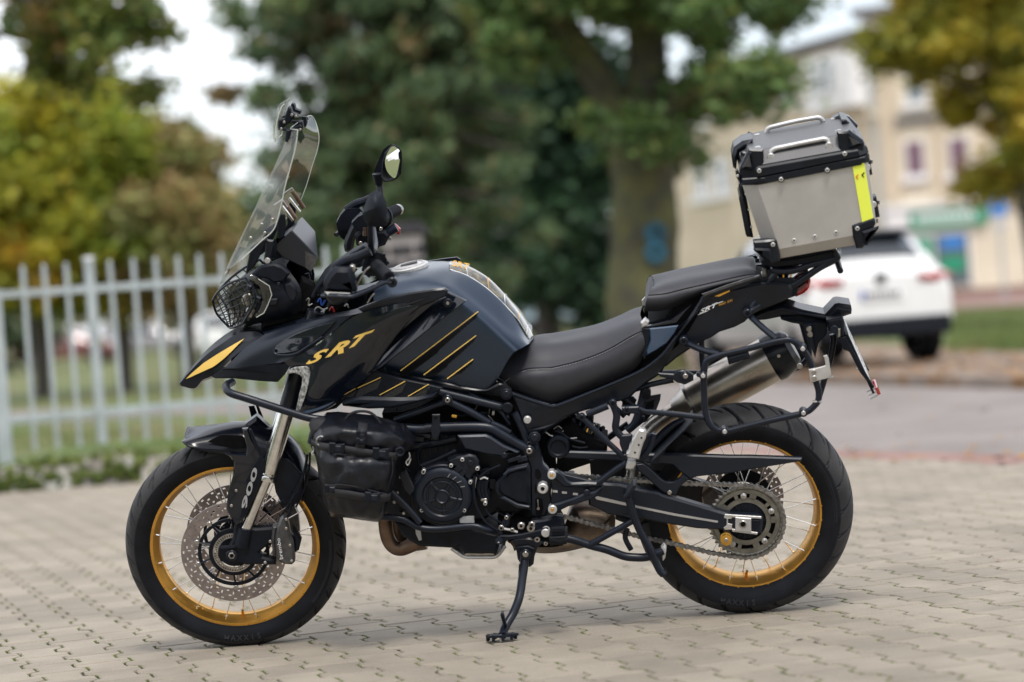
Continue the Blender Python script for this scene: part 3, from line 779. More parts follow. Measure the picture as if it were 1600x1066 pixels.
def line_groove(th, u, period, ph, u0, u1, slant, wid, dep, curve=0.):
    """one family of slanted grooves running from u0 to u1 across the tread"""
    if not (min(u0, u1) <= u <= max(u0, u1)): return 0
    f = (u - u0) / (u1 - u0)
    c = ph + slant * f + curve * f * f
    d = (th - c) % period; d = np.minimum(d, period - d)
    w_ = wid * (1 - .35 * abs(f))
    return dep * np.clip(1.6 * (1 - (d / w_)), 0, 1)
def front_groove(th, u):
    p = 2 * math.pi / 30; s_ = 1 if u > 0 else -1; a = abs(u)
    off = 0 if u > 0 else p / 2
    g = np.maximum(line_groove(th, a, p, off, .06, .72, .15, .020, .010, .05), line_groove(th, a, p, off + p * .45, .45, .95, .06, .016, .009, .03))
    return g
def rear_groove(th, u):
    p = 2 * math.pi / 24; a = abs(u); off = 0 if u > 0 else p / 2
    g = np.maximum(line_groove(th, a, p, off, .10, .99, -.17, .024, .011, -.02), line_groove(th, a, p, off + p * .5, .02, .42, -.12, .018, .008))
    g = np.maximum(g, line_groove(th, a, p, off + p * .55, .62, 1.0, -.03, .014, .006))
    return g

def ring_holes(y0, y1, r0, r1, hr, n_h, rings, dens=6, star=0.):
    """perforated brake disc: plates with real holes"""
    nr = max(8, int((r1 - r0) / .0045)); nt_ = 216
    mb = MB(); rs = [r0 + (r1 - r0) * i / nr for i in range(nr + 1)]
    keep = []
    for i in range(nr):
        rc = (rs[i] + rs[i + 1]) / 2
        for j in range(nt_):
            a = 2 * math.pi * (j + .5) / nt_; hole = False
            for k, (hrad, cnt, ph) in enumerate(rings):
                if abs(rc - hrad) < .0030:
                    d = (a - ph) % (2 * math.pi / cnt); d = min(d, 2 * math.pi / cnt - d)
                    if d * hrad < .0032: hole = True
            if not hole: keep.append((i, j))
    idx = {}
    vs = []
    for i in range(nr + 1):
        for j in range(nt_): 
            a = 2 * math.pi * j / nt_; rr = rs[i] * (1 + (star * math.cos(10 * a) if i in (nr,) else 0))
            vs.append(V((rr * math.cos(a), y0, rr * math.sin(a))))
    fs = [(i * nt_ + j, i * nt_ + (j + 1) % nt_, (i + 1) * nt_ + (j + 1) % nt_, (i + 1) * nt_ + j) for i, j in keep]
    mb.add(vs, fs); return mb

def spokes(mb_list, c, n_, hr, hy, rr, ry, cross, r=.0016, phase=0):
    for i in range(n_):
        side = 1 if i % 2 else -1; k = i // 2; dirn = 1 if k % 2 else -1
        a_r = 2 * math.pi * (i + .5) / n_ + phase; a_h = a_r + dirn * cross
        a = c + V((hr * math.cos(a_h), side * hy, hr * math.sin(a_h))); b_ = c + V((rr * math.cos(a_r), side * ry, rr * math.sin(a_r)))
        mb_list.append((a, b_))

def arc_text(txt, c, r, h, a_mid, spacing, y, flip=False):
    mb = MB()
    for i, ch in enumerate(txt):
        vs, fs = text_mesh(ch, 1, 0, .02, .012)
        if not vs: continue
        x0 = min(v.x for v in vs); x1 = max(v.x for v in vs)
        a0 = a_mid + (i - (len(txt) - 1) / 2) * spacing * (-1 if flip else 1)
        for k in range(1):
            out_ = []
            for v in vs:
                x = (v.x - (x0 + x1) / 2) * h * 1.25; z = v.y * h * 1.35
                if flip: rad = r + z; an = a0 - x / r
                else: rad = r - z; an = a0 + x / r
                out_.append(c + V((rad * math.cos(an), y(rad) - v.z * .03, rad * math.sin(an))))
            mb.add(out_, fs)
    return mb

def wheel(name, c, F, Rc, wd, hs, groove, rim_r, rim_w, label=None, nseg=1200, hub_r=.03, spn=32, ph=0.):
    c = V(c)
    hub = MB(); hub.lathe(c, [(-.062, .0001), (-.062, .022), (-.05, .03), (-.045, .058), (-.036, .060), (-.034, .036), (0, .032), (.034, .036), (.036, .060), (.045, .058), (.05, .03), (.062, .022), (.062, .0001)], 40)
    h = hub.build(name, 'satin', bike, F)
    vs, fs, dust = tyre_geo(Rc, wd, hs, nseg, groove)
    me = np_mesh('tyre', vs, fs, 'tread', F or Matrix.Identity(4), c); da = me.attributes.new('dust', 'FLOAT', 'POINT'); da.data.foreach_set('value', dust.astype(np.float32)); link(D.objects.new('tyre', me), h)
    y, q = rim_w / 2, rim_r
    prof = [(-y, q + .004), (-y - .003, q - .002), (-y - .001, q - .010), (-y + .006, q - .013), (-y + .012, q - .016), (-.012, q - .026), (0, q - .024), (.012, q - .026), (y - .012, q - .016), (y - .006, q - .013), (y + .001, q - .010), (y + .003, q - .002), (y, q + .004), (y - .008, q - .004), (0, q - .018), (-y + .008, q - .004)]
    rim = MB().lathe(c, prof, 128, closed=True).build('rim', 'gold', h, F, angle=50)
    sp = []; spokes(sp, c, spn, .052, .036, q - .014, y * .62, .42, phase=ph)
    for a, b_ in sp:
        MB().tube([a, b_], .00155, 5).build('spoke', 'spoke', h, F)
    nn = MB()
    for a, b_ in sp:
        d = (b_ - a).normalized(); nn.tube([b_ - d * .012, b_ + d * .002], .0028, 6)
    nn.build('spoke_nipples', 'chrome', h, F, kind='stuff')
    bb = MB()
    for i in range(spn):
        a = 2 * math.pi * (i + .25) / spn; r_ = q - .005
        bb.add([], []); p_ = c + V((r_ * math.cos(a), -y - .0035, r_ * math.sin(a)))
        bb.lathe(p_, [(.003, .0001), (.003, .0026), (-.0005, .0026), (-.0005, .0001)], 8)
    bb.build('rim_rivets', 'goldb', h, F, kind='stuff')
    vz = c + V(((q - .03) * math.cos(R(268)), -.005, (q - .03) * math.sin(R(268))))
    MB().tube([vz + V((0, 0, -.012)), vz, vz + V((0.003, -.016, .012))], [.005, .0045, .004], 8).build('valve', 'goldb', h, F)
    # moulded lettering on the near side wall
    def yy(rad):
        pts = [(wd / 2 * 1.0, Rc - hs * .52), (wd / 2 * .99, Rc - hs * .70), (wd / 2 * .93, Rc - hs * .88), (wd / 2 * .84, Rc - hs * 1.06)]
        return -float(np.interp(rad, [p_[1] for p_ in pts[::-1]], [p_[0] for p_ in pts[::-1]])) - .0006
    arc_text('MAXXIS', c, Rc - hs * (.55), .018, R(268) if name == 'front_wheel' else R(262), .068, yy).build('maker_lettering', 'rubber2', h, F, angle=20)
    # fine ribs round the side wall
    rb_ = MB()
    for i in range(60):
        a = R(-8 + i * .9) if name == 'rear_wheel' else R(-42 + i * .7)
        r0_, r1_ = Rc - hs * .74, Rc - hs * .62
        vs_ = [c + V((rr * math.cos(a + da), yy(rr) + .0002, rr * math.sin(a + da))) for rr, da in ((r0_, 0), (r1_, .004), (r1_, .010), (r0_, .006))]
        rb_.add(vs_, [(0, 1, 2, 3)])
    rb_.build('sidewall_ribs', 'rubber2', h, F, kind='stuff')
    return h

FC = V((XF, 0, RF)); RC_ = V((0, 0, RR))
fw = wheel('front_wheel', FC, MS, RF, .116, .066, front_groove, .254, .078, ph=.05)
rw = wheel('rear_wheel', RC_, None, RR, .158, .082, rear_groove, .231, .112, ph=.02)
# front discs and the carrier
for sgn in (-1, 1):
    y0 = sgn * .080
    bd = ring_holes(0, 0, .116, .156, .003, 0, [(.122 + .0, 24, .0), (.131, 24, .13), (.140, 24, .05), (.149, 24, .18)])
    bd.v = [v + FC + V((0, y0, 0)) for v in bd.v]; bdo = bd.build('brake_disc', 'disc', fw, MS, solid=.0045, flat=True)
    ca = MB()
    ca.lathe(FC + V((0, y0, 0)), [(-.003, .058), (-.003, .074), (.003, .074), (.003, .058)], 48, closed=True)
    for i in range(10):
        a = 2 * math.pi * i / 10 + .2
        d = V((math.cos(a), 0, math.sin(a))); n_ = V((-math.sin(a), 0, math.cos(a)))
        p0, p1 = FC + V((0, y0, 0)) + d * .072, FC + V((0, y0, 0)) + d * .112 + n_ * .006
        ca.tube([p0, p1], .006, 6, flat=.5)
    ca.lathe(FC + V((0, y0, 0)), [(-.003, .096), (-.003, .106), (.003, .106), (.003, .096)], 60, closed=True)
    ca.build('disc_carrier', 'matte', fw, MS)
    for i in range(10):
        a = 2 * math.pi * i / 10 + .2 + .05
        MB().disc(FC + V((.1125 * math.cos(a), y0 - .007 if sgn < 0 else y0 - .004, .1125 * math.sin(a))), .010, .0082, 14).build('bobbin', 'steel', fw, MS)
# ABS ring
ar = MB(); ar.lathe(FC, [(-.088, .047), (-.088, .050), (-.085, .050), (-.085, .047)], 60, closed=True); ar.lathe(FC, [(-.088, .058), (-.088, .061), (-.085, .061), (-.085, .058)], 60, closed=True)
for i in range(48):
    a = 2 * math.pi * i / 48; q_ = [FC + V((r_ * math.cos(a + d), -.0875, r_ * math.sin(a + d))) for r_, d in ((.049, 0), (.0595, 0), (.0595, .07), (.049, .07))]
    ar.poly(q_, .002)
ar.build('sensor_ring', 'steel', fw, MS)
MB().lathe(FC, [(-.083, .0001), (-.083, .044), (-.075, .046), (-.06, .05)], 40).build('hub_cover', 'matte', fw, MS)

# ---- fork (steered) -----------------------------------------------------
S = 'S'
fk = MB()
ft0, ft1, ft2, ft3 = [P('C', u, v, .10, S) for u, v in ((720, 40), (634, 330), (600, 440), (548, 548))]
top_f = ft0 + (ft0 - ft1).normalized() * .30
fork = both(MB().tube([ft0, ft1 + (ft0 - ft1) * .05], .0245, 24), 'fork_tube', 'chrome', bike, MS)
both(MB().tube([top_f, ft0], .027, 24), 'fork_upper', 'satin', bike, MS)
cdir = (ft0 - ft1).normalized()
both(MB().tube([ft1 - cdir * .012, ft1 - cdir * .010, ft1 + cdir * .002, ft1 + cdir * .006, ft1 + cdir * .009, ft1 + cdir * .014], [.0245, .027, .027, .0245, .0275, .0265], 24), 'fork_collar', 'chrome', bike, MS)
both(MB().tube([ft1, ft3 + (ft3 - ft2) * .3], .0178, 20), 'fork_slider', 'chrome', bike, MS)
bot = MB(); o_ = T('C', .112, "505,522 545,538 585,550 655,545 668,560 664,600 625,628 600,648 612,668 668,682 668,702 600,700 545,702 520,690 490,695 466,682 458,655 474,620 490,590 492,550", S)
bot.poly(o_, .03, .006)
bot.tube([P('C', 545, 545, .10, S), P('C', 528, 620, .10, S)], [.024, .026], 16)
bot.tube([P('C', 440, 630, .112, S), P('C', 500, 625, .112, S)], .007, 8)
fb = both(bot, 'fork_foot', 'matte', bike, MS, angle=30)
ax_ = MB().disc(P('C', 485, 663, .118, S), .02, .0175, 24)
ax_.build('axle_nut', 'frame', fb[0], MS); MB().disc(P('C', 485, 663, .1195, S), .003, .0105, 6, ch=.05).build('axle_socket', 'steel', fb[0], MS)
MB().disc(P('C', 485, 663, .1205, S), .003, .006, 12, ch=.05).build('axle_bore', 'dark', fb[0], MS)
# caliper
cal = MB().poly(T('C', .13, "672,545 688,505 700,497 712,503 722,535 728,572 742,600 748,660 748,690 735,702 705,700 685,692 668,668 664,600", S), .035, .007)
cal.poly(T('C', .126, "655,540 672,545 664,600 668,668 656,655 650,600", S), .03, .004)
calo = both(cal, 'brake_caliper', 'dgrey', bike, MS)[0]
MB().poly(T('C', .118, "735,540 752,560 775,600 765,640 748,650 745,600", S), .03, .004).build('caliper_half', 'matte', calo, MS)
for u, v in ((712, 512), (712, 550), (728, 620), (735, 685), (645, 604), (624, 692)):
    MB().disc(P('C', u, v, .134, S), .008, .0045, 10).build('caliper_bolt', 'steel', calo, MS)
a, b_ = P('C', 700, 675, .1325, S), P('C', 686, 588, .1325, S)
text_on('brembo', a, b_, .011, 'maker_lettering', 'white', calo, F=MS, up=V((-1, 0, 0)))
# brake hoses
for pts_, r_ in (("718,500 730,470 735,430 765,380 790,300 800,240", .004), ("688,500 720,450 745,400 780,330 800,280", .003), ("700,430 640,480 600,520", .002)):
    MB().tube(smooth_line(T('C', .11, pts_, S), 5), r_, 8).build('brake_hose', 'matte', bike, MS)
MB().tube(smooth_line(T('D', .10, "100,440 95,540 60,680 10,790", S), 5), .003, 8).build('cable', 'matte', bike, MS)

# ---- front mudguard (steered) ------------------------------------------
mud = MB()
mud.surf([T('C', 0, "288,174 350,146 440,122 530,112 620,120 700,150 760,205 800,285", S), T('C', .036, "282,180 352,160 442,142 530,134 620,146 700,178 760,235 796,320", S),
          T('C', .070, "280,190 345,184 432,182 530,180 620,200 700,240 750,300 790,375", S), T('C', .088, "300,206 375,228 450,240 520,262 600,290 680,330 730,380 780,440", S)], 5, 3, mirror=True)
mg = mud.build('front_mudguard', 'gloss2', bike, MS, solid=.003)
MB().poly(T('C', .02, "522,134 548,112 588,84 604,98 648,140 610,140", S), .04, .01).build('mudguard_fin', 'gloss2', mg, MS)
gill = MB().poly(T('C', .0905, "385,188 440,158 530,162 545,180 545,214 500,214 430,200", S), .003); gill.build('mudguard_recess', 'dark', mg, MS)
bl = both(MB().poly(T('C', .118, "528,135 552,133 566,172 592,215 628,288 628,325 600,372 575,430 548,490 530,520 505,545 488,518 462,470 470,395 490,330 494,275 478,252 455,240 545,240 548,214", S), .012, .004), 'fork_guard', 'gloss', mg, MS)
both(MB().poly(T('C', .123, "545,345 575,285 600,248 570,178 556,136 566,134 585,180 625,285 628,320 600,370 585,400 548,490 535,505 515,505 540,420", S), .005, .002), 'fork_guard_face', 'matte', mg, MS)
text_on('900', P('C', 545, 468, .1265, S), P('C', 598, 300, .1265, S), .017, 'number_lettering', 'grey', bl[0], shear=.15, F=MS, up=V((-1, 0, .35)), bold=.025)
for u, v in ((504, 392), (484, 455)): MB().disc(P('C', u, v, .124, S), .006, .0045, 10).build('guard_bolt', 'steel', mg, MS)
both(MB().poly(T('C', .095, "660,250 720,262 775,320 782,400 765,440 720,470 690,440 668,400 655,330", S), .006, .003), 'fork_rear_guard', 'matte', mg, MS)
MB().disc(P('C', 674, 442, .100, S), .005, .005, 10).build('guard_bolt', 'steel', mg, MS)

# ---- rear wheel furniture ----------------------------------------------
bd = ring_holes(0, 0, .085, .122, .003, 0, [(.091, 20, 0), (.1, 20, .15), (.109, 20, .05), (.117, 20, .2)]); bd.v = [v + RC_ + V((0, .105, 0)) for v in bd.v]
bd.build('brake_disc', 'disc', rw, None, solid=.004, flat=True)
MB().lathe(RC_ + V((0, .105, 0)), [(-.003, .05), (-.003, .088), (.003, .088), (.003, .05)], 40, closed=True).build('disc_carrier', 'matte', rw)
MB().poly([RC_ + V((x, .085, z)) for x, z in ((-.12, .02), (-.085, .045), (-.06, .02), (-.075, -.03), (-.11, -.04))], .05, .006).build('rear_caliper', 'dgrey', bike)
SC = P('J', 466, 602, .102); SR = .1085
spk = MB(); nt_ = 45; pr = []
for i in range(nt_ * 4):
    a = 2 * math.pi * i / (nt_ * 4); r_ = SR + (-.004, .0, .0045, .0)[i % 4]; pr.append((a, r_))
n_ = len(pr); r_in = [.0985, .083, .066, .063]
vs = [SC + V((r_ * math.cos(a), 0, r_ * math.sin(a))) for a, r_ in pr]
def annulus(c, r0, r1, y, t, n=60):
    return MB().lathe(c, [(y, r0), (y, r1), (y + t, r1), (y + t, r0)], n, closed=True)
spk = MB(); spk.add(vs + [SC + V((.097 * math.cos(a), 0, .097 * math.sin(a))) for a, r_ in pr], [(i, (i + 1) % n_, n_ + (i + 1) % n_, n_ + i) for i in range(n_)])
spk.build('sprocket', 'sprocket', rw, None, solid=.006)
sb = MB()
# sprocket body: two rings joined by ten webs, windows between
sb.v += annulus(SC, .085, .099, -.003, .006).v; sb.f += annulus(SC, .085, .099, -.003, .006).f
b0 = len(sb.v); q2 = annulus(SC, .058, .072, -.003, .006); sb.add(q2.v, q2.f)
for i in range(10):
    a0 = 2 * math.pi * i / 10; big = i % 2 == 0; hw = .13 if big else .07
    q_ = [SC + V((r_ * math.cos(a0 + d), -.003, r_ * math.sin(a0 + d))) for r_, d in ((.070, -hw), (.087, -hw * .9), (.087, hw * .9), (.070, hw))]
    sb.poly(q_, .006)
sb.build('sprocket_body', 'sprocket', rw)
MB().lathe(SC, [(.012, .055), (.012, .088)], 60).build('sprocket_dark_backing', 'dark', rw)  # dark disc added behind the sprocket so its windows look shaded
MB().lathe(SC, [(.0, .0001), (.0, .05), (.004, .059), (.02, .06)], 40).build('sprocket_hub', 'matte', rw)
for i in range(5):
    a = 2 * math.pi * i / 5 + .35; p_ = SC + V((.079 * math.cos(a), -.010, .079 * math.sin(a)))
    MB().disc(p_, .01, .0085, 12).build('sprocket_bolt', 'alu', rw)
    MB().disc(p_ + V((0, -.004, 0)), .006, .0055, 6, ch=.05).build('sprocket_nut', 'steel', rw)
for i in range(18):
    a = 2 * math.pi * i / 18; p_ = SC + V((.045 * math.cos(a), -.002, .045 * math.sin(a)))
    MB().box(p_, (.018, .006, .003), Matrix.Rotation(-a, 3, 'Y')).build('hub_rib', 'engine', rw)
# chain: a closed loop of plates and pins
c_up = T('I', .106, "20,528 120,545 240,553 340,562 500,572") + T('J', .106, "200,437 300,438 420,443")
c_lo = T('J', .106, "455,762 380,752 300,738 200,712 100,690 20,675") + T('I', .106, "240,800 90,762 0,740")
arc = []
a0 = math.atan2(c_up[-1].z - SC.z, c_up[-1].x - SC.x); a1 = math.atan2(c_lo[0].z - SC.z, c_lo[0].x - SC.x)
for i in range(1, 24): 
    a = a0 + (a1 - a0) * i / 24; arc.append(SC + V(((SR + .002) * math.cos(a), 0, (SR + .002) * math.sin(a))))
for a_ in arc: a_.y = -.106
loop = [*c_up, *arc, *c_lo]
dense = [];
for a, b_ in zip(loop, loop[1:]):
    k = max(1, int((b_ - a).length / .002)); dense += [a.lerp(b_, i / k) for i in range(k)]
ptch = .0159; cum = 0; links = [dense[0]]
for a, b_ in zip(dense, dense[1:]):
    cum += (b_ - a).length
    if cum >= ptch: links.append(b_); cum -= ptch
ch = MB()
for i, (a, b_) in enumerate(zip(links, links[1:])):
    d = (b_ - a).normalized(); nrm = V((-d.z, 0, d.x)); h_ = .0062; o = -.008 if i % 2 else -.0055
    for yy_ in (o, -o - .002):
        q_ = []
        for t_, hh in ((-.3, .0), (-.22, h_ * .8), (.0, h_), (.28, h_ * .8), (.5, h_ * .55), (.72, h_ * .8), (1, h_), (1.22, h_ * .8), (1.3, 0)):
            q_.append(a + d * ptch * t_ + nrm * hh + V((0, yy_, 0)))
        q_ += [p_ - nrm * 2 * nrm.dot(p_ - a) for p_ in q_[-2:0:-1]]
        ch.poly(q_, .0018)
    ch.lathe(a, [(-.0095, .0001), (-.0095, .0026), (.0095, .0026), (.0095, .0001)], 8)
    ch.lathe(a, [(-.005, .0046), (.005, .0046)], 8)
ch.build('drive_chain', 'chain', bike, kind='stuff')

# ---- swingarm and chain guard --------------------------------------------
sa = MB().poly(T('I', .138, "190,592 262,582 300,586 360,590 420,604 480,620 560,632") + T('J', .138, "100,487 200,515 300,545 400,574 520,578 540,590 535,655 515,662 440,655 372,642 250,636 100,612 0,590") + T('I', .138, "300,748 250,720 200,700"), .032, .006)
swa = sa.build('swingarm', 'navy', bike); sa.mirrored().build('swingarm', 'navy', bike)
MB().poly(T('I', .1395, "232,656 245,652 410,690 460,703") + T('J', .1395, "150,568 342,601 341,609 150,578") + T('I', .1395, "460,714 400,702 240,668"), .002).build('swingarm_stripe', 'alu', swa)
adj = MB().poly(T('J', .142, "372,572 402,574 402,592 386,592 386,612 404,616 404,640 372,640 366,632 380,620 380,592 368,588"), .006, .001); adj.poly(T('J', .143, "402,574 532,582 532,592 402,586"), .006, .001); adj.poly(T('J', .143, "404,636 516,652 514,662 404,648"), .006, .001)
adj.build('axle_adjuster', 'alu', swa)
MB().poly(T('J', .146, "418,584 488,590 488,652 418,646"), .006, .002).build('axle_block', 'alu', swa)
MB().disc(P('J', 452, 616, .149), .005, .0115, 24).build('axle_nut', 'steel', swa); MB().disc(P('J', 452, 616, .1495), .005, .0078, 20, ch=.02).build('axle_bore', 'dark', swa)
MB().poly(T('J', .1445, "490,596 522,600 526,620 512,640 490,636"), .004, .001).build('axle_slot', 'matte', swa)
sx = P('J', 378, 686, .165)
MB().lathe(sx, [(-.002, .0001), (-.002, .006), (0, .0165), (.006, .0165), (.008, .011), (.018, .011), (.02, .017), (.026, .017), (.028, .008), (.04, .008)], 28).build('stand_bobbin', 'goldb', swa)
MB().disc(P('J', 378, 686, .1685), .003, .006, 12).build('bobbin_bolt', 'steel', swa)
g = T('I', .13, "36,420 110,418 360,424 380,430 560,432 700,436 933,444") + T('J', .13, "480,318 600,322 710,326 709,340 600,358 500,374 400,392 300,402 250,408 215,424 190,455 172,492 122,494 108,488") + T('I', .13, "600,640 566,618 500,555 450,515 420,500 440,488 480,480 620,482 668,520 690,536 655,575 600,575 576,560 505,492 450,480 360,468 60,455 38,448")
# guard is built in pieces so the opening stays open
gd = MB()
gd.poly(T('I', .132, "36,420 110,418 360,426 400,432 560,432 700,436 933,444") + T('J', .132, "480,318 600,322 710,326 709,340 600,358 500,374 400,392 300,402 250,408 222,418") + T('I', .132, "725,560 690,536 668,520 640,490 560,482 480,478 360,468 60,455 38,448"), .02, .004)
cg = gd.build('chain_guard', 'navy', bike)
MB().poly(T('I', .131, "440,485 480,478 506,495 576,562 600,577 640,577 672,560 690,536 728,560 700,580 672,610 655,655 640,648 598,640 566,618 500,555 450,515"), .016, .004).build('chain_guard_brace', 'navy', cg)
MB().disc(P('I', 620, 634, .137), .006, .0068, 14).build('guard_bolt', 'steel', cg)
MB().poly(T('I', .06, "560,420 610,330 700,250 740,200 690,250 620,320 520,418"), -.12, 0).build('rear_hugger', 'matte', bike)
hg = MB(); hg.surf([T('I', .085, "470,425 520,370 580,305 640,262 690,240"), T('I', .10, "520,428 560,380 610,330 660,285 700,262")], 4, 2, lin=True); hg.surf([T('I', .085, "470,425 520,370 580,305 640,262 690,240"), T('I', -.08, "470,425 520,370 580,305 640,262 690,240")], 4, 2, lin=True)
hg.build('hugger_side', 'matte', bike, solid=.003)

# ---- engine ---------------------------------------------------------------
en = MB().poly(T('D', .12, "600,520 640,380 760,330 900,330 1100,340 1230,420") + T('F', .12, "560,300 660,420 690,560 690,800 600,840 480,830 380,880 200,890 0,880") + T('D', .12, "600,860 560,780"), .22, .01)
eng = en.build('engine', 'engine', bike)
MB().poly(T('D', .09, "560,190 700,180 800,150 960,60 1230,80 1230,420 1000,480 800,520 600,480"), .16, .005).build('cylinder_head', 'dark', eng)  # head outline raised to the tank in near-black as a dark backing
MB().poly(T('F', .09, "300,60 560,90 600,200 660,420 690,560 560,520 300,400"), .16, .005).build('engine_dark_backing', 'dark', eng)  # near-black mass added to darken the space between the frame tubes
MB().poly(T('F', .12, "480,860 700,850 860,860 900,930 900,1040 820,1030 700,1010 560,1010 490,960"), .12, .005).build('bracket_dark_backing', 'dark', eng)  # dark plate added behind the lower bracket to black out the gap
for i in range(6):
    MB().poly(T('D', .125, f"{780 + i * 38},{392 - i * 2} {800 + i * 38},{390 - i * 2} {806 + i * 38},{470 - i * 8} {790 + i * 38},{475 - i * 8}"), .02, .001).build('cooling_fin', 'engine', eng)
AC = P('F', 128, 722, .205)
MB().lathe(P('F', 132, 705, .17), [(.05, .0001), (.05, .094), (-.012, .0935), (-.018, .088), (-.018, .0001)], 64).build('clutch_housing', 'engine', eng)
ac = MB().lathe(AC, [(.05, .088), (.012, .087), (.004, .084), (.0, .079), (-.002, .072), (-.002, .060), (.004, .055), (.005, .0001)], 72).build('clutch_cover', 'navy', eng, angle=25)
MB().lathe(AC, [(.006, .0215), (-.002, .0215), (-.004, .019), (-.001, .016), (-.001, .0001)], 36).build('cover_boss', 'navy', ac)
for i in range(5):
    a0 = 2 * math.pi * i / 5 + R(54)
    q_ = [AC + V((r_ * math.cos(a0 + d), 0.0005, r_ * math.sin(a0 + d))) for r_, d in ((.022, -.30), (.030, -.14), (.0575, -.10), (.0575, .10), (.030, .14), (.022, .30))]
    MB().poly(q_, .006, .002).build('cover_rib', 'navy', ac)
MB().lathe(AC, [(.002, .047), (-.0015, .045), (-.0015, .0425), (.002, .041)], 60).build('cover_ring', 'navy', ac)
for i in range(4):
    a0 = R(68 - i * 15); p_ = AC + V((.0675 * math.cos(a0), -.0028, .0675 * math.sin(a0)))
    MB().box(p_, (.013, .0012, .0012), Matrix.Rotation(-a0 + R(20), 3, 'Y')).build('cover_mark', 'grey', ac)
MB().poly(T('F', .2, "160,490 205,470 262,462 300,452 340,462 362,500 358,545 330,580 300,620 270,600 262,560 215,535 175,520"), .03, .005).build('starter_cover', 'engine', eng)
MB().disc(P('F', 306, 510, .206), .01, .0085, 20).build('starter_cap', 'engine', eng)
MB().poly(T('F', .202, "200,545 240,520 262,545 225,575"), .004, .001).build('cover_rib', 'engine', eng); MB().poly(T('F', .202, "225,580 262,548 280,570 255,600"), .004, .001).build('cover_rib', 'engine', eng)
for u, v in ((255, 487), (183, 525), (352, 545), (307, 632), (268, 812), (5, 568), (402, 768), (-5, 812), (8, 560)):
    MB().disc(P('F', u, v, .207), .018, .0058, 12).build('engine_bolt', 'alu', eng)
    MB().disc(P('F', u, v, .2078), .003, .0028, 6, ch=.03).build('bolt_socket', 'dark', eng)
MB().poly(T('F', .19, "515,592 545,545 600,525 678,512 690,540 692,812 610,800 500,748 462,695 468,640"), .05, .006).build('sprocket_cover', 'engine', eng)
MB().poly(T('F', .198, "520,600 545,562 605,545 674,535 684,560 684,780 610,768 510,720 480,690 486,640"), .02, .009).build('cover_panel', 'matte', eng)
MB().poly(T('F', .205, "500,735 520,722 610,770 686,784 686,800 610,798"), .01, .003).build('cover_lip', 'navy', eng)
MB().poly(T('F', .205, "515,582 545,552 605,536 672,522 674,540 608,556 552,574 530,600"), .01, .003).build('cover_lip', 'navy', eng)
MB().poly(T('F', .195, "225,333 405,327 440,342 520,395 620,438 606,450 570,452 545,462 520,470 480,462 420,455 268,418"), .02, .005).build('throttle_cover', 'navy', eng)
MB().disc(P('F', 524, 460, .199), .01, .0085, 16).build('engine_bolt', 'frame', eng)
MB().poly(T('F', .165, "340,560 400,640 440,700 430,760 380,760 345,700 330,640"), .04, .004).build('pump_housing', 'engine', eng)
for i in range(3): MB().tube(smooth_line(T('F', .19, f"{368 + i * 22},{620} {360 + i * 22},{680} {378 + i * 20},{740}"), 4), .006, 8).build('connector', 'matte', eng)
MB().tube(smooth_line(T('F', .212, "335,590 330,660 335,740 360,820 410,890 470,930 500,940"), 5), .0042, 8).build('breather_hose', 'matte', eng)
MB().tube(smooth_line(T('F', .209, "345,600 336,680 345,760 372,830 420,895 480,935"), 5), .0016, 6).build('hose_line', 'alu', eng)
MB().tube(smooth_line(T('F', .2, "-10,525 100,480 215,425"), 4), .0045, 8).build('cable', 'matte', eng)
MB().tube(smooth_line(T('F', .2, "400,800 440,850 520,900"), 4), .0035, 8).build('cable', 'matte', eng)
MB().tube(smooth_line(T('F', .19, "360,600 420,555 500,520"), 4), .0035, 8).build('cable', 'matte', eng)
MB().poly(T('F', .2, "238,850 330,848 333,892 240,890"), .004).build('engine_plate', 'grey', eng)
MB().poly(T('D', .2, "672,590 715,555 775,680 740,720 700,680"), .01, .003).build('connector', 'strap', eng)
for u, v in ((620, 540), (680, 600), (700, 650), (660, 700), (700, 830), (640, 760)): MB().disc(P('D', u, v, .16), .01, .0045, 8).build('engine_bolt', 'steel', eng)
# lower engine, belly pan, sump guard
MB().poly(T('G', .15, "240,150 420,190 560,205 760,195 980,240 975,330 960,385 735,385 700,330 640,345 420,333 300,260"), .28, .01).build('belly_pan', 'matte', bike)
MB().poly(T('G', .155, "395,200 430,205 440,285 420,290 398,240"), .004, .001).build('heat_plate', 'grey', bike)
sg = MB(); sg.tube(fillet(T('G', .12, "645,342 735,404 960,404 1018,325"), .015), .0052, 8, flat=1); sg.tube(fillet(T('G', -.10, "645,342 735,404 960,404 1018,325"), .015), .006, 8)
sgp = T('G', .12, "645,342 735,404 960,404 1018,325"); 
sg.grid([sgp, [V((p_.x, .10, p_.z)) for p_ in sgp]])
sg.build('sump_guard', 'alu', bike)
MB().poly(T('G', .128, "715,322 735,384 950,384 965,300 900,240 760,235"), .2, .004).build('oil_pan', 'engine', bike)
MB().poly(T('G', .131, "740,380 780,372 820,378 860,380 900,374 940,380 945,390 735,392"), .004).build('pan_bolts', 'steel', bike)
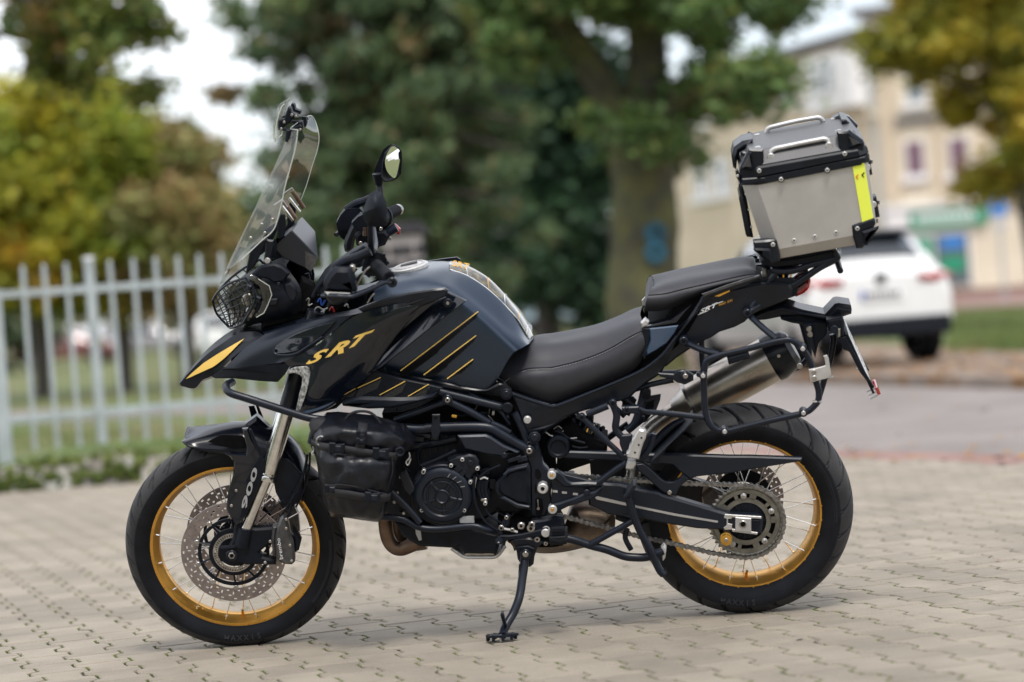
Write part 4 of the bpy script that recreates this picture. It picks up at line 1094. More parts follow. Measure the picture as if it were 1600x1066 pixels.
# exhaust header, collector and silencer
MB().tube(smooth_line(T('G', .06, "185,60 188,170 205,270 245,330 300,345 380,315 460,290"), 6), .0215, 18).build('exhaust_header', 'bronze', bike)
MB().tube(smooth_line(T('G', .0, "250,120 260,220 300,300 400,310 470,300"), 6), .0215, 18).build('exhaust_header', 'bronze', bike)
col = [P('G', u, v, 0.0) for u, v in ((1010, 330), (1100, 340), (1230, 330), (1400, 320), (1560, 300))] + [P('I', 330, 790, -.03), P('I', 420, 700, -.08)]
MB().poly(smooth_line(T('G', .05, "1030,318 1100,350 1220,394 1330,400 1440,388 1540,366") + T('I', .05, "215,925 320,872 335,820 330,765 300,742 240,725 170,718 110,735") + T('G', .05, "1400,250 1230,270 1080,290"), 3, closed=True), .13, .03).build('exhaust_collector', 'titan2', bike, angle=60)
mid = [P('I', 420, 640, -.08), P('I', 450, 420, -.12), P('I', 520, 300, -.15), P('K', 60, 925, -.17), P('K', 160, 860, -.175)]
MB().tube(smooth_line(mid, 6), .026, 18).build('exhaust_pipe', 'titan', bike)
s0_, s1_ = P('K', 150, 880, -.175), P('K', 590, 640, -.175); sd = (s1_ - s0_)
sil = MB().tube([s0_ - sd * .22, s0_ - sd * .05, s0_, s0_ + sd * .5, s1_, s1_ + sd * .03], [.034, .052, .068, .070, .070, .068], 24)
so = sil.build('silencer', 'titan', bike, angle=40)
MB().tube([s1_ - sd * .02, s1_ + sd * .05, s1_ + sd * .22, s1_ + sd * .27], [.0725, .074, .062, .045], 24).build('silencer_cap', 'satin', so, angle=25)
MB().disc(P('K', 628, 628, -.09), .004, .005).build('cap_bolt', 'steel', so)
MB().poly(T('K', -.10, "345,640 460,605 466,640 350,675"), .004, .003).build('heat_guard', 'matte', so)
MB().tube([s0_ - sd * .02 + V((0, 0, 0)), s0_ + sd * .015], .0725, 24).build('silencer_band', 'steel', so)

# hoses, looms and clamps round the cylinder head and the shock absorber
for s_, pts_, r_, m_ in (
    (.13, ("D", "700,330 760,300 850,305 930,330 1000,360"), .0050, 'matte'), (.14, ("D", "800,520 790,450 820,400 880,380"), .0055, 'matte'), (.13, ("D", "740,560 700,520 720,460 770,430"), .0045, 'matte'),
    (.12, ("F", "340,160 360,130 400,125 430,150 425,190"), .0022, 'steel'), (.12, ("F", "420,200 470,250 540,290 570,300"), .0016, 'steel'), (.12, ("F", "450,150 455,200 452,225"), .0042, 'matte'),
    (.11, ("F", "480,170 520,165 550,200 545,260"), .0040, 'matte'), (.13, ("F", "210,190 250,205 290,200 340,220"), .0030, 'matte'), (.14, ("D", "1100,180 1150,200 1210,190"), .0035, 'matte'),
    (.15, ("F", "380,560 395,590 380,620"), .0050, 'frame'), (.19, ("F", "370,610 395,600 420,610"), .0030, 'alu'), (.13, ("F", "590,820 560,850 500,830 470,800"), .0040, 'matte'),
    (.12, ("F", "780,300 820,330 880,345 940,350 990,345"), .0030, 'steel'), (.10, ("F", "840,290 870,270 900,300 880,320"), .0020, 'alu'), (.12, ("F", "960,400 1010,410 1060,405"), .0035, 'matte')):
    MB().tube(smooth_line(T(pts_[0], s_, pts_[1]), 5), r_, 8).build('hose' if m_ == 'matte' else 'wire_clip', m_, eng)
for c_, u, v, s_, w_, h_, m_ in (('F', 205, 205, .15, .016, .010, 'goldb'), ('F', 455, 185, .13, .008, .014, 'alu'), ('F', 540, 215, .13, .014, .010, 'frame'), ('F', 395, 190, .13, .020, .012, 'frame'), ('D', 800, 350, .14, .03, .016, 'frame'), ('D', 900, 340, .14, .026, .02, 'engine'),
    ('F', 385, 710, .185, .014, .022, 'engine'), ('F', 395, 740, .19, .02, .008, 'steel'), ('D', 690, 830, .14, .02, .012, 'engine'), ('F', 400, 560, .15, .03, .02, 'engine'), ('F', 450, 640, .15, .02, .03, 'engine'), ('F', 590, 480, .185, .04, .012, 'engine'), ('F', 640, 480, .18, .03, .016, 'frame')):
    MB().box(P(c_, u, v, s_), (w_, .012, h_), Matrix.Rotation(rnd.uniform(-.3, .3), 3, 'Y')).build('connector', m_, eng, bevel=.002)
hx0, hx1 = P('F', 835, 215, .03), P('F', 1130, 345, .03); ax3 = (hx1 - hx0).normalized(); u3 = ax3.cross(V((0, 1, 0))).normalized(); v3 = ax3.cross(u3)
MB().tube([hx0 + (hx1 - hx0) * (i / 160) + (u3 * math.cos(i * .314) + v3 * math.sin(i * .314)) * .033 for i in range(161)], .0058, 8).build('shock_spring', 'frame', bike)
MB().tube([hx0.lerp(hx1, .7), hx0.lerp(hx1, .82)], .030, 20).build('spring_collar', 'goldb', bike); MB().tube([hx0, hx1], .012, 12).build('damper_rod', 'steel', bike)
# ---- frame, footrests, stands ---------------------------------------------
BF = 'B'
fr_ = MB()
def tb(c, s, txt, r, fil=.0, n=12, mb=None):
    p_ = T(c, s, txt)
    if fil: p_ = fillet(p_, fil)
    elif len(p_) > 2: p_ = smooth_line(p_, 5)
    (mb or fr_).tube(p_, r, n)
tb('F', .155, "110,50 510,150", .0125); tb('F', .16, "160,108 300,175 430,250", .0115); tb('D', .16, "640,232 760,190 980,110", .0095)
tb('D', .168, "620,275 780,290 900,283", .0145); tb('F', .168, "20,285 110,280 400,278 500,320 600,380 680,420", .0155)
tb('F', .16, "590,185 640,290 670,370", .011); tb('D', .13, "700,400 850,385 1040,350", .014); tb('F', .165, "440,250 520,285 560,310", .009)
tb('F', .14, "300,60 470,150 560,260", .006)
frm = fr_.build('frame', 'frame', bike); fr_.mirrored().build('frame', 'frame', bike)
for c, u, v, s, r, m_ in (('F', 160, 105, .18, .0150, 'frame'), ('F', 160, 105, .182, .0075, 'steel'), ('F', 537, 68, .185, .0170, 'matte'), ('F', 537, 68, .187, .0105, 'frame'), ('F', 545, 155, .184, .0155, 'matte'),
                         ('F', 672, 233, .176, .0110, 'alu'), ('F', 718, 347, .184, .0175, 'matte'), ('F', 718, 347, .187, .0110, 'frame'), ('F', 684, 432, .185, .0165, 'frame'), ('F', 684, 432, .188, .0090, 'steel'), ('F', 684, 432, .1885, .004, 'dark'),
                         ('D', 655, 165, .18, .005, 'matte'), ('F', 82, 345, .185, .007, 'frame'), ('F', 160, 105, .1825, .0035, 'dark')):
    MB().disc(P(c, u, v, s), .012, r, 24).build('frame_bolt', m_, frm)
MB().poly(T('F', .186, "62,196 112,196 112,250 118,300 98,350 62,350 52,300 60,250"), .006, .0015).build('frame_bracket', 'frame', frm)
MB().disc(P('F', 84, 218, .189), .004, .004).build('frame_bolt', 'dark', frm)
pp = MB().poly(T('F', .172, "655,405 700,385 742,400 755,440 762,480 775,520 800,545 835,600 832,650 822,700 830,760 812,800 790,845 742,862 704,846 694,800 690,620 690,540 675,500 655,440"), .03, .005)
piv = pp.build('pivot_plate', 'frame', bike); pp.mirrored().build('pivot_plate', 'frame', bike)
for tx in ("722,550 745,545 762,580 758,605 738,612 722,595", "722,740 745,728 770,740 775,800 760,845 738,850 724,830", "720,650 728,640 730,700 722,700"):
    MB().poly(T('F', .1735, tx), .004).build('plate_slot', 'dark', piv)
MB().disc(P('F', 742, 800, .176), .004, .0045).build('frame_bolt', 'steel', piv); MB().tube(T('F', .176, "738,740 742,790"), .002, 6).build('brake_spring', 'steel', piv)
for u, v, r in ((828, 587, .0125), (833, 808, .013), (770, 673, .0155)):
    MB().disc(P('F', u, v, .205), .03, r, 24).build('pivot_bolt', 'alu', piv); MB().disc(P('F', u, v, .2055), .003, r * .42, 6, ch=.05).build('bolt_socket', 'goldb' if r < .015 else 'dark', piv)
fpb = MB().poly(T('F', .196, "822,560 862,556 900,580 930,620 960,634 1060,630 1146,636 1160,655 1130,664 1000,668 905,662 880,640 850,612 822,600"), .02, .005)
fpb.poly(T('F', .196, "806,812 822,775 880,762 960,735 1030,705 1100,690 1150,655 1160,665 1135,705 1100,735 1010,765 930,790 880,815 850,845 815,838"), .02, .005)
fpb.poly(T('F', .185, "830,560 1150,640 1110,720 820,820 828,700"), .012, .002)
hgr = both(fpb, 'footrest_hanger', 'frame', bike)[0]
for u in (848, 908, 978): MB().poly(T('F', .1865, f"{u - 14},{680 + (u - 848) * .13} {u + 18},{683 + (u - 848) * .13} {u + 18},{697 + (u - 848) * .13} {u - 14},{694 + (u - 848) * .13}"), .003).build('hanger_slot', 'alu', hgr)
MB().disc(P('F', 1052, 698, .199), .01, .0095, 20).build('frame_bolt', 'frame', hgr)
# lower hanger, footrest, gear lever
MB().poly(T('F', .18, "700,880 780,870 850,850 900,855 905,920 860,935 800,940 700,935 690,905"), .03, .006).build('lower_bracket', 'frame', bike)
pg = MB(); pc_ = P('F', 872, 975, .30); 
pg.box(P('F', 872, 972, .27), (.05, .095, .026)); pgo = both(pg, 'footrest', 'rubber', bike, bevel=.004)[0]
for i in range(4):
    for j in range(3): MB().box(P('F', 838 + i * 22, 932 + 0 * j, .31 - j * .03), (.0085, .018, .008)).build('tread_block', 'rubber', pgo)
for i in range(7): MB().disc(P('F', 828 + i * 15, 1012 + abs(3 - i) * -3, .32), .01, .0045, 10).build('footrest_stud', 'rubber', pgo)
MB().disc(P('F', 789, 958, .24), .03, .0125, 20).build('lever_pivot', 'alu', bike)
gl = MB().poly(T('F', .235, "478,985 500,972 560,972 640,962 740,938 800,925 815,950 800,985 770,975 700,985 560,1000 500,1030 480,1035 468,1010"), .012, .003); gl.tube([P('F', 490, 1005, .225), P('F', 490, 1005, .285)], .0105, 14)
gla = gl.build('gear_lever', 'matte', bike); MB().disc(P('F', 487, 1020, .287), .004, .0035).build('lever_end', 'steel', gla)
lk = MB().tube(T('F', .225, "505,925 560,935 610,950"), .0038, 8); lk.build('shift_rod', 'alu', gla)
MB().poly(T('F', .225, "520,870 540,830 562,845 556,900 530,925 505,930 508,900"), .008, .002).build('shift_arm', 'frame', gla)
for u, v, r in ((538, 858, .006), (505, 925, .0085), (575, 938, .006), (632, 912, .0105), (695, 928, .012), (735, 998, .0085), (790, 1025, .006), (700, 905, .0095)):
    MB().disc(P('F', u, v, .232), .012, r, 16).build('linkage_bolt', 'steel', gla); MB().disc(P('F', u, v, .2325), .002, r * .45, 6, ch=.03).build('bolt_socket', 'dark', gla)
# side stand, its foot on the paving
def ground_pt(c, u, v, z):
    x0, y0, k = CROP[c]; g_ = GP(x0 + u / k, y0 + v / k, z); return INV['B'] @ g_
footc = ground_pt('G', 992, 962, .012)
leg0 = P('G', 1152, 400, .17)
leg_pts = [leg0]
pix = [(1150, 470), (1136, 560), (1125, 640), (1108, 710), (1075, 790), (1040, 850), (1012, 905), (1000, 945)]
for i, (u, v) in enumerate(pix):
    f_ = (i + 1) / len(pix); leg_pts.append(P('G', u, v, .17 + (-footc.y - .17) * f_))
st = MB().tube(smooth_line(leg_pts, 4), .0128, 14); sto = st.build('side_stand', 'frame', bike)
wm = MBIKE.inverted().to_3x3()
ft = MB(); gq = MBIKE @ footc
for i in range(2):
    pts_ = [gq + V((.046 * math.cos(a) * (1 + .1 * math.cos(3 * a)), .032 * math.sin(a), [.004, .010][i])) for a in [2 * math.pi * q / 16 for q in range(16)]]
    ft.add([MBIKE.inverted() @ p_ for p_ in pts_], [tuple(range(16))])
base_ = len(ft.v) - 32; ft.f += [(base_ + q, base_ + (q + 1) % 16, base_ + 16 + (q + 1) % 16, base_ + 16 + q) for q in range(16)]
for q in range(9):
    a = 2 * math.pi * q / 9; ft.cyl(MBIKE.inverted() @ (gq + V((.041 * math.cos(a), .028 * math.sin(a), -.006))), MBIKE.inverted() @ (gq + V((.041 * math.cos(a), .028 * math.sin(a), .011))), .0048, 8)
ft.build('stand_foot', 'matte', sto)
MB().cyl(MBIKE.inverted() @ (gq + V((0, -.01, -.010))), MBIKE.inverted() @ (gq + V((0, -.01, .012))), .005, 8).build('foot_screw', 'chrome', sto)
sk = -footc.y - .0
MB().tube([P('G', 1022, 885, sk - .01), P('G', 1008, 840, sk + .0), P('G', 998, 800, sk + .01)], [.006, .0055, .006], 8).tube([P('G', 990, 796, sk + .01), P('G', 1010, 796, sk + .01)], .009, 10).build('stand_tang', 'frame', sto)
MB().tube(smooth_line([P('G', 1128, 450, .19), P('G', 1124, 520, .20)], 20), .0055, 8).build('stand_spring', 'matte', sto)
for q in range(12): MB().lathe(P('G', 1128 - q * .3, 462 + q * 6, .192), [(-.004, .0001), (-.004, .0065), (.004, .0065), (.004, .0001)], 8).build('spring_coil', 'frame', sto)
MB().poly(T('G', .165, "1070,290 1110,270 1200,270 1290,300 1240,345 1222,400 1215,455 1190,475 1130,462 1105,420 1095,360"), .02, .005).build('stand_bracket', 'frame', sto)
MB().disc(P('G', 1160, 388, .19), .03, .0165, 24).build('stand_pivot', 'frame', sto); MB().disc(P('G', 1160, 386, .1915), .004, .009, 12).build('pivot_bolt', 'steel', sto)
MB().poly(T('G', .175, "1085,345 1105,330 1180,325 1225,345 1215,365 1110,365"), .01, .003).build('stand_switch', 'matte', sto)
# centre stand
cs = MB()
tb('I', .17, "60,865 130,880 200,905 300,930 390,968 500,972 590,935", .0125, .02, mb=cs); tb('I', .185, "405,655 430,740 470,840 520,930 565,1030 590,1060", .0115, mb=cs); tb('I', .175, "205,905 330,835 445,770", .0095, mb=cs)
tb('I', .15, "400,820 390,870 420,930", .008, mb=cs)
cso = cs.build('centre_stand', 'frame', bike); MB().poly(T('I', .215, "378,655 430,590 448,590 442,615 392,670"), .05, .003).build('stand_pedal', 'frame', cso)
cs.mirrored().build('centre_stand', 'frame', bike)
MB().poly(T('I', .178, "575,925 590,908 604,925 598,975 585,992 580,960"), .03, .003).build('stand_pad', 'alu', cso)
# rear brake pipe side bits and shock absorber
for i in range(6):
    c_ = P('F', 880 + i * 36, 300 + 12 * math.sin(i), .04); MB().tube([c_ + V((0, 0, -.035)), c_ + V((.01, 0, .04))], .011, 8).build('shock_coil', 'matte', bike)
MB().tube([P('F', 850, 250, .0), P('F', 1120, 330, .0)], .035, 16).build('shock_absorber', 'engine', bike)
MB().lathe(P('F', 870, 410, .14), [(.1, .0001), (.1, .034), (.01, .034), (0, .03), (0, .024), (.004, .02), (.004, .0001)], 32).build('swingarm_pivot', 'matte', bike)
MB().poly(T('F', .10, "780,300 860,260 960,240 1040,330 1180,390 1180,470 880,470 800,440"), .15, .01).build('shock_linkage', 'dark', bike)
tb2 = MB(); tb('F', .12, "850,300 900,320 940,350 1040,380", .004, mb=tb2); tb('F', .12, "860,280 880,300 900,290", .003, mb=tb2); tb2.build('brake_hose', 'matte', bike)
# passenger footrest bracket
pb_ = MB(); tb('I', .205, "165,242 260,335 375,440", .0085, mb=pb_); tb('I', .20, "325,170 345,230 340,300 375,345 430,385", .0105, mb=pb_); tb('I', .19, "190,225 300,180", .0105, mb=pb_); tb('I', .2, "540,325 520,400 480,450 440,460", .008, mb=pb_); tb('I', .2, "250,580 330,520 395,475", .010, mb=pb_)
pb_.poly(T('I', .21, "360,335 420,330 440,350 420,400 400,440 378,430 360,380"), .012, .003); pb_.poly(T('I', .19, "470,350 545,318 545,335 520,410 490,450 455,458"), .012, .003)
pbo = both(pb_, 'pillion_bracket', 'frame', bike)[0]
for u, v, r in ((163, 242, .0095), (325, 170, .0115), (397, 205, .010)): MB().disc(P('I', u, v, .213), .02, r, 20).build('frame_bolt', 'frame', pbo); MB().disc(P('I', u, v, .2135), .002, r * .5, 6, ch=.03).build('bolt_socket', 'dark', pbo)
pr_ = MB().poly(T('I', .245, "445,325 462,302 480,308 490,303 500,318 497,350 485,375 472,415 460,462 430,458 400,452 395,430 408,415 410,395 424,372 426,355 436,345"), .025, .004)
pr_.poly(T('I', .235, "403,470 440,468 446,485 432,510 410,516 392,508"), .03, .004)
pro = pr_.build('pillion_footrest', 'alu', bike)
for u, v in ((474, 348), (460, 385), (440, 425)): MB().disc(P('I', u, v, .2465), .003, .003, 8).build('peg_bolt', 'dark', pro)

# ---- crash bars -------------------------------------------------------------
cb = MB()
p_ = T('B', .24, "392,828,.12 352,845,.18 362,888,.23 500,930 700,995 850,1042 960,1055") + T('D', .24, "230,230 420,250,.23")
cb.tube(fillet(p_, .03), .0115, 14)
tb('D', .23, "200,225 130,300 108,380", .0115, mb=cb)
p_ = T('D', .22, "560,850 700,868") + T('G', .22, "420,195 560,207 780,187 880,210 985,238,.19"); cb.tube(smooth_line(p_, 5), .0098, 12)
tb('D', .225, "620,690 720,790 805,890", .0100, mb=cb)
tb('D', .2, "600,690 560,770 555,850", .0098, mb=cb)
both(cb, 'crash_bar', 'frame', bike)

# ---- tank -------------------------------------------------------------------
tk = MB()
rows_t = [
 T('E', 0, "200,172 310,142 430,130 560,128 690,167 830,272 950,412 1040,562"),
 T('E', .06, "150,212 270,178 400,163 540,165 660,207 800,307 925,440 1020,592"),
 T('E', .118, "100,262 240,232 380,214 530,224 640,288 770,390 890,500 1005,604"),
 T('E', .155, "90,330 230,300 370,280 520,272 640,342 745,425 860,530 965,628"),
 T('E', .172, "100,420 230,390 370,370 520,345 640,400 740,485 850,580 925,650"),
 T('E', .172, "110,560 230,560 370,560 510,560 625,590 735,630 830,665 885,705"),
 T('E', .158, "130,742 250,772 390,800 510,822 620,845 700,858 765,865 822,822"),
 T('E', .10, "135,760 250,790 390,815 510,838 620,860 700,872 770,880 830,835")]
tk.surf(rows_t, 6, 4, mirror=True)
tank = tk.build('fuel_tank', 'tankpaint', bike, angle=60)
MB().poly(T('E', .16, "108,750 140,742 260,782 400,806 520,830 620,856 700,868 762,870 835,832 862,842 850,858 770,888 700,888 610,880 500,862 400,842 250,812 120,772"), .02, .004).build('tank_trim', 'satin', tank)
# print on the tank
def tank_s(u, v):
    """lateral position of the tank's near face under pixel (u,v) of enlargement E"""
    return .1745
dec = MB(); pin = MB()
for (x0, y0), (x1, y1), n_, hgt in (((250, 760), (712, 408), 30, 105), ((388, 785), (700, 550), 20, 95), ((527, 808), (682, 692), 10, 60)):
    a, b_ = P('E', x0, y0, .1745), P('E', x1, y1, .1745); d = (b_ - a).normalized(); nrm = V((-d.z, 0, d.x)) * .0011
    pin.poly([a - nrm, b_ - nrm, b_ + nrm, a + nrm], .004)
    for i in range(n_):
        t_ = (i + .6) / n_; u, v = x0 + (x1 - x0) * t_, y0 + (y1 - y0) * t_
        hh = min(hgt, (800 - v) * .9 if v > 700 else 999) * (.95 if t_ < .62 else max(.35, (1.3 - t_) * 1.1))
        p0, p1 = P('E', u + 4, v + 6, .1743), P('E', u + 4 - hh * .62, v + 6 + hh, .1743)
        if p1.z < P('E', 400, 806, .17).z: 
            p1 = p0.lerp(p1, .6)
        w_ = V((.0017, 0, .0003)); dec.poly([p0 - w_, p0 + w_, p1 + w_, p1 - w_], .004)
pin.build('tank_pinstripe', 'yellow', tank); dec.build('tank_hatching', mat('hatch_print', (.003, .003, .004), .6, spec=.1), tank, kind='stuff')
# fuel cap and pad
def frame_on(pts3):
    a, b_, c_ = pts3; ex = (b_ - a).normalized(); n_ = ex.cross(c_ - a).normalized(); return ex, n_
cc = P('E', 308, 152, .0); ex = (P('E', 400, 146, 0) - P('E', 215, 186, 0)).normalized(); eyv = V((0, 1, 0)); nz_ = ex.cross(eyv).normalized(); nz_ = nz_ if nz_.z > 0 else -nz_
def ring_at(c, ex, ey, nz, prof, n=40):
    mb = MB(); m_ = len(prof)
    vs = [c + ex * (r * math.cos(2 * math.pi * j / n)) + ey * (r * math.sin(2 * math.pi * j / n)) + nz * h for h, r in prof for j in range(n)]
    return mb.add(vs, [(i * n + j, i * n + (j + 1) % n, (i + 1) * n + (j + 1) % n, (i + 1) * n + j) for i in range(m_ - 1) for j in range(n)])
cc = cc + nz_ * .006
capo = ring_at(cc, ex, eyv, nz_, [(-.01, .056), (.002, .055), (.005, .05), (.004, .040), (.006, .036), (.007, .022), (.006, .0001)]).build('fuel_cap', 'alu', tank)
ring_at(cc + nz_ * .004, ex, eyv, nz_, [(0, .046), (.003, .045), (.003, .041), (0, .040)]).build('cap_ring', 'grey', capo)
MB().box(cc + nz_ * .009, (.05, .018, .006), Matrix.Rotation(-.2, 3, 'Y')).build('cap_flap', 'dgrey', capo, bevel=.002)
pd = MB(); e0 = [p_ + V((0, 0, .0025)) for p_ in T('E', 0, "540,125 640,143 760,206 860,302 950,412 1010,500 1040,562")]
e1 = [p_ + V((0, -.003, .002)) for p_ in T('E', .050, "545,160 650,197 765,272 865,366 950,460 1000,545 1018,600")]
pd.surf([e0, [p_.lerp(q_, .5) + V((0, -.0, .004)) for p_, q_ in zip(e0, e1)], e1], 6, 3, mirror=True)
pdo = pd.build('tank_pad', 'pad', tank, solid=.002)
pe = MB(); pe.tube(smooth_line(e1, 6), .0022, 6); both(pe, 'pad_edge', 'chrome', pdo)
for i, tt in enumerate((1.0, 2.1, 3.1, 4.1, 5.0)):
    k = int(tt); f_ = tt - k; A_ = e0[k].lerp(e0[k + 1], f_); B_ = e1[k].lerp(e1[k + 1], f_); k2 = min(k + 1, 5)
    C_ = e1[k].lerp(e1[k + 1], min(1, f_ + .75))
    mid_ = A_.lerp(B_, .5) + V((0, 0, .006))
    l_ = MB().tube([A_ + V((0, 0, .002)), mid_, B_, C_], .0018, 5); both(l_, 'pad_line', 'goldb' if i % 2 else 'chrome', pdo)
ex2 = (e0[1] - e0[0]).normalized()
tv, tf = text_mesh('JOURNEY', 1, 0, 0, .02); x1_ = max(v.x for v in tv)
a = P('E', 556, 150, .03) + V((0, 0, .007)); b_ = P('E', 655, 172, .03) + V((0, 0, .007))
text_on('SRT', a, b_, .030, 'pad_lettering', 'goldb', pdo, up=V((0, 1, .4)), off=.001, bold=.01)

# ---- beak and side cowls ------------------------------------------------------
bk = MB()
bk.surf([T('B', 0, "76,828 150,738 235,640 330,558 420,505 520,488 640,468 760,440"),
         T('B', .05, "79,834,.018 160,742,.035 250,655,.05 340,592,.07 425,538,.085 530,525,.1 650,508,.12 770,470,.14")], 5, 2, lin=True, mirror=True)
bk.surf([T('B', .05, "79,834,.018 160,742,.035 250,655,.05 340,592,.07 425,538,.085 530,525,.1 575,545,.125 590,548,.13"),
         T('B', .05, "84,846,.02 150,800,.035 235,735,.055 300,690,.07 370,640,.09 440,600,.105 520,570,.12 590,548,.132"),
         T('B', .05, "90,851,.018 168,864,.032 215,815,.045 268,792,.06 330,745,.08 385,690,.1 470,622,.118 590,549,.13")], 5, 2, lin=True)
bk.surf([T('B', .05, "90,851,.018 168,864,.032 215,815,.045 268,792,.06 330,745,.08 385,690,.1"), T('B', 0, "90,851 168,868 215,825 268,805 330,765 385,720")], 4, 2, lin=True)
bk2 = MB(); bk2.v, bk2.f = list(bk.v), list(bk.f)
beak = bk.build('beak', 'satin', bike, angle=20); bk2.mirrored().build('beak', 'satin', beak)
yd = MB().poly([p_ + V((0, -.004, 0)) for p_ in T('B', .05, "118,806,.032 150,774,.04 220,714,.052 300,662,.072 380,614,.09 464,566,.108 430,600,.103 385,646,.095 345,684,.086 308,714,.077 280,734,.07 200,770,.052 150,793,.04")], .003)
both(yd, 'beak_flash', 'yellow', beak)
# satin navy side
c1 = MB()
c1.surf([T('B', .1, "560,520,.08 700,478,.09 830,438,.10 950,422,.11 1100,398,.13 1200,365,.15 1300,332,.16 1450,298,.165 1600,268,.165"),
         T('B', .1, "585,543,.13 700,508,.15 830,470,.17 950,445,.19 1100,428,.20 1200,402,.205 1300,372,.205 1450,335,.2 1600,292,.19")], 5, 2, lin=True)
c1.surf([T('B', .1, "585,543,.132 700,508,.152 800,478,.17 900,455,.187 1000,440,.198 1110,428,.204"),
         T('B', .1, "470,620,.118 560,600,.15 660,570,.175 780,530,.19 900,500,.198 1040,480,.203"),
         T('B', .1, "400,690,.105 500,670,.145 620,650,.175 740,630,.195 850,590,.20 1000,520,.205"),
         T('B', .1, "345,745,.095 450,738,.13 560,725,.16 640,715,.18 700,705,.195 840,640,.205")], 4, 3)
cw = MB(); cw.v, cw.f = list(c1.v), list(c1.f); cowl = c1.build('side_cowl', 'navy', bike, angle=30); cw.mirrored().build('side_cowl', 'navy', bike)
both(MB().poly([p_ + V((0, -.006, 0)) for p_ in T('B', .19, "640,640,.178 655,608,.18 700,575,.182 780,532,.19 880,495,.197 1008,462,.203 975,505,.204 930,548,.203 850,600,.2 780,640,.198 700,655,.19 650,655,.182")], .01, .002), 'intake_shade_plate', 'gloss', cowl)  # raised black plate, its colour stands for the shade inside the scoop
both(MB().tube(smooth_line([p_ + V((0, -.006, 0)) for p_ in T('B', .19, "640,630,.18 650,655,.184 690,665,.192 770,655,.2 850,607,.203 930,555,.206")], 5), .0035, 8), 'intake_lip', 'navy', cowl)
both(MB().poly(T('B', .15, "268,795,.065 330,748,.085 345,744,.1 450,738,.13 560,727,.16 640,717,.178 735,708,.195 742,718,.198 706,780,.19 662,828,.17 560,822,.14 400,806,.10 290,806,.07"), .015, .002), 'cowl_underside', 'matte', cowl)
# gloss panel with lettering
gp = MB()
R1 = T('B', .2, "700,706,.197 840,640,.212 960,560,.222 1110,438,.226 1300,378,.222 1470,340,.21 1590,318,.205")
R2 = T('B', .2, "745,738,.200 870,690,.222 990,630,.232 1120,560,.235 1280,480,.232 1420,420,.22 1560,345,.208")
R3 = T('B', .2, "852,738,.215 900,740,.228 1010,710,.236 1100,680,.236 1200,620,.232 1330,520,.222 1520,370,.208")
R4 = T('B', .2, "850,800,.215 890,840,.226 960,840,.23 1050,800,.23 1150,720,.228 1290,600,.22 1500,392,.207")
R5 = T('B', .2, "832,890,.208 860,900,.214 910,915,.218 980,890,.22 1090,800,.22 1250,680,.216 1440,470,.206")
R6 = T('B', .2, "790,1000,.195 830,1018,.197 880,1000,.2 985,960,.205 1060,900,.208 1200,790,.208 1350,580,.205")
gp.surf([R1, R2, R3, R4, R5, R6], 4, 3)
gq_ = MB(); gq_.v, gq_.f = list(gp.v), list(gp.f); gpo = gp.build('gloss_cowl', 'gloss', bike, angle=40); gq_.mirrored().build('gloss_cowl', 'gloss', bike)
ltr = ((('S'), (832, 724), (985, 682), .0295), ('R', (945, 682), (1112, 636), .0320), ('T', (1085, 625), (1262, 566), .0280))
for chv, a_, b_, h_ in ltr:
    text_on(chv, P('B', *a_, .238), P('B', *b_, .243), h_, 'maker_lettering', 'yellow', gpo, shear=.8, up=V((.0, 0, 1)), bold=.035)
both(MB().poly(T('B', .215, "708,778 740,748 770,738 835,733 852,742 856,790 838,870 820,930 792,1000 772,990 790,900 806,840 808,800 790,782 760,772"), .004, .001), 'speckled_trim', 'stonedecal', gpo)
# panel between cowl and tank
both(MB().poly(T('E', .208, "-20,820,.195 60,714,.19 250,530,.185 450,352,.18 520,286,.178 642,345,.198 400,530,.214 142,738,.216 60,778,.212"), .012, .003), 'tank_side_panel', 'gloss', tank)
MB().disc(P('E', 531, 358, .212), .006, .0130, 20).build('panel_bolt', 'matte', tank); MB().disc(P('E', 531, 358, .2135), .003, .005, 6, ch=.05).build('bolt_socket', 'steel', tank)
both(MB().poly(T('E', .213, "-5,392 60,365 150,332 300,297 430,277 512,268 534,282 522,318 440,352 340,392 240,432 190,440 110,432 40,425"), .012, .004), 'upper_cowl_trim', 'satin', tank)
both(MB().poly(T('E', .200, "-10,425 190,440 520,322 440,372 250,530 60,715 -60,810 -120,860"), .012, .003), 'cowl_blade', 'gloss', tank)
both(MB().poly(T('E', .2165, "90,425 200,385 330,345 420,318 370,345 300,368 250,385 215,408 160,430"), .003, .001), 'trim_highlight', 'gloss', tank)
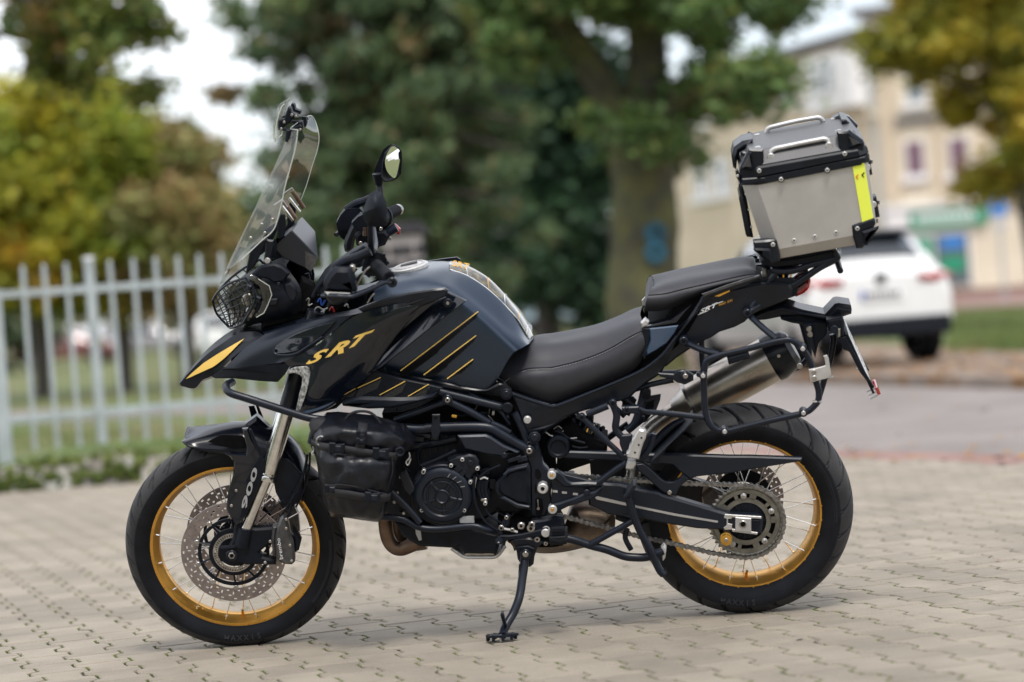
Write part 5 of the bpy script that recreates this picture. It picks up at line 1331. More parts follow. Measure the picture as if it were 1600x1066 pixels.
# lower side panel with the short yellow lines
lp = both(MB().poly(T('E', .19, "-100,930 0,862 60,780 95,758 130,772 260,808 400,838 500,862 480,880 430,905 350,925 200,925 0,918 -80,945"), .015, .003), 'lower_side_panel', 'matte', bike)[0]
both(MB().poly(T('E', .2, "-100,958 -80,935 0,915 100,918 250,922 350,918 435,902 478,885 440,925 380,945 300,965 200,985 60,990 -95,972"), .03, .008), 'lower_panel_lip', 'navy', bike)
for (x0, y0), (x1, y1), n_ in (((-5, 862), (132, 800), 16), ((126, 904), (278, 822), 18), ((296, 912), (418, 840), 14), ((-88, 905), (-20, 866), 6)):
    a, b_ = P('E', x0, y0, .1925), P('E', x1, y1, .1925); d = (b_ - a).normalized(); nrm = V((-d.z, 0, d.x)) * .0010
    MB().poly([a - nrm, b_ - nrm, b_ + nrm, a + nrm], .002).build('panel_pinstripe', 'yellow', lp)
    hb = MB()
    for i in range(n_):
        t_ = (i + .5) / n_; u, v = x0 + (x1 - x0) * t_ + 8, y0 + (y1 - y0) * t_ + 10; hh = min(55, 915 - v)
        if hh < 8: continue
        p0, p1 = P('E', u, v, .1923), P('E', u - hh * .5, v + hh, .1923); w_ = V((.0008, 0, 0)); hb.poly([p0 - w_, p0 + w_, p1 + w_, p1 - w_], .002)
    hb.build('panel_hatching', 'lid', lp, kind='stuff')
MB().disc(P('E', 415, 868, .194), .004, .005).build('panel_bolt', 'frame', lp)
both(MB().poly(T('B', .165, "800,990 1000,940 1180,780 1300,730 1330,860 1100,900 1010,985 900,1012 830,1020"), .02, .004), 'cowl_backing', 'matte', bike)
MB().tube(smooth_line(T('B', .2, "820,1012 900,990 960,965 1000,940"), 4), .009, 8).build('cowl_foot', 'tankpaint', gpo)

# ---- front: headlight, guard, windscreen, instruments ------------------------------
hd = MB()
hd.surf([T('B', 0, "430,222 480,190 540,165 600,145 650,130 720,120"), T('B', .08, "478,232 520,208 570,185 620,160 680,145 720,150"), T('B', .125, "545,310 570,292 600,280 640,265 700,250 790,250"), T('B', .13, "520,420 545,414 580,405 640,395 720,375 805,330"), T('B', .09, "462,497 510,486 570,475 640,462 720,445 805,420")], 4, 3, mirror=True)
hlo = hd.build('headlight_housing', 'matte', bike, angle=30)
both(MB().poly(T('B', .14, "505,185 560,135 640,122 690,140 735,180 700,230 640,240 600,215 540,205"), .02, .006), 'housing_cover', 'matte', hlo)
both(MB().poly(T('B', .135, "690,240 740,230 775,262 790,300 775,345 750,360 715,330 695,285"), .02, .008), 'housing_cover', 'satin', hlo)
both(MB().poly(T('B', .14, "600,335 660,330 664,345 655,372 598,375"), .01, .003), 'turn_signal', 'satin', hlo)
MB().disc(P('B', 667, 243, .146), .004, .0045).build('cover_bolt', 'frame', hlo)
def patch(u, v, off=0.):
    """headlight guard surface: u across from the middle line to the near edge, v downwards"""
    Lq = smooth_line(T('B', 0, "276,340 300,420 372,500"), 6); Rq = smooth_line(T('B', 0, "470,208,.125 530,330,.145 455,478,.095"), 6)
    Mq = smooth_line(T('B', 0, "345,258,.06 420,390,.09 398,503,.04"), 6)
    k = min(len(Lq) - 1.001, v * (len(Lq) - 1)); i = int(k); f_ = k - i
    a, m_, b_ = (q_[i].lerp(q_[i + 1], f_) for q_ in (Lq, Mq, Rq))
    p_ = a * (1 - u) ** 2 + (m_ * 2 - (a + b_) * .5) * 2 * u * (1 - u) + b_ * u * u
    return p_ + V((off, 0, 0))
gg = MB()
for j in range(8):
    v_ = j / 7; gg.tube([patch(i / 8, v_) for i in range(9)], .0017 if 0 < j < 7 else .0036, 6)
for j in range(8):
    u_ = j / 7; gg.tube([patch(u_, i / 8) for i in range(9)], .0017 if 0 < j < 7 else .0036, 6)
ggo = both(gg, 'headlight_guard', 'frame', bike)
hl = MB(); hl.grid([[patch(u_ / 6, v_ / 6, .03) for u_ in range(7)] for v_ in range(7)]); both(hl, 'headlight_lens', 'lens', hlo)
hb = MB(); hb.grid([[patch(u_ / 6, v_ / 6, .045) for u_ in range(7)] for v_ in range(7)]); both(hb, 'headlight_reflector', 'dark', hlo)
for u_, v_ in ((.55, .35), (.6, .65)): both(MB().disc(patch(u_, v_, .035), .01, .02, 20), 'headlight_projector', 'steel', hlo)
for u, v in ((490, 265), (545, 335)): MB().poly(T('B', .148, f"{u - 12},{v - 20} {u + 18},{v - 8} {u + 10},{v + 25} {u - 15},{v + 12}"), .03, .003).build('guard_mount', 'frame', hlo)
wl = MB().poly(T('B', .165, "478,190 500,188 545,212 612,255 627,308 605,365 580,416 535,442 524,436 552,400 574,345 566,290 555,262"), .004, .001)
both(wl, 'lamp_deflector', 'clear', bike)
we = MB().tube(T('B', .165, "545,212 612,255 627,308 605,365 580,416 535,442"), .0012, 5); both(we, 'deflector_edge', 'cleardge', bike)
# windscreen
ws = MB()
rc0 = T('A', 0, "745,225 705,318 650,442 585,580 520,720 450,862 385,1000 318,1159")
rn1 = T('A', .10, "770,222 735,330 685,460 625,600 560,740 500,870 430,1000 350,1140")
rn2 = T('A', .165, "782,240 768,345 735,470 705,580 680,700 640,830 560,905 450,1010")
cc_ = [rc0[i].lerp(rn2[i], .5) + V((-.012, 0, 0)) for i in range(8)]
rf1 = T('A', -.105, "806,180 800,280 752,420 695,560 635,700 565,840 490,960 410,1100")
rf2 = T('A', -.19, "868,160 906,262 900,350 866,460 826,590 776,700 690,790 590,900")
ws.surf([rf2, rf1, rc0, cc_, rn2], 5, 4)
wso = ws.build('windscreen', 'clear', bike)
edge_ = MB().tube(smooth_line([*rn2[::-1]], 5), .0018, 6); edge_.tube(smooth_line([rn2[0], cc_[0], rc0[0], rf1[0], *rf2], 5), .0014, 6); edge_.build('screen_edge', 'cleardge', wso)
wc = MB().surf([T('A', .05, "395,1010,.08 430,930,.1 480,880,.12 520,900,.14 490,1000,.15 488,1088,.15"), T('A', .12, "318,1159,.0 345,1100,.06 380,1060,.09 420,1040,.12 455,1050,.14 486,1090,.15")], 4, 2, lin=True)
for u, v in ((566, 805), (500, 885), (630, 775), (585, 855)): MB().disc(P('A', u, v, .15), .006, .0045).build('screen_bolt', 'steel', wso)
both(MB().tube(T('A', .09, "640,690 690,655 720,700"), .003, 8), 'screen_stay', 'steel', wso)
both(MB().tube(T('A', .08, "700,665 770,770"), .0065, 10), 'screen_strut', 'bronze', wso); both(MB().tube(T('A', .065, "688,695 755,780"), .0045, 10), 'screen_strut', 'chrome', wso)
both(MB().poly(T('A', .10, "655,790 680,740 705,745 710,800 700,880 640,900 600,920 590,1000 620,1030 650,960 660,880"), .008, .002), 'screen_bracket', 'matte', wso)
both(MB().poly(T('A', .13, "500,940 560,900 600,890 560,980 520,1060 470,1100"), .01, .003), 'screen_bracket', 'matte', wso)
both(MB().poly(T('A', .12, "590,895 635,900 640,930 622,1000 620,1040 575,1035 585,980"), .012, .003), 'screen_bracket', 'frame', wso)
MB().disc(P('A', 600, 1020, .125), .006, .009, 20).build('screen_bolt', 'alu', wso)
# clip-on deflector
df = MB(); df.surf([T('A', 0, "640,300 638,240 650,160 668,95 690,82,.02"), T('A', .055, "650,305 651,240 662,170 686,105 704,86")], 4, 2, lin=True, mirror=True)
dfo = df.build('clip_deflector', 'clear', bike, solid=.003); both(MB().tube(smooth_line(T('A', .055, "640,300,.0 650,305 651,240 662,170 686,105 704,86"), 4), .0018, 6), 'deflector_edge', 'cleardge', dfo)
dm = MB(); dm.poly(T('A', .05, "665,185 700,175 722,105 738,110 745,140 778,152 775,170 745,180 735,200 708,215 690,245 664,240"), .03, .004); dm.tube(T('A', .07, "690,235 740,240 800,215"), .0045, 8); dm.poly(T('A', .05, "782,188 808,190 812,225 805,250 785,245 780,215"), .02, .003); dm.poly(T('A', .08, "712,240 745,240 740,290 720,315 705,310"), .015, .003)
dmo = both(dm, 'deflector_mount', 'matte', dfo)[0]
for u, v in ((745, 152), (682, 235), (795, 240), (700, 195), (770, 160)): MB().disc(P('A', u, v, .054), .004, .0038).build('mount_screw', 'steel', dfo)
# instrument hood (tilted dark box)
nb = T('A', .095, "635,935 745,835 905,1000 860,1088 830,1066 690,1000"); fb_ = T('A', -.095, "700,850 808,757 888,846 888,980 860,985 760,930")
ih = MB(); n_ = 6; ih.add(nb + fb_, [tuple(range(n_)), tuple(n_ + i for i in range(n_))[::-1]] + [(i, n_ + i, n_ + (i + 1) % n_, (i + 1) % n_) for i in range(n_)])
iho = ih.build('instrument_hood', 'hood', bike, bevel=.003, angle=20)
MB().poly(T('A', .097, "826,962 903,1002 860,1084 828,1060"), .002).build('hood_corner', 'dgrey', iho)  # paler metallic patch on the corner of the hood
MB().tube(T('B', .04, "835,180 850,240 870,310"), .008, 8).build('dash_stay', 'matte', bike)
MB().poly(T('B', .10, "800,200 880,240 900,290 880,350 840,420 790,430 700,430 620,450 600,420 700,380 780,300"), .02, .01).build('inner_fairing', 'dark', bike)
fm = MB().poly(T('B', .09, "560,430 700,400 800,390 870,330 940,300 1040,310 1060,380 960,420 830,450 700,490 560,520"), .18, .01).build('fairing_inner', 'dark', bike)
for pts_, m_ in (("900,350 915,330 925,370 945,340", 'blue'), ("880,400 900,380 930,395 960,385", 'steel'), ("970,400 985,380 1000,410", 'red'), ("830,340 850,330 845,370 870,360", 'steel'), ("920,410 940,400 930,425", 'alu'), ("1060,375 1075,365 1085,385", 'steel')):
    MB().tube(smooth_line(T('B', .11, pts_), 4), .0026, 8).build('cable_end', m_, bike)

# ---- handlebar (steered) ----------------------------------------------------------
hbm = MB(); gi, go = P('B', 1245, 130, .30, S), P('B', 1325, 205, .415, S)
hbo_pts = [P('A', 1225, 950, .12, S), P('A', 1250, 900, .04, S)]
b_near = [V((hbo_pts[0].x - .005, 0, hbo_pts[0].z - .03)), V((hbo_pts[0].x - .005, -.07, hbo_pts[0].z - .03)), V((gi.x - .03, -.20, gi.z + .00)), gi, go]
hm = MB().tube(fillet(b_near, .03), .0125, 14); hbar = both(hm, 'handlebar', 'frame', bike, MS)[0]
gr = MB(); gd_ = (go - gi); N_ = 26
gr.tube([gi + gd_ * (i / N_) for i in range(N_ + 1)], [.0185 if i % 2 else .0168 for i in range(N_ + 1)], 18); gr.tube([gi - gd_ * .06, gi], .023, 18)
both(gr, 'grip', 'rubber', hbar, MS)
MB().tube([go, go + gd_.normalized() * .016, go + gd_.normalized() * .022], [.017, .017, .010], 18).mirrored().build('bar_end', 'steel', hbar, MS)
sw = MB().tube([gi - gd_.normalized() * .06, gi - gd_.normalized() * .01], [.030, .032], 16); sw.tube([gi - gd_.normalized() * .012, gi - gd_.normalized() * .004], .036, 20)
both(sw, 'switch_housing', 'matte', hbar, MS)
for i in range(9):
    a = 2 * math.pi * i / 9; q_ = gi - gd_.normalized() * .008 + V((.036 * math.cos(a), 0, .036 * math.sin(a))); MB().tube([q_ + V((0, .008, 0)), q_ - V((0, .004, 0))], .005, 8).build('housing_rib', 'matte', hbar, MS)
MB().tube(T('A', -.30, "1352,805 1378,835 1380,858", S), [.007, .009, .006], 10).build('kill_switch', 'red', hbar, MS)
for u, v, s_ in ((1318, 825, -.28), (1328, 888, -.28), (1155, 915, -.2), (1275, 830, -.2)): MB().disc(P('A', u, v, s_, S), .006, .0055).build('bar_bolt', 'steel', hbar, MS)
# hand guard
gpl = both(MB().poly(T('B', .40, "932,245 962,190 1000,150 1085,150 1102,165 1135,285 1128,298 1095,300 1000,298 940,290", S), .06, .012), 'hand_guard', 'matte', hbar, MS)[0]
both(MB().poly(T('B', .405, "938,292 1095,300 1085,325 1060,350 1020,372 985,370 955,345 940,310", S), .05, .008), 'hand_guard_lower', 'satin', hbar, MS)
both(MB().tube(smooth_line(T('B', .415, "935,310,.36 1000,312 1095,316 1150,300 1240,262 1300,232 1345,232,.42", S), 5), .0095, 12, flat=.7), 'guard_bar', 'frame', hbar, MS)
MB().disc(P('B', 1342, 236, .425, S), .03, .0145, 20).build('guard_bolt', 'frame', hbar, MS); MB().disc(P('B', 1342, 236, .4265, S), .003, .0065, 6, ch=.05).build('bolt_socket', 'dark', hbar, MS)
lv = MB().tube(smooth_line(T('B', .37, "1120,265 1140,235 1180,170 1210,140", S), 4), .0026, 8); lv.tube(smooth_line(T('B', .36, "1195,360 1215,325 1235,300", S), 4), .0018, 8); lv.build('clutch_lever', 'steel', hbar, MS)
both(MB().tube(smooth_line(T('B', .36, "1000,150 1060,110 1120,90 1190,60 1215,50", S), 4), .013, 10), 'guard_stay', 'matte', hbar, MS)
hc = MB()
for pts_, s_ in (("1000,180 1040,120 1120,60 1180,20", .30), ("1010,240 1080,130 1140,80 1200,40", .24), ("1120,240 1150,200 1180,180 1210,200", .33), ("960,380 1000,300 1060,240 1130,150", .2), ("870,320 900,260 980,180 1060,110", .18)):
    hc.tube(smooth_line(T('B', s_, pts_, S), 5), .0048, 8)
hc.build('control_cables', 'matte', bike, MS)
MB().poly(T('B', .18, "885,290 930,215 985,168 1090,100 1190,75 1200,120 1060,172 990,270 930,330", S), .12, .01).build('top_clamp', 'matte', bike, MS)
both(MB().poly(T('B', .25, "1060,100 1100,60 1180,20 1240,60 1210,110 1150,150 1090,150", S), .05, .01), 'lever_perch', 'matte', hbar, MS)
MB().disc(P('B', 1105, 155, .37, S), .02, .010).build('perch_bolt', 'steel', hbar, MS)
# far brake master cylinder and guard seen beyond
MB().poly(T('A', -.28, "1055,935 1060,900 1090,830 1120,780 1150,748 1165,760 1140,830 1120,900 1110,960 1080,975 1060,965", S), .05, .008).build('far_hand_guard', 'satin', hbar, MS)
MB().poly(T('A', -.24, "1120,870 1160,840 1300,840 1330,870 1300,930 1180,960 1130,930", S), .04, .008).build('brake_reservoir', 'matte', hbar, MS)
MB().tube(T('A', -.26, "1230,940 1300,860 1370,820", S), .0145, 12).build('throttle_tube', 'frame', hbar, MS)
for u in (1180, 1205): MB().tube(T('A', -.2, f"{u},820 {u},870", S), .006, 8).build('cable_end', 'bronze', hbar, MS)
# mirrors
def mirror_head(c, outline, s, m_, glass=None, nm='mirror_head'):
    cen = [0, 0]; pts_ = [tuple(map(float, q_.split(','))) for q_ in outline.split()]
    cx_ = sum(p_[0] for p_ in pts_) / len(pts_); cy_ = sum(p_[1] for p_ in pts_) / len(pts_)
    return pts_, cx_, cy_
def dome(c, outline, s, depth, m_, par, ridge=None, rings_=4, name='mirror_head'):
    pts_, cx_, cy_ = mirror_head(c, outline, s, m_)
    if ridge: cx_, cy_ = ridge
    mb = MB(); rows_ = []
    for k in range(rings_ + 1):
        f_ = (0, .12, .5, .97, 1)[k]
        ring = [P(c, cx_ + (u - cx_) * (1 - f_ * .96), cy_ + (v - cy_) * (1 - f_ * .96), s + depth * math.sin(f_ * math.pi / 2), S) for u, v in pts_]
        ring = smooth_line(ring, 1, closed=True); rows_.append(ring + [ring[0]])
    mb.grid(rows_); n_ = len(rows_[0]); mb.f.append(tuple(rows_.index(rows_[-1]) * n_ + i for i in range(n_ - 1)))
    mb.f.append(tuple(range(n_ - 1))[::-1])
    return mb.build(name, m_, par, MS, angle=28)
nm_out = "1165,735 1180,690 1205,622 1238,600 1282,612 1310,672 1313,720 1310,790 1290,816 1245,818 1198,812 1174,780"
mir = dome('A', nm_out, .385, .035, 'matte', hbar, ridge=(1240, 705))
MB().tube(smooth_line([P('A', u, v, s_, S) for u, v, s_ in ((1212, 800, .38), (1214, 870, .37), (1216, 930, .34), (1222, 975, .30))], 4), [.0075, .0095], 12).build('mirror_stem', 'matte', mir, MS)
MB().tube([P('A', 1222, 960, .31, S), P('A', 1226, 1000, .28, S)], .0115, 14).build('stem_base', 'matte', mir, MS)
fm_out = "1235,500 1245,460 1270,400 1290,358 1320,334 1348,325 1378,340 1400,368 1402,410 1396,500 1372,530 1340,546 1294,550 1262,530"
far = dome('A', fm_out, -.41, -.03, 'matte', hbar, ridge=(1290, 440))
gl_ = [P('A', u, v, -.30 - (u - 1298) * .00105 - (v - 430) * -.0001, S) for u, v in ((1300, 420), (1320, 367), (1345, 338), (1376, 352), (1391, 378), (1385, 440), (1364, 522), (1338, 516), (1310, 480))]
MB().poly(smooth_line(gl_, 3, closed=True), .002).build('mirror_glass', 'mirror', far, MS)
MB().poly([P('A', u, v, -.306 - max(0, u - 1290) * .00105, S) for u, v in ((1275, 520), (1285, 430), (1240 + 60, 380), (1345, 328), (1384, 344), (1400, 372), (1394, 500), (1340, 542), (1296, 546))], .008, .002).build('mirror_rim', 'matte', far, MS)
MB().tube(smooth_line([P('A', u, v, s_, S) for u, v, s_ in ((1262, 525, -.385), (1268, 575, -.38), (1276, 640, -.36), (1285, 740, -.33), (1290, 800, -.30))], 4), [.0105, .0075, .006, .006, .0065], 12).build('mirror_stem', 'matte', far, MS)
MB().tube([P('A', 1258, 500, -.38, S), P('A', 1266, 565, -.38, S)], [.018, .012], 12).build('stem_boot', 'matte', far, MS)
# ---- seats --------------------------------------------------------------------------
se = MB()
se.surf([T('H', 0, "272,492 330,482 410,490 520,468 650,435 760,395 850,360 915,345"),
         T('H', .07, "190,555,.05 285,530,.06 400,525 520,503 650,473 770,428 860,388 922,372"),
         T('H', .11, "110,640,.08 255,600,.10 400,595 540,560 690,515 805,460 880,420 926,405"),
         T('H', .132, "62,682,.095 240,672,.124 400,660 560,620 715,560 835,492 895,460 926,448")], 6, 4, mirror=True)
se.surf([T('H', .132, "62,682,.095 240,672,.124 400,660 560,620 715,560 835,492 895,460 926,448"),
         T('H', .145, "80,712,.105 240,715,.14 395,715 560,680 720,625 850,560 915,510 938,490"),
         T('H', .145, "105,745,.108 235,775,.138 370,800 500,785 680,715 840,640 915,575 945,535"),
         T('H', .12, "132,775,.10 240,828,.12 350,876 450,860 640,785 825,710 895,660 938,592")], 6, 4)
n0 = len(se.v); k_ = MB(); k_.surf([T('H', .132, "62,682,.095 240,672,.124 400,660 560,620 715,560 835,492 895,460 926,448"),
         T('H', .145, "80,712,.105 240,715,.14 395,715 560,680 720,625 850,560 915,510 938,490"),
         T('H', .145, "105,745,.108 235,775,.138 370,800 500,785 680,715 840,640 915,575 945,535"),
         T('H', .12, "132,775,.10 240,828,.12 350,876 450,860 640,785 825,710 895,660 938,592")], 6, 4)
km = k_.mirrored(); se.add(km.v, km.f)
seat = se.build('rider_seat', 'seat', bike, angle=60)
stt = smooth_line([p_ + V((0, -.0015, .001)) for p_ in T('H', .132, "108,742,.112 160,705,.118 240,672,.125 330,665 400,660 560,620 715,560 835,492 895,460 926,448")], 10)
both(MB().tube(stt, .0013, 5), 'seat_piping', 'matte', seat)
sts = MB()
for i in range(0, len(stt) - 1, 1): sts.tube([stt[i] + V((0, -.0022, -.004)), stt[i].lerp(stt[i + 1], .5) + V((0, -.0022, -.004))], .0007, 4)
sts.build('seat_stitching', 'grey', seat, kind='stuff')
ps = MB()
ps.surf([T('K', 0, "-62,228 0,198 100,172 200,152 330,135 430,122 488,136 508,162"),
         T('K', .08, "-78,250 0,228 100,205 215,182 340,158 440,143 494,152 510,172"),
         T('K', .118, "-98,290 0,280 100,255 220,228 340,200 440,178 492,172 512,182"),
         T('K', .125, "-112,335 -10,330 80,305 200,265 320,232 430,205 490,188 512,190"),
         T('K', .10, "-117,378 -25,378 60,352 150,310 250,272 400,218 480,196 508,196")], 5, 4, mirror=True)
cap_ = T('K', .1, "-62,228,.0 -78,250,.08 -98,290,.118 -112,335,.125 -117,378,.10"); cap_ += [V((p_.x, -p_.y, p_.z)) for p_ in cap_[:0:-1]]; ps.add(cap_, [tuple(range(len(cap_)))])
pso = ps.build('pillion_seat', 'seat', bike, angle=60)
both(MB().tube(smooth_line([p_ + V((0, -.0012, .001)) for p_ in T('K', .118, "-98,290 0,280 100,255 220,228 340,200 440,178 492,172")], 6), .0012, 5), 'seat_piping', 'matte', pso)
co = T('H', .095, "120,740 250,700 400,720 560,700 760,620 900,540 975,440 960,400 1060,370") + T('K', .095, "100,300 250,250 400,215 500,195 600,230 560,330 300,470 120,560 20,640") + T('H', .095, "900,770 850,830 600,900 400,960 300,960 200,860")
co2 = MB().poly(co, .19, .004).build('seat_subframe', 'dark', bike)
# far grab rail
MB().surf([T('K', -.14, "190,148 230,128 330,105 440,92 520,82"), T('K', -.12, "186,158 240,145 340,122 450,108 520,98")], 5, 2, lin=True).build('grab_rail', 'gloss', bike, solid=.008)
# ---- tail -----------------------------------------------------------------------------
sd_ = MB().poly(T('H', .145, "150,812 172,820 300,862 385,888 420,885 560,832 720,768 900,690 1000,625 1062,568 1120,490 1175,415 1230,330 1290,240") + T('K', .14, "210,300 180,380 110,470 60,540 0,680") + T('H', .145, "1040,702 950,760 880,820 850,852 700,890 560,930 480,962 420,1005 380,1030 330,1066") + T('F', .15, "770,300 735,320 690,340 655,310 620,200 590,120 575,75"), .02, .006)
sdo = both(sd_, 'seat_rail_cover', 'satin', bike)[0]
both(MB().tube(smooth_line(T('H', .152, "165,822 300,868 385,892 430,886 560,836 720,772 900,694 1000,628 1062,570 1130,480"), 5), .0042, 8), 'cover_crease', 'navy', sdo)
tp = MB().poly(T('K', .132, "165,405 200,330 240,290 300,270 400,248 520,222 600,218 690,228 706,262 702,300 640,330 560,362 480,395 440,440 380,470 300,495 250,528 180,560 60,640 0,690 -30,640 60,560 120,480"), .02, .006)
tpo = both(tp, 'tail_fairing', 'satin', bike)[0]
tl = MB(); tl.add([v + V((0, 0, 0)) for v in T('K', .12, "480,200 700,190 740,210 730,290 560,350 300,480 200,480 220,300")] + T('K', -.12, "480,200 700,190 740,210 730,290 560,350 300,480 200,480 220,300"), [tuple(range(8)), tuple(range(8, 16))[::-1]] + [(i, 8 + i, 8 + (i + 1) % 8, (i + 1) % 8) for i in range(8)])
tl.build('tail_core', 'matte', bike)
both(MB().poly(T('K', .142, "168,385 195,318 212,288 250,268 330,240 430,205 520,180 532,192 500,212 460,232 455,240 400,258 300,284 250,298 225,325 190,365 120,440 60,480"), .012, .004), 'grab_rail', 'satin', tpo)
both(MB().poly(T('K', .146, "200,282 260,262 340,232 440,200 518,181 526,187 450,214 350,247 262,277 215,296"), .003, .001), 'rail_insert', 'dgrey', tpo)
MB().poly(T('K', .146, "270,296 355,262 358,268 300,296"), .002).build('rail_marking', 'goldb', tpo)
text_on('SRT', P('K', 190, 392, .1335), P('K', 300, 346, .1335), .0115, 'maker_lettering', 'white', tpo, shear=.5, up=V((.15, 0, 1)), bold=.015)
text_on('900 SX', P('K', 296, 350, .1335), P('K', 378, 320, .1335), .0068, 'model_lettering', 'goldb', tpo, shear=.3, up=V((.1, 0, 1)), bold=.01)
MB().poly(T('K', .1335, "178,397 235,374 236,377 180,400"), .002).build('underline_print', 'white', tpo)
MB().poly(T('K', .1335, "205,365 318,322 320,325 207,368"), .002).build('underline_print', 'white', tpo)
both(MB().poly(T('H', .150, "968,432 1050,424 1142,414 1120,460 1072,520 1010,562 955,592 952,560 975,500"), .008, .003), 'gloss_insert', mat('gloss_blue_black', (.02, .05, .10), .1, 0, coat=1), sdo)
both(MB().poly(T('H', .148, "918,400 945,372 968,392 962,415 925,430"), .02, .004), 'seat_latch', 'alu', sdo)
both(MB().poly(T('H', .146, "925,430 975,432 970,500 950,600 940,620 925,590 945,520"), .01, .002), 'cover_strip', 'matte', sdo)
both(MB().poly(T('H', .138, "950,420 1100,380 1220,290 1180,340 1130,400 960,428"), .01, .002), 'seat_base', 'gloss', sdo)
# tail light
MB().poly(T('K', .075, "705,262 760,222 802,192 806,215 796,252 770,280 724,302 715,285"), .15, .008).build('tail_light', 'red', bike)
MB().poly(T('K', .077, "712,262 760,228 790,210 770,250 725,275"), .01, .003).build('tail_light_core', mat('dark_red_lens', (.10, .004, .006), .15, coat=1), bike)
# mudguard arm and plate holder
hm_ = MB().poly(T('K', .045, "478,402 520,382 570,362 650,342 700,352 760,372 885,398 940,340 960,335 1030,346 1035,372 1032,396 990,410 960,428 900,438 820,420 740,410 640,412 560,428 500,432"), .09, .008)
hmo = hm_.build('plate_carrier', 'satin', bike)
both(MB().poly(T('K', .050, "560,378 650,358 760,388 900,410 950,360 1028,372 1026,380 955,372 905,424 760,398 650,372 565,392"), .006, .002), 'carrier_ridge', 'navy', hmo)
MB().poly(T('K', .05, "640,425 900,440 895,505 850,560 830,640 815,520 800,460 700,445"), .1, .004).build('inner_mudguard', 'matte', bike)
MB().poly(T('K', .06, "765,450 815,450 820,520 835,600 832,640 800,560 785,520"), .006, .002).build('indicator_bracket', 'frame', bike)
for u, v in ((796, 478), (802, 508), (745, 685)): MB().disc(P('K', u, v, .066), .006, .0085).build('bracket_bolt', 'steel', bike)
MB().poly(T('K', .10, "895,430 980,412 992,430 994,520 962,528 950,500 905,490"), .06, .006).build('plate_bracket', 'matte', bike)
MB().disc(P('K', 938, 482, .105), .02, .012).build('bracket_knob', 'frame', bike); MB().poly(T('K', .108, "958,478 970,475 970,520 955,525"), .01, .002).build('bracket_clip', 'steel', bike)
# number plate: stands across the bike, leaning back
q0, q1 = P('K', 992, 448, .0), P('K', 1152, 800, .0); pe_ = (q1 - q0).normalized(); pn_ = V((pe_.z, 0, -pe_.x)); pn_ = pn_ if pn_.x > 0 else -pn_
pt = q0.lerp(q1, .04); plw = .19 / 2; plh = (q1 - q0).length * .92
def pl(u, v, o=0.): return pt + V((0, -u * plw, 0)) + pe_ * (v * plh) + pn_ * o
np_ = MB(); np_.add([pl(-1, 0), pl(1, 0), pl(1, 1), pl(-1, 1), pl(-1, 0, -.006), pl(1, 0, -.006), pl(1, 1, -.006), pl(-1, 1, -.006)], [(0, 1, 2, 3), (7, 6, 5, 4), (0, 4, 5, 1), (1, 5, 6, 2), (2, 6, 7, 3), (3, 7, 4, 0)])
hold = np_.build('plate_holder', 'matte', bike)
np2 = MB(); np2.add([pl(-.97, .02, .003), pl(.97, .02, .003), pl(.97, .86, .003), pl(-.97, .86, .003), pl(-.97, .02, .001), pl(.97, .02, .001), pl(.97, .86, .001), pl(-.97, .86, .001)], [(0, 1, 2, 3), (7, 6, 5, 4), (0, 4, 5, 1), (1, 5, 6, 2), (2, 6, 7, 3), (3, 7, 4, 0)])
npo = np2.build('number_plate', 'white', hold)
for i, (v0, v1) in enumerate(((.10, .42), (.5, .82))):
    for u0 in (-.62, -.3, .02, .34, .66):
        b_ = MB()
        for du, dv, ww, hh in ((0, 0, .05, 1), (.16, 0, .05, 1), (.0, 0, .2, .12), (0, .88, .2, .12)):
            if (u0 * 10 + i) % 2 > 1 and hh == 1 and du == 0: continue
            p4 = [pl(-(u0 + du), v0 + dv * (v1 - v0), .0036), pl(-(u0 + du + ww), v0 + dv * (v1 - v0), .0036), pl(-(u0 + du + ww), v0 + (dv + hh if hh < 1 else 1) * (v1 - v0), .0036), pl(-(u0 + du), v0 + (dv + hh if hh < 1 else 1) * (v1 - v0), .0036)]
            b_.add(p4, [(0, 1, 2, 3)])
        b_.build('plate_character', 'dark', npo)
both(MB().poly(T('K', .098, "960,525 1000,520 1020,560 1100,700 1160,800 1150,808 1080,720 1020,605 985,590"), .006, .002), 'holder_rib', 'matte', hold)
MB().poly([pl(.5, 1.0, .004), pl(.5, 1.12, .004), pl(.5, 1.12, .014), pl(.5, 1.0, .014)], .09, .001).build('rear_reflector', 'red', hold)
for v_ in (.98, 1.04, 1.1, .6): MB().tube([pl(.6, v_, -.02), pl(.6, v_, .006)], .003, 6).build('holder_bolt', 'steel', hold)

# ---- pannier racks and top rack -----------------------------------------------------------
rk = MB()
loop_ = T('K', .245, "216,700 222,650 300,622 455,588 600,548 690,533 735,560 780,610 812,680 832,760 852,820 850,880 800,930 765,945 560,990 330,1048 262,1030 228,975 216,900 211,740 216,700")
lp_ = fillet(loop_, .035, 5)
rk.tube(lp_, .0092, 12); tb('K', .245, "100,546,.14 200,592,.2 300,618,.243", .0092, mb=rk); tb('K', .245, "455,392,.135 540,470,.2 620,535,.243", .0092, mb=rk)
p_ = T('I', .2, "395,205 470,200 500,212,.215 650,224,.23 800,242,.245"); rk.tube(p_, .0078, 10); rk.poly(T('I', .21, "370,188 460,185 465,225 375,222"), .02, .003)
rko = rk.build('pannier_rack', 'frame', bike); rk.mirrored().build('pannier_rack', 'frame', bike)
MB().tube(smooth_line(T('K', -.02, "925,505 932,540 915,640 890,730 866,810 850,862") , 5), .0088, 12).build('rack_brace', 'frame', rko); MB().tube(T('K', -.02, "850,862 852,850,.24"), .0085, 10).build('rack_brace', 'frame', rko)
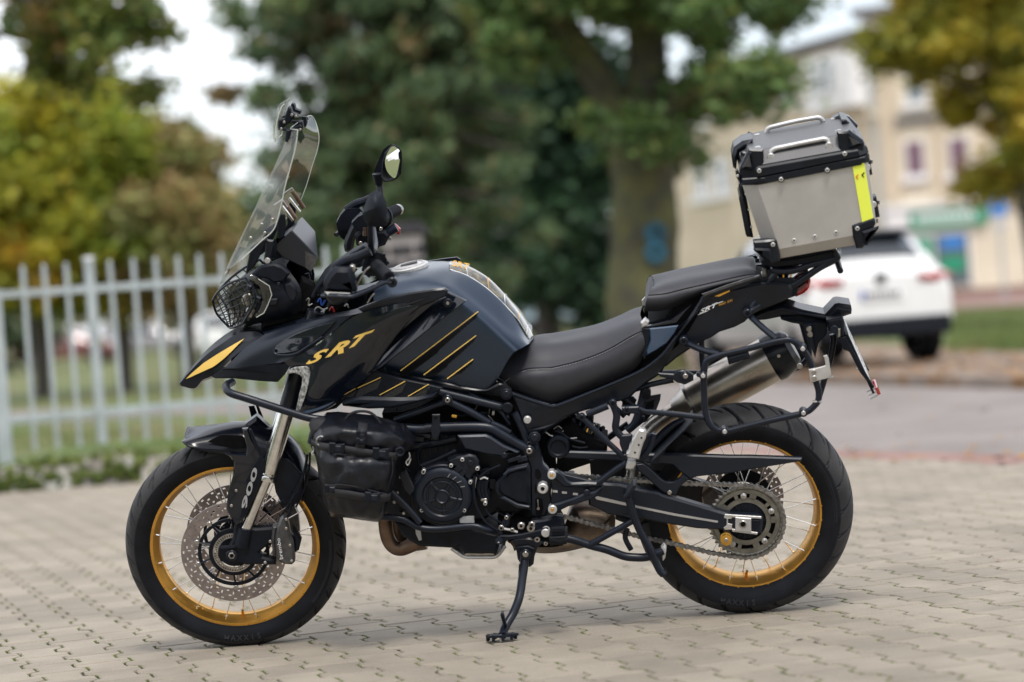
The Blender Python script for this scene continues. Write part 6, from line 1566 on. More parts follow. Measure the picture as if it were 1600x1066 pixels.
for u, v in ((208, 738), (328, 1048), (766, 945), (762, 588)):
    MB().disc(P('K', u, v, .263), .03, .0115, 20).build('rack_boss', 'frame', rko); MB().disc(P('K', u, v, .265), .004, .0065, 14).build('rack_bolt', 'alu', rko)
for u, v in ((455, 392), (100, 546)): MB().disc(P('K', u, v, .165), .03, .0125, 20).build('rack_boss', 'frame', rko); MB().disc(P('K', u, v, .167), .004, .0055, 6, ch=.03).build('bolt_socket', 'dark', rko)
rp = MB().poly(T('K', .258, "795,702 850,692 888,680 882,640 876,628 896,622 905,640 915,700 920,735 895,752 850,762 822,772 805,768"), .005, .001).build('rack_lock_plate', 'alu', rko)
for u, v in ((823, 717), (826, 750)): MB().disc(P('K', u, v, .262), .004, .0075).build('plate_bolt', 'steel', rp)
MB().tube(T('K', .25, "900,748 932,740"), .004, 8).build('lock_pin', 'steel', rp)
MB().poly(T('K', .252, "340,635 400,618 460,602 468,640 420,655 352,678 345,655"), .02, .005).build('rack_pad', 'matte', rko)
MB().tube(T('K', .25, "815,880 865,880"), .004, 8).build('rack_screw', 'steel', rko); MB().tube(T('K', .25, "862,700 872,712"), .004, 8).build('rack_screw', 'steel', rko)
# rear cross tie and right hanger
MB().poly(T('I', .15, "560,10 640,15 655,0 700,-5 745,20 745,50 700,72 660,60 640,45 570,30"), .012, .003).build('exhaust_hanger', 'frame', bike)
MB().disc(P('I', 700, 28, .156), .006, .0135, 20).build('hanger_bolt', 'frame', bike); MB().disc(P('I', 703, 28, .158), .004, .0075, 12).build('hanger_bolt', 'steel', bike)
MB().disc(P('I', 772, 20, .12), .02, .007).build('hanger_bolt', 'frame', bike)
tb3 = MB(); tb('I', .12, "440,95 520,70 640,45", .0085, mb=tb3); tb('I', .12, "400,310 440,270 470,180 490,100", .012, mb=tb3); tb3.poly(T('I', .11, "445,180 520,130 575,120 572,150 545,220 535,200 540,150 500,165 465,200"), .006, .001); tb3.poly(T('I', .1, "440,240 490,235 495,260 445,300"), .006, .001)
tb3.build('subframe_stay', 'frame', bike)
for q in range(3): MB().lathe(P('I', 500, 105 + q * 14, .12), [(-.012, .0001), (-.012, .013), (.012, .013), (.012, .0001)], 12).build('rubber_bellows', 'rubber', bike)
tr_ = MB()
tb('K', .115, "475,360,.13 540,260 615,165", .0092, mb=tr_); tb('K', .115, "470,380,.14 560,320 700,240 850,140 945,88 950,70 935,50", .0098, mb=tr_); tb('K', .115, "590,150 640,158 720,150 800,122 900,98 945,84", .0098, mb=tr_)
tr_.tube([P('K', 940, 60, .115), P('K', 940, 60, -.115)], .009, 10); tr_.tube([P('K', 600, 155, .115), P('K', 600, 155, -.115)], .009, 10)
tb('K', .07, "600,135 700,115 900,55", .007, mb=tr_)
tro = tr_.build('top_rack', 'frame', bike); tr_.mirrored().build('top_rack', 'frame', bike)
MB().poly(T('K', .11, "528,105 640,100 720,85 930,48 935,62 720,105 640,130 540,138"), .22, .004).build('rack_plate', 'matte', tro)
MB().disc(P('K', 545, 175, .1), .02, .008).build('rack_bolt', 'steel', tro); MB().tube(T('K', .1, "545,140 550,180"), .006, 8).build('rack_spacer', 'steel', tro)
for u in (650, 690): MB().poly(T('K', .118, f"{u},170 {u + 8},168 {u + 8},190 {u},192"), .002).build('rack_marking', 'goldb', tro)

# ------------------------------------------------------------------ top case (a thing of its own)
case = empty('top_case', (0, 0, 0), 'silver aluminium top case with black lid and yellow reflective strip on the rear rack', 'top case'); case.rotation_euler = (LEAN, 0, 0)
corner_bl = [(410, 1000), (400, 942), (262, 528)]
def ring_case(l, r, s, ch_=.042, chr_=.02):
    a, b_ = P('L', *l, s), P('L', *r, s); ex = (b_ - a).normalized(); o = []
    pl_, pr_2 = a, b_
    o = [pl_, pr_2, pr_2 + ex * chr_ + V((0, chr_, 0)), V((pr_2.x, s - chr_, pr_2.z)) + ex * chr_, V((pr_2.x, s, pr_2.z)), V((pl_.x, s, pl_.z)), V((pl_.x, s - ch_, pl_.z)) - ex * ch_, pl_ - ex * ch_ + V((0, ch_, 0))]
    return o
def stack(rings_, name, m_, par, bev=.0015, cap=True):
    mb = MB(); mb.v = [V(p_) for r_ in rings_ for p_ in r_]; k = len(rings_)
    mb.f = [(i * 8 + j, i * 8 + (j + 1) % 8, (i + 1) * 8 + (j + 1) % 8, (i + 1) * 8 + j) for i in range(k - 1) for j in range(8)]
    if cap: mb.f += [tuple(range(8))[::-1], tuple((k - 1) * 8 + j for j in range(8))]
    return mb.build(name, m_, par, bevel=bev, angle=20)
body_c = stack([ring_case((410, 1000), (905, 912), .165, .03, .01), ring_case((400, 940), (985, 832), .19), ring_case((262, 528), (925, 388), .19)], 'case_body', 'case', case)
stack([ring_case((262, 530), (922, 402), .196, .044, .026), ring_case((262, 488), (915, 352), .196, .044, .026)], 'case_rim', 'satin', case)
stack([ring_case((262, 480), (915, 346), .198, .046, .028), ring_case((250, 430), (905, 312), .198, .046, .028), ring_case((262, 408), (900, 296), .192, .044, .026)], 'lid_rim', 'satin', case)
lid = stack([ring_case((262, 406), (898, 292), .190, .042, .024), ring_case((272, 302), (835, 196), .150, .03, .02)], 'lid', 'lid', case)
# side strip: band pieces with screws
for u, v in ((412, 495), (708, 436)): MB().disc(P('L', u, v, .202), .012, .0088, 20).build('rim_boss', 'satin', case)
for u, v, s_ in ((412, 495, .204), (708, 436, .204), (272, 440, .203), (820, 331, .203), (495, 886, .192), (628, 861, .192), (764, 835, .192), (360, 913, .2), (901, 810, .2)):
    MB().disc(P('L', u, v, s_), .006, .0062, 16).build('case_rivet', 'alu', case); MB().disc(P('L', u, v, s_ + .0008), .002, .0022, 6, ch=.05).build('rivet_hole', 'dark', case)
MB().poly(T('L', .197, "795,378 955,345 955,385 880,402 795,418"), .012, .003).build('rim_end_cap', 'satin', case); MB().poly(T('L', .197, "160,490 310,478 325,512 165,532"), .012, .003).build('rim_end_cap', 'satin', case)
# lid corner covers
def cov(t1, t2, s1, s2):
    MB().poly(T('L', s1, t1), .03, .005).build('corner_cover', 'satin', case); MB().poly(T('L', s2, t2), .008, .006).build('corner_face', 'matte', case)
cov("205,300 300,302 302,415 290,462 245,470 235,440 150,435 148,420", "155,425 212,312 222,312 242,425 235,438 165,436", .19, .197)
cov("770,188 835,188 850,178 935,240 946,262 940,310 880,330 790,345 785,300", "838,195 850,192 938,262 935,275 862,300 842,290", .19, .197)
cov("232,890 300,885 370,878 385,885 408,1015 350,1040 318,1030 240,945", "235,935 335,938 348,950 352,1030 330,1025 240,955", .195, .21)
cov("866,792 880,785 1000,742 1015,752 1018,780 935,935 895,938 872,860", "930,830 1040,795 1038,812 962,918 945,915", .195, .212)
for pa in ("845,215 918,262 870,278",): MB().poly(T('L', .1985, pa), .003, .001).build('corner_panel', 'lid', case)
MB().poly(T('L', .1985, "165,415 208,338 222,415"), .003, .001).build('corner_panel', 'lid', case)
# top covers and hinges
MB().poly(T('L', .03, "95,350 110,290 165,250 230,238 232,280 190,300 150,320 130,380 125,435 105,420"), .12, .01).build('lid_hinge', 'satin', case)
MB().poly(T('L', -.12, "180,235 205,196 225,205 275,230 272,238 240,240"), .03, .005).build('lid_hinge', 'matte', case)
MB().tube(T('L', .12, "165,335 195,320 215,310"), .009, 10).build('hinge_pin', 'engine', case)
for u, v, s_ in ((262, 292, .14), (258, 212, -.10), (778, 186, .13), (750, 108, -.12), (180, 322, .12)): ring_at(P('L', u, v, s_), ex, V((0, 1, 0)), nz_, [(0, .009), (.004, .008), (.004, .0001)], 12).build('lid_rivet', 'alu', case)
MB().poly(T('L', -.11, "738,135 745,105 790,80 850,95 905,150 895,172 870,165 820,118 760,130"), .05, .005).build('corner_cover', 'satin', case)
MB().poly(T('L', .0, "800,110 830,112 870,150 870,190 840,180 800,140"), .14, .004).build('lid_latch', 'satin', case)
# carrying bars
for pts_, s_, nm in (("345,355,.172 345,315,.165 372,297 540,262 690,233 716,245,.165 722,285,.172", .165, 1), ("318,196 325,170 345,160 500,122 645,97 668,102 682,122", -.115, 2)):
    MB().tube(fillet(T('L', s_, pts_), .018), .0068, 12).build('carry_bar', 'alu', case)
for u, v in ((346, 352), (720, 280)): MB().disc(P('L', u, v, .178), .006, .0105, 20).build('bar_foot', 'alu', case)
# strip, marks, clasps
stp = MB().poly(T('L', .1925, "868,405 945,388 1003,742 930,768"), .002, .0005).build('reflective_strip', 'hivis', case)
for x_, m_ in ((0, 'orange'), (38, 'dark')):
    MB().poly(T('L', .194, f"{888 + x_},{478 - x_ * .3} {904 + x_},{460 - x_ * .3} {910 + x_},{462 - x_ * .3} {897 + x_},{478 - x_ * .3} {908 + x_},{490 - x_ * .3} {903 + x_},{493 - x_ * .3}"), .001).build('arrow_mark', m_, stp)
MB().poly(T('L', .15, "945,340 975,330 985,380 998,465 970,472 955,440 975,400"), .04, .004).build('lid_clasp', 'satin', case)
MB().poly(T('L', .15, "985,608 1022,600 1045,735 1018,742 998,700 985,650"), .04, .004).build('lock_plate', 'satin', case)
for u, v in ((965, 418), (1003, 656)): MB().disc(P('L', u, v, .156), .012, .0095, 16).build('clasp_bolt', 'alu', case)
for u, v in ((990, 380), (1035, 640), (1026, 760)): MB().tube([P('L', u, v - 12, .14), P('L', u, v + 12, .14)], .004, 6).build('clasp_pin', 'steel', case)
MB().poly(T('L', .09, "140,530 150,520 168,560 188,620 205,690 235,870 195,865 185,850 142,620 150,600"), .16, .008).build('back_rest', 'satin', case)
for u, v in ((185, 590), (205, 690), (222, 800)): MB().disc(P('L', u, v, .1), .01, .003).build('rest_bolt', 'alu', case)
MB().poly(T('L', .15, "120,440 135,435 150,470 170,520 150,522 125,480"), .03, .004).build('hinge_link', 'satin', case)
MB().disc(P('L', 134, 472, .155), .006, .004).build('hinge_bolt', 'alu', case)
# foot block between case and rack
MB().poly(T('L', .12, "285,1010 420,1010 560,990 740,950 772,960 775,1000 640,1030 380,1060 300,1050"), .24, .004).build('mounting_plate', 'matte', case)

# ------------------------------------------------------------------ soft bag strapped on the crash bar
bag = empty('crash_bar_bag', (0, 0, 0), 'black waterproof roll-top bag with buckles strapped to the crash bar', 'bag'); bag.rotation_euler = (LEAN, 0, 0)
brow = [
 "190,218,.24 262,214,.27 380,224,.275 500,238,.275 610,262,.265 700,300,.24",
 "120,285,.24 225,280,.33 360,285,.345 500,305,.345 640,325,.32 765,382,.26",
 "110,350,.24 180,352,.335 345,360,.36 500,375,.36 660,392,.32 745,412,.25",
 "108,395,.24 180,402,.33 340,425,.352 500,445,.352 640,460,.32 700,440,.25",
 "140,470,.24 172,480,.34 330,500,.38 500,510,.38 625,510,.345 650,500,.25",
 "155,560,.24 178,570,.345 330,590,.392 490,600,.392 612,590,.355 644,580,.25",
 "165,650,.24 192,655,.345 335,668,.388 480,690,.388 595,690,.35 630,660,.25",
 "180,720,.24 205,730,.335 340,750,.375 470,775,.375 578,770,.34 605,735,.25",
 "215,800,.24 235,808,.325 340,830,.355 450,845,.355 560,838,.33 585,800,.25",
 "238,846,.24 258,850,.29 340,855,.30 450,872,.30 540,878,.29 572,835,.25"]
bg_ = MB(); bg_.surf([T('D', .3, r_) for r_ in brow], 9, 7)
import mathutils
from mathutils import noise as mn
for v in bg_.v:
    w_ = min(1, max(0, (-v.y - .25) / .06)); q_ = v * 22
    a_ = mn.noise(q_) * .011 + mn.noise(v * 45) * .004 + abs(mn.noise(V((v.x * 30, 3, v.z * 12)))) * -.005
    v += V((0, -a_ * w_, a_ * .2))
bgo = bg_.build('bag_body', 'bag', bag, angle=80, solid=.004)
MB().poly(T('D', .24, "120,285 190,218 262,214 500,238 700,300 765,382 700,440 650,500 630,660 585,800 540,878 258,850 165,650 140,470 110,390"), .06, .01).build('bag_back', 'bag', bag)
def band(txt_lo, txt_hi, s_, nm='strap', m_='strap', par=bag):
    MB().surf([T('D', s_, txt_lo), T('D', s_, txt_hi)], 6, 2, lin=True).build(nm, m_, par, solid=.003)
band("112,392,.262 180,425,.345 345,452,.366 500,476,.366 640,486,.338 652,478,.27", "108,355,.262 182,378,.345 345,400,.37 500,424,.37 640,440,.338 680,425,.27", .36)
band("190,706,.33 230,715,.362 340,730,.394 470,752,.396 590,752,.362 612,740,.3", "188,662,.33 230,670,.365 340,684,.40 470,706,.402 596,706,.366 620,690,.3", .36)
band("412,236,.282 408,290,.352 400,350,.368 388,410,.368 384,455,.36", "470,240,.282 466,295,.352 460,355,.368 448,415,.368 444,464,.36", .36)
def buckle(cx_, cy_, w_, h_, s_, rot=0):
    ca, sa = math.cos(rot), math.sin(rot)
    def q_(x, y): return P('D', cx_ + x * ca - y * sa, cy_ + x * sa + y * ca, s_)
    b_ = MB(); b_.poly([q_(-w_, -h_), q_(-w_ * .2, -h_), q_(-w_ * .2, -h_ * .7), q_(w_ * .3, -h_ * .85), q_(w_, -h_), q_(w_, h_), q_(w_ * .3, h_ * .85), q_(-w_ * .2, h_ * .7), q_(-w_ * .2, h_), q_(-w_, h_)], .008, .0018)
    o_ = b_.build('buckle', 'matte', bag); c_ = MB(); c_.poly([q_(-w_ * .15, -h_ * .5), q_(w_ * .6, -h_ * .55), q_(w_ * .6, h_ * .55), q_(-w_ * .15, h_ * .5)], .004, .001); c_.v = [v + V((0, -.0015, 0)) for v in c_.v]; c_.build('buckle_tongue', 'frame', o_)
    return o_
buckle(270, 415, 50, 34, .374, .08); buckle(552, 448, 52, 36, .372, .05); buckle(428, 345, 34, 44, .378, 0); buckle(425, 368, 30, 20, .380, 0); buckle(232, 675, 42, 26, .378, .1); buckle(500, 730, 50, 34, .408, .06)
MB().tube(smooth_line(T('D', .28, "332,224 350,200 385,182 430,175 480,182 515,205 540,235 552,262"), 5), .0042, 8).build('carry_loop', 'strap', bag)
for pts_ in ("150,345 170,335 205,350 208,375 180,395 148,385 142,365 150,345", "650,420 680,408 700,425 695,450 670,458 650,440 650,420"):
    MB().tube(smooth_line(T('D', .33, pts_), 3), .0028, 6).build('d_ring', 'steel' if pts_[0] == '1' else 'frame', bag)
MB().tube(smooth_line(T('D', .27, "735,440 738,470 715,500 728,520 745,480"), 4), .0022, 6).build('snap_hook', 'alu', bag); MB().tube(smooth_line(T('D', .27, "118,400 125,425 112,445 122,455"), 4), .0022, 6).build('snap_hook', 'alu', bag)
both_ = MB().tube(smooth_line(T('D', .392, "205,650 300,645 400,660 500,685 590,705"), 6), .0012, 5).build('bag_seam', 'strap', bag)
MB().tube(smooth_line(T('D', .35, "625,470 628,560 600,660 572,760 555,860"), 6), .0022, 6).build('bag_piping', 'strap', bag)
MB().surf([T('D', .25, "95,260 110,230 150,215 195,216"), T('D', .25, "110,320,.26 130,300,.27 165,285,.28 215,275,.29"), T('D', .25, "105,370 125,350 150,330 180,320")], 4, 3).build('strap_wrap', 'strap', bag, solid=.004)
# ------------------------------------------------------------------ parked cars
M['carwhite'] = mat('white_car_paint', (.72, .72, .71), .25, 0, .03, 3, coat=1)
M['carred'] = mat('dull_red_car_paint', (.22, .09, .09), .3, coat=1)
M['carblue'] = mat('pale_blue_car_paint', (.35, .45, .52), .3, coat=1)
M['cargrey'] = mat('grey_car_paint', (.33, .32, .33), .3, .3, coat=1)
SUV = [(0, .80, .42, .92, .98, .70), (.04, .88, .34, .99, 1.06, .72), (.14, .90, .28, 1.01, 1.16, .70), (.42, .915, .27, 1.02, 1.47, .60), (.62, .92, .26, 1.02, 1.545, .60), (1.4, .92, .25, 1.0, 1.60, .62), (2.3, .92, .25, .97, 1.58, .62),
       (2.65, .92, .25, .95, 1.48, .62), (3.25, .91, .25, .93, 1.06, .68), (3.9, .88, .27, .86, .93, .62), (4.25, .82, .3, .72, .80, .58), (4.4, .70, .38, .6, .66, .5)]
VAN = [(0, .84, .4, 1.05, 1.7, .74), (.05, .9, .34, 1.05, 1.8, .76), (.6, .92, .3, 1.05, 1.9, .76), (2.2, .92, .3, 1.05, 1.9, .76), (3.1, .92, .3, 1.05, 1.84, .72), (3.9, .9, .3, 1.0, 1.12, .7), (4.5, .84, .32, .85, .92, .6), (4.7, .72, .4, .65, .7, .5)]
def car(name, loc, ang, paint, label, cat, st=SUV, detail=True, group=None):
    t = empty(name, loc, label, cat, group, rot=(0, 0, ang))
    def sec(q):
        x, w_, zb, zt, zr, wr = q
        h = [(w_ * .86, zb), (w_ * .97, zb + .10), (w_, .52), (w_ * 1.0, .72), (w_ * .975, zt), (wr + (w_ * .975 - wr) * .12, zr - (zr - zt) * .12 ), (wr * .93, zr - .015), (wr * .6, zr + .012), (0, zr + .02)]
        return [V((x, y, z)) for y, z in h] + [V((x, -y, z)) for y, z in h[-2::-1]]
    rows_ = [sec(q) for q in st]; n_ = len(rows_[0])
    mb = MB(); mb.grid(rows_); mb.f += [tuple(range(n_)), tuple((len(rows_) - 1) * n_ + j for j in range(n_))[::-1]]
    body = mb.build('body', paint, t, angle=32, bevel=0)
    def off(p_, k=.008): c_ = V((p_.x, 0, .9)); return p_ + (p_ - c_).normalized() * k
    wi = [i for i, q in enumerate(st) if q[4] > 1.4]
    for side in (0, 1):
        for nm, ia, ib in (('rear_side_window', wi[0] , wi[0] + 2), ('front_side_window', wi[0] + 2, wi[-1])):
            j = 4 if side == 0 else n_ - 6
            a_ = []; b_ = []
            for i in range(ia, ib + 1):
                lo, hi = (rows_[i][j], rows_[i][j + 1]) if side == 0 else (rows_[i][j + 1], rows_[i][j])
                a_.append(off(lo.lerp(hi, .08))); b_.append(off(lo.lerp(hi, .9)))
            a_[0] += V((.06, 0, 0)); b_[0] += V((.10, 0, 0)); a_[-1] -= V((.04, 0, 0)); b_[-1] -= V((.05, 0, 0))
            MB().grid([a_, b_]).build(nm, 'carglass', t, solid=.004)
    r0, r1 = (2, 3) if st is SUV else (0, 1)
    if st is SUV:
        gl_ = [[off(rows_[i][j].lerp(rows_[i][n_ - 1 - j], .04)) for j in range(6, n_ - 6)] for i in (2, 3)]
        gl_[0] = [p_.lerp(q_, .12) for p_, q_ in zip(*gl_)]
        MB().grid(gl_).build('rear_window', 'carglass', t, solid=.004)
        MB().box((.43, 0, 1.515), (.3, 1.16, .03), Matrix.Rotation(-.12, 3, 'Y')).build('roof_spoiler', 'matte', t, bevel=.008)
    else:
        MB().box((-.004, 0, 1.4), (.02, 1.3, .4)).build('rear_window', 'carglass', t)
    fr1 = wi[-1]
    wsg = [[off(rows_[i][j].lerp(rows_[i][n_ - 1 - j], .03)) for j in range(6, n_ - 6)] for i in (fr1, fr1 + 1)]
    MB().grid(wsg).build('windscreen', 'carglass', t, solid=.004)
    MB().box((.0, 0, .42), (.16, 1.62, .22)).build('rear_bumper', 'matte', t, bevel=.03)
    MB().box((4.32, 0, .42), (.2, 1.4, .2)).build('front_bumper', 'matte', t, bevel=.03)
    for x in (.78, 3.5):
        for s_ in (-1, 1):
            tq = MB(); tq.lathe((x, s_ * .80, .335), [(-.11, .2), (-.12, .30), (-.09, .335), (.09, .335), (.12, .30), (.11, .2)], 32)
            to = tq.build('wheel', 'rubber', t)
            rm = MB(); rm.lathe((x, s_ * .80, .335), [(s_ * .085, .21), (s_ * .10, .2), (s_ * .07, .18), (s_ * .06, .05), (s_ * .09, .04), (s_ * .09, .0001)], 24)
            for k in range(5):
                a = 2 * math.pi * k / 5; rm.tube([V((x + .04 * math.cos(a), s_ * .88, .335 + .04 * math.sin(a))), V((x + .19 * math.cos(a), s_ * .89, .335 + .19 * math.sin(a)))], .022, 6)
            rm.build('rim', 'steel', to)
            MB().lathe((x, s_ * .865, .36), [(-.06 * s_, .38), (s_ * .05, .385), (s_ * .052, .36), (s_ * .0, .35)], 32).build('wheel_arch', 'matte', t)
    for s_ in (-1, 1):
        mb = MB(); pts_ = [(-.012, .46, 1.0), (-.012, .47, .93), (.03, .74, .88), (.05, .86, .88), (.34, .925, .93), (.36, .925, 1.0), (.06, .895, 1.0), (.0, .74, 1.01)]
        mb.add([V((x - .012, s_ * y, z)) for x, y, z in pts_[:8]], [(0, 1, 2, 7), (2, 3, 6, 7), (3, 4, 5, 6)])
        mb.build('tail_light', 'red', t, solid=.02)
        MB().box((4.28, s_ * .62, .66), (.14, .3, .10)).build('headlight', 'alu', t, bevel=.02)
        MB().box((3.05, s_ * 1.0, 1.0), (.12, .18, .12)).build('door_mirror', paint, t, bevel=.03)
        for xd in (1.3, 2.35): MB().box((xd, s_ * .925, .88), (.14, .02, .025)).build('door_handle', paint, t, bevel=.004)
    pl_ = MB().box((-.02, 0, .80), (.012, .52, .115)).build('number_plate', 'white', t)
    MB().box((-.028, .235, .80), (.004, .045, .113)).build('plate_band', 'blue', pl_)
    for k in range(7):
        MB().box((-.028, .17 - k * .06, .80), (.004, .034, .07)).build('plate_character', 'dark', pl_)
    MB().box((-.03, 0, .985), (.02, .13, .11)).build('rear_emblem', 'dgrey', t, bevel=.02)
    return t
def place(px, Z, z=0.):
    p_ = xdir(px, Z, z); return p_
a_ = R(90 + 20)
rr_ = GP(1448, 561)       # contact of the right rear wheel
fwd = V((math.cos(a_), math.sin(a_), 0)); lft = V((-math.sin(a_), math.cos(a_), 0))
car('parked_car', rr_ - fwd * .78 + lft * .86, a_, 'carwhite', 'white compact SUV parked by the road with its rear towards the camera', 'car')
car('parked_car', place(296, 80), R(8), 'carwhite', 'white car seen through the fence just left of the motorcycle beak', 'car')
car('parked_car', place(20, 100), R(6), 'carred', 'dull red car far behind the fence at the left edge', 'car')
car('parked_car', place(158, 104), R(4), 'cargrey', 'grey car far behind the fence, right of the red one', 'car')
car('parked_van', place(845, 82), R(62), 'carblue', 'pale blue van far away in the gap left of the oak trunk', 'van', VAN)

# ------------------------------------------------------------------ beige house with shop
M['plaster'] = mat('beige_plaster', (.56, .47, .35), .9, 0, .1, .6, .2, 8)
M['plaster2'] = mat('cream_plaster', (.66, .59, .46), .9, 0, .08, .6)
M['whiteplaster'] = mat('white_render', (.74, .73, .72), .8, 0, .04, 1)
M['slate'] = mat('roof_slate', (.13, .13, .14), .7, 0, .2, 1)
M['pane'] = mat('window_pane', (.12, .15, .16), .08, 0, coat=1)
M['purple'] = mat('purple_blind', (.16, .09, .12), .5)
M['green'] = mat('green_sign', (.015, .26, .14), .4)
M['bluesign'] = mat('blue_sign', (.03, .20, .55), .4)
def bpt(px, Z): p_ = xdir(px, Z, 0); return p_
c0, c1_, c2 = bpt(1050, 118), bpt(1374, 98), bpt(1720, 95)
house = empty('corner_house', c1_, 'beige corner house with white bay window, purple blinds and green-signed shop below', 'house')
def fac(a, b_, H, m_, nm):
    d = (b_ - a); l = d.length; d = d.normalized(); n_ = V((d.y, -d.x, 0))
    rot = Matrix((d, -n_, V((0, 0, 1)))).transposed()
    def put(x, z, w_, h, dep, m2, nm2, out=0., par=house, bev=0):
        """box centred at x metres along, z up; its outer face stands 'out' metres proud of the wall"""
        c_ = a - c1_ + d * x + V((0, 0, z)) + n_ * (out - dep / 2)
        return MB().box(c_, (w_, dep, h), rot).build(nm2, m2, par, bevel=bev)
    def at_px(px, py):
        """wall coordinates under a pixel"""
        dr = MC.to_3x3() @ V(((px - 800) / FPX, (533 - py) / FPX, -1)); t_ = (a - CAM).dot(n_) / dr.dot(n_); q_ = CAM + dr * t_ - a
        return q_.dot(d), q_.z
    put(l / 2, H / 2, l, H, .4, m_, nm)
    return put, at_px, l
put1, at1, l1 = fac(c0, c1_, 10.9, 'plaster', 'wall'); put2, at2, l2 = fac(c1_ + V((0, 0, 0)), c2, 11.6, 'plaster2', 'wall')
def boxpx(put, at, x0, y0, x1, y1, dep, m_, nm, out, par=house):
    xa, za = at(x0, y1 ); xb, zb = at(x1, y0 - 0); xm = (xa + xb) / 2
    _, z0_ = at((x0 + x1) / 2, y1); _, z1_ = at((x0 + x1) / 2, y0)
    return put(xm, (z0_ + z1_) / 2, abs(xb - xa), abs(z1_ - z0_), dep, m_, nm, out, par)
# roof and eaves
put1(l1 / 2, 11.0, l1 + .6, .35, .8, 'slate', 'eaves', .5); put2(l2 / 2, 11.8, l2 + .6, .35, .8, 'slate', 'eaves', .5)
rf = MB(); n1 = V((0, 1, 0))
for (a, b_, h) in ((c0, c1_, 11.1), (c1_, c2, 11.9)):
    rf.add([a - c1_ + V((0, 0, h)), b_ - c1_ + V((0, 0, h)), b_ - c1_ + V((0, 7, h + .25)), a - c1_ + V((3, 7, h + .25))], [(0, 1, 2, 3)])
rf.build('roof', 'slate', house, solid=.1)
bay = boxpx(put1, at1, 1282, 84, 1350, 172, .9, 'whiteplaster', 'bay_window', .7)
def window(put, at, x0, y0, x1, y1, glass, out=.02, frame='whiteplaster', fw_=3, cross=True, sill=True, par=house, base=0.):
    f_ = boxpx(put, at, x0 - fw_, y0 - fw_, x1 + fw_, y1 + fw_, .1, frame, 'window', base + .05, par)
    boxpx(put, at, x0, y0, x1, y1, .05, glass, 'pane', base + .06, f_)
    if cross:
        xm = (x0 + x1) / 2; boxpx(put, at, xm - 1.2, y0, xm + 1.2, y1, .05, frame, 'glazing_bar', base + .085, f_); ym = y0 + (y1 - y0) * .4; boxpx(put, at, x0, ym - 1.2, x1, ym + 1.2, .05, frame, 'glazing_bar', base + .08, f_)
    if sill: boxpx(put, at, x0 - fw_ - 6, y1 + fw_, x1 + fw_ + 6, y1 + fw_ + 9, .25, 'whiteplaster', 'window_sill', base + .2, f_)
    return f_
window(put1, at1, 1300, 97, 1327, 142, 'pane', fw_=4, sill=False, base=.72)
for x0, y0, x1, y1 in ((1225, 120, 1243, 160), (1176, 136, 1192, 172), (1125, 150, 1139, 184), (1290, 222, 1314, 275), (1228, 232, 1246, 284), (1120, 250, 1136, 300), (1176, 240, 1193, 292), (1090, 160, 1102, 190), (1090, 260, 1102, 306)):
    window(put1, at1, x0, y0, x1, y1, 'pane')
boxpx(put1, at1, 1075, 206, 1372, 212, .3, 'plaster2', 'cornice', .15)
for x0, x1 in ((1380, 1396), (1458, 1470), (1528, 1540)): boxpx(put2, at2, x0, 90, x1, 312, .2, 'plaster', 'pilaster', .1)
for x0, y0, x1, y1 in ((1419, 221, 1442, 273), (1487, 216, 1511, 268), (1560, 212, 1584, 262), (1419, 110, 1442, 158), (1487, 104, 1511, 152), (1560, 100, 1584, 148)):
    boxpx(put2, at2, x0 - 11, y0 - 20, x1 + 11, y1 + 8, .12, 'plaster2', 'window_surround', .06)
    window(put2, at2, x0, y0, x1, y1, 'purple' if y0 > 200 else 'pane', fw_=3, cross=False, base=.07)
boxpx(put2, at2, 1400, 178, 1530, 187, .4, 'slate', 'cornice', .3); boxpx(put2, at2, 1378, 312, 1640, 320, .4, 'whiteplaster', 'cornice', .3)
MB().tube([c1_ - c1_ + V((.25, -.35, .2)), V((.25, -.35, 11.4))], .09, 8).build('downpipe', 'fence', house)
fs = boxpx(put2, at2, 1386, 330, 1424, 356, .15, 'whiteplaster', 'shop_fascia', .2)
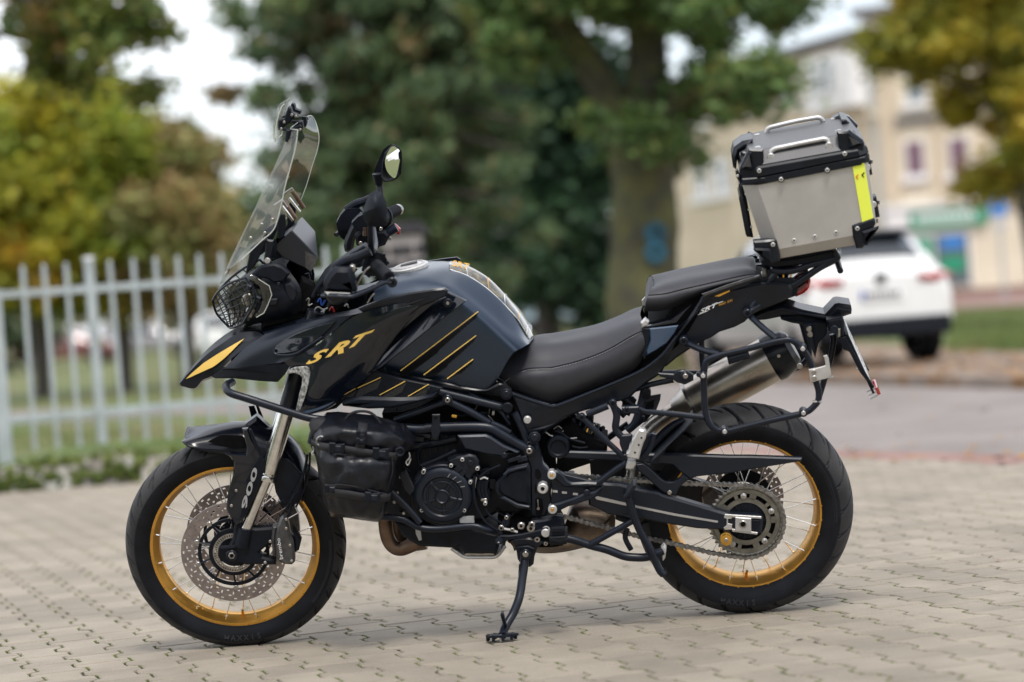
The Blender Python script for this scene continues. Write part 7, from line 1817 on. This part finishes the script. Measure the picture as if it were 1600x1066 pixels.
sg_ = boxpx(put2, at2, 1424, 328, 1542, 354, .2, 'green', 'shop_sign', .25)
for k in range(9):
    x0 = 1434 + k * 10.5; boxpx(put2, at2, x0, 336 - k * .7, x0 + 6.5, 348 - k * .7, .03, 'white', 'sign_letter', .27, sg_)
boxpx(put2, at2, 1386, 362, 1516, 452, .1, 'whiteplaster', 'shop_front', .05)
sw_ = boxpx(put2, at2, 1466, 366, 1512, 446, .1, 'pane', 'shop_window', .10)
boxpx(put2, at2, 1472, 370, 1506, 388, .03, 'bluesign', 'poster', .12, sw_); boxpx(put2, at2, 1472, 400, 1508, 424, .03, 'green', 'poster', .12, sw_)
boxpx(put2, at2, 1430, 372, 1456, 450, .1, 'green', 'shop_door', .10)
boxpx(put2, at2, 1378, 452, 1640, 462, .3, 'redpave', 'plinth', .2)
# sign post
Zs = 74; pb_s = xdir(1567, Zs); sp_ = empty('sign_post', pb_s, 'grey post with a small blue traffic sign in front of the beige house', 'sign post')
MB().tube([V((0, 0, 0)), V((0, 0, 3.5))], .05, 10).build('post', 'fence', sp_)
MB().box((0, -.06, 3.05), (.5, .03, .8)).build('sign_plate', 'bluesign', sp_, bevel=.03); MB().box((0, -.06, 2.35), (.42, .03, .3)).build('sign_plate', 'alu', sp_, bevel=.01)
# small ochre house behind the fence
oh = xdir(318, 135); ho = empty('ochre_house', oh, 'small ochre house in the distance above the white car behind the fence', 'house')
M['ochre'] = mat('ochre_plaster', (.50, .33, .13), .9, var=.1, vs=1)
MB().box((0, 3, 1.6), (5.5, 6, 3.2)).build('wall', 'ochre', ho); MB().poly([V((-3, 0, 3.2)), V((3, 0, 3.2)), V((0, 0, 4.6))], 6).build('roof', 'slate', ho)
for x in (-1.6, 1.2):
    wo = MB().box((x, -.02, 1.7), (.9, .1, 1.1)).build('window', 'whiteplaster', ho); MB().box((x, -.05, 1.7), (.75, .08, .95)).build('pane', 'pane', wo)
# far roofs and greenery closing the street behind the oak
Zq = 130; gq2 = xdir(1120, Zq)
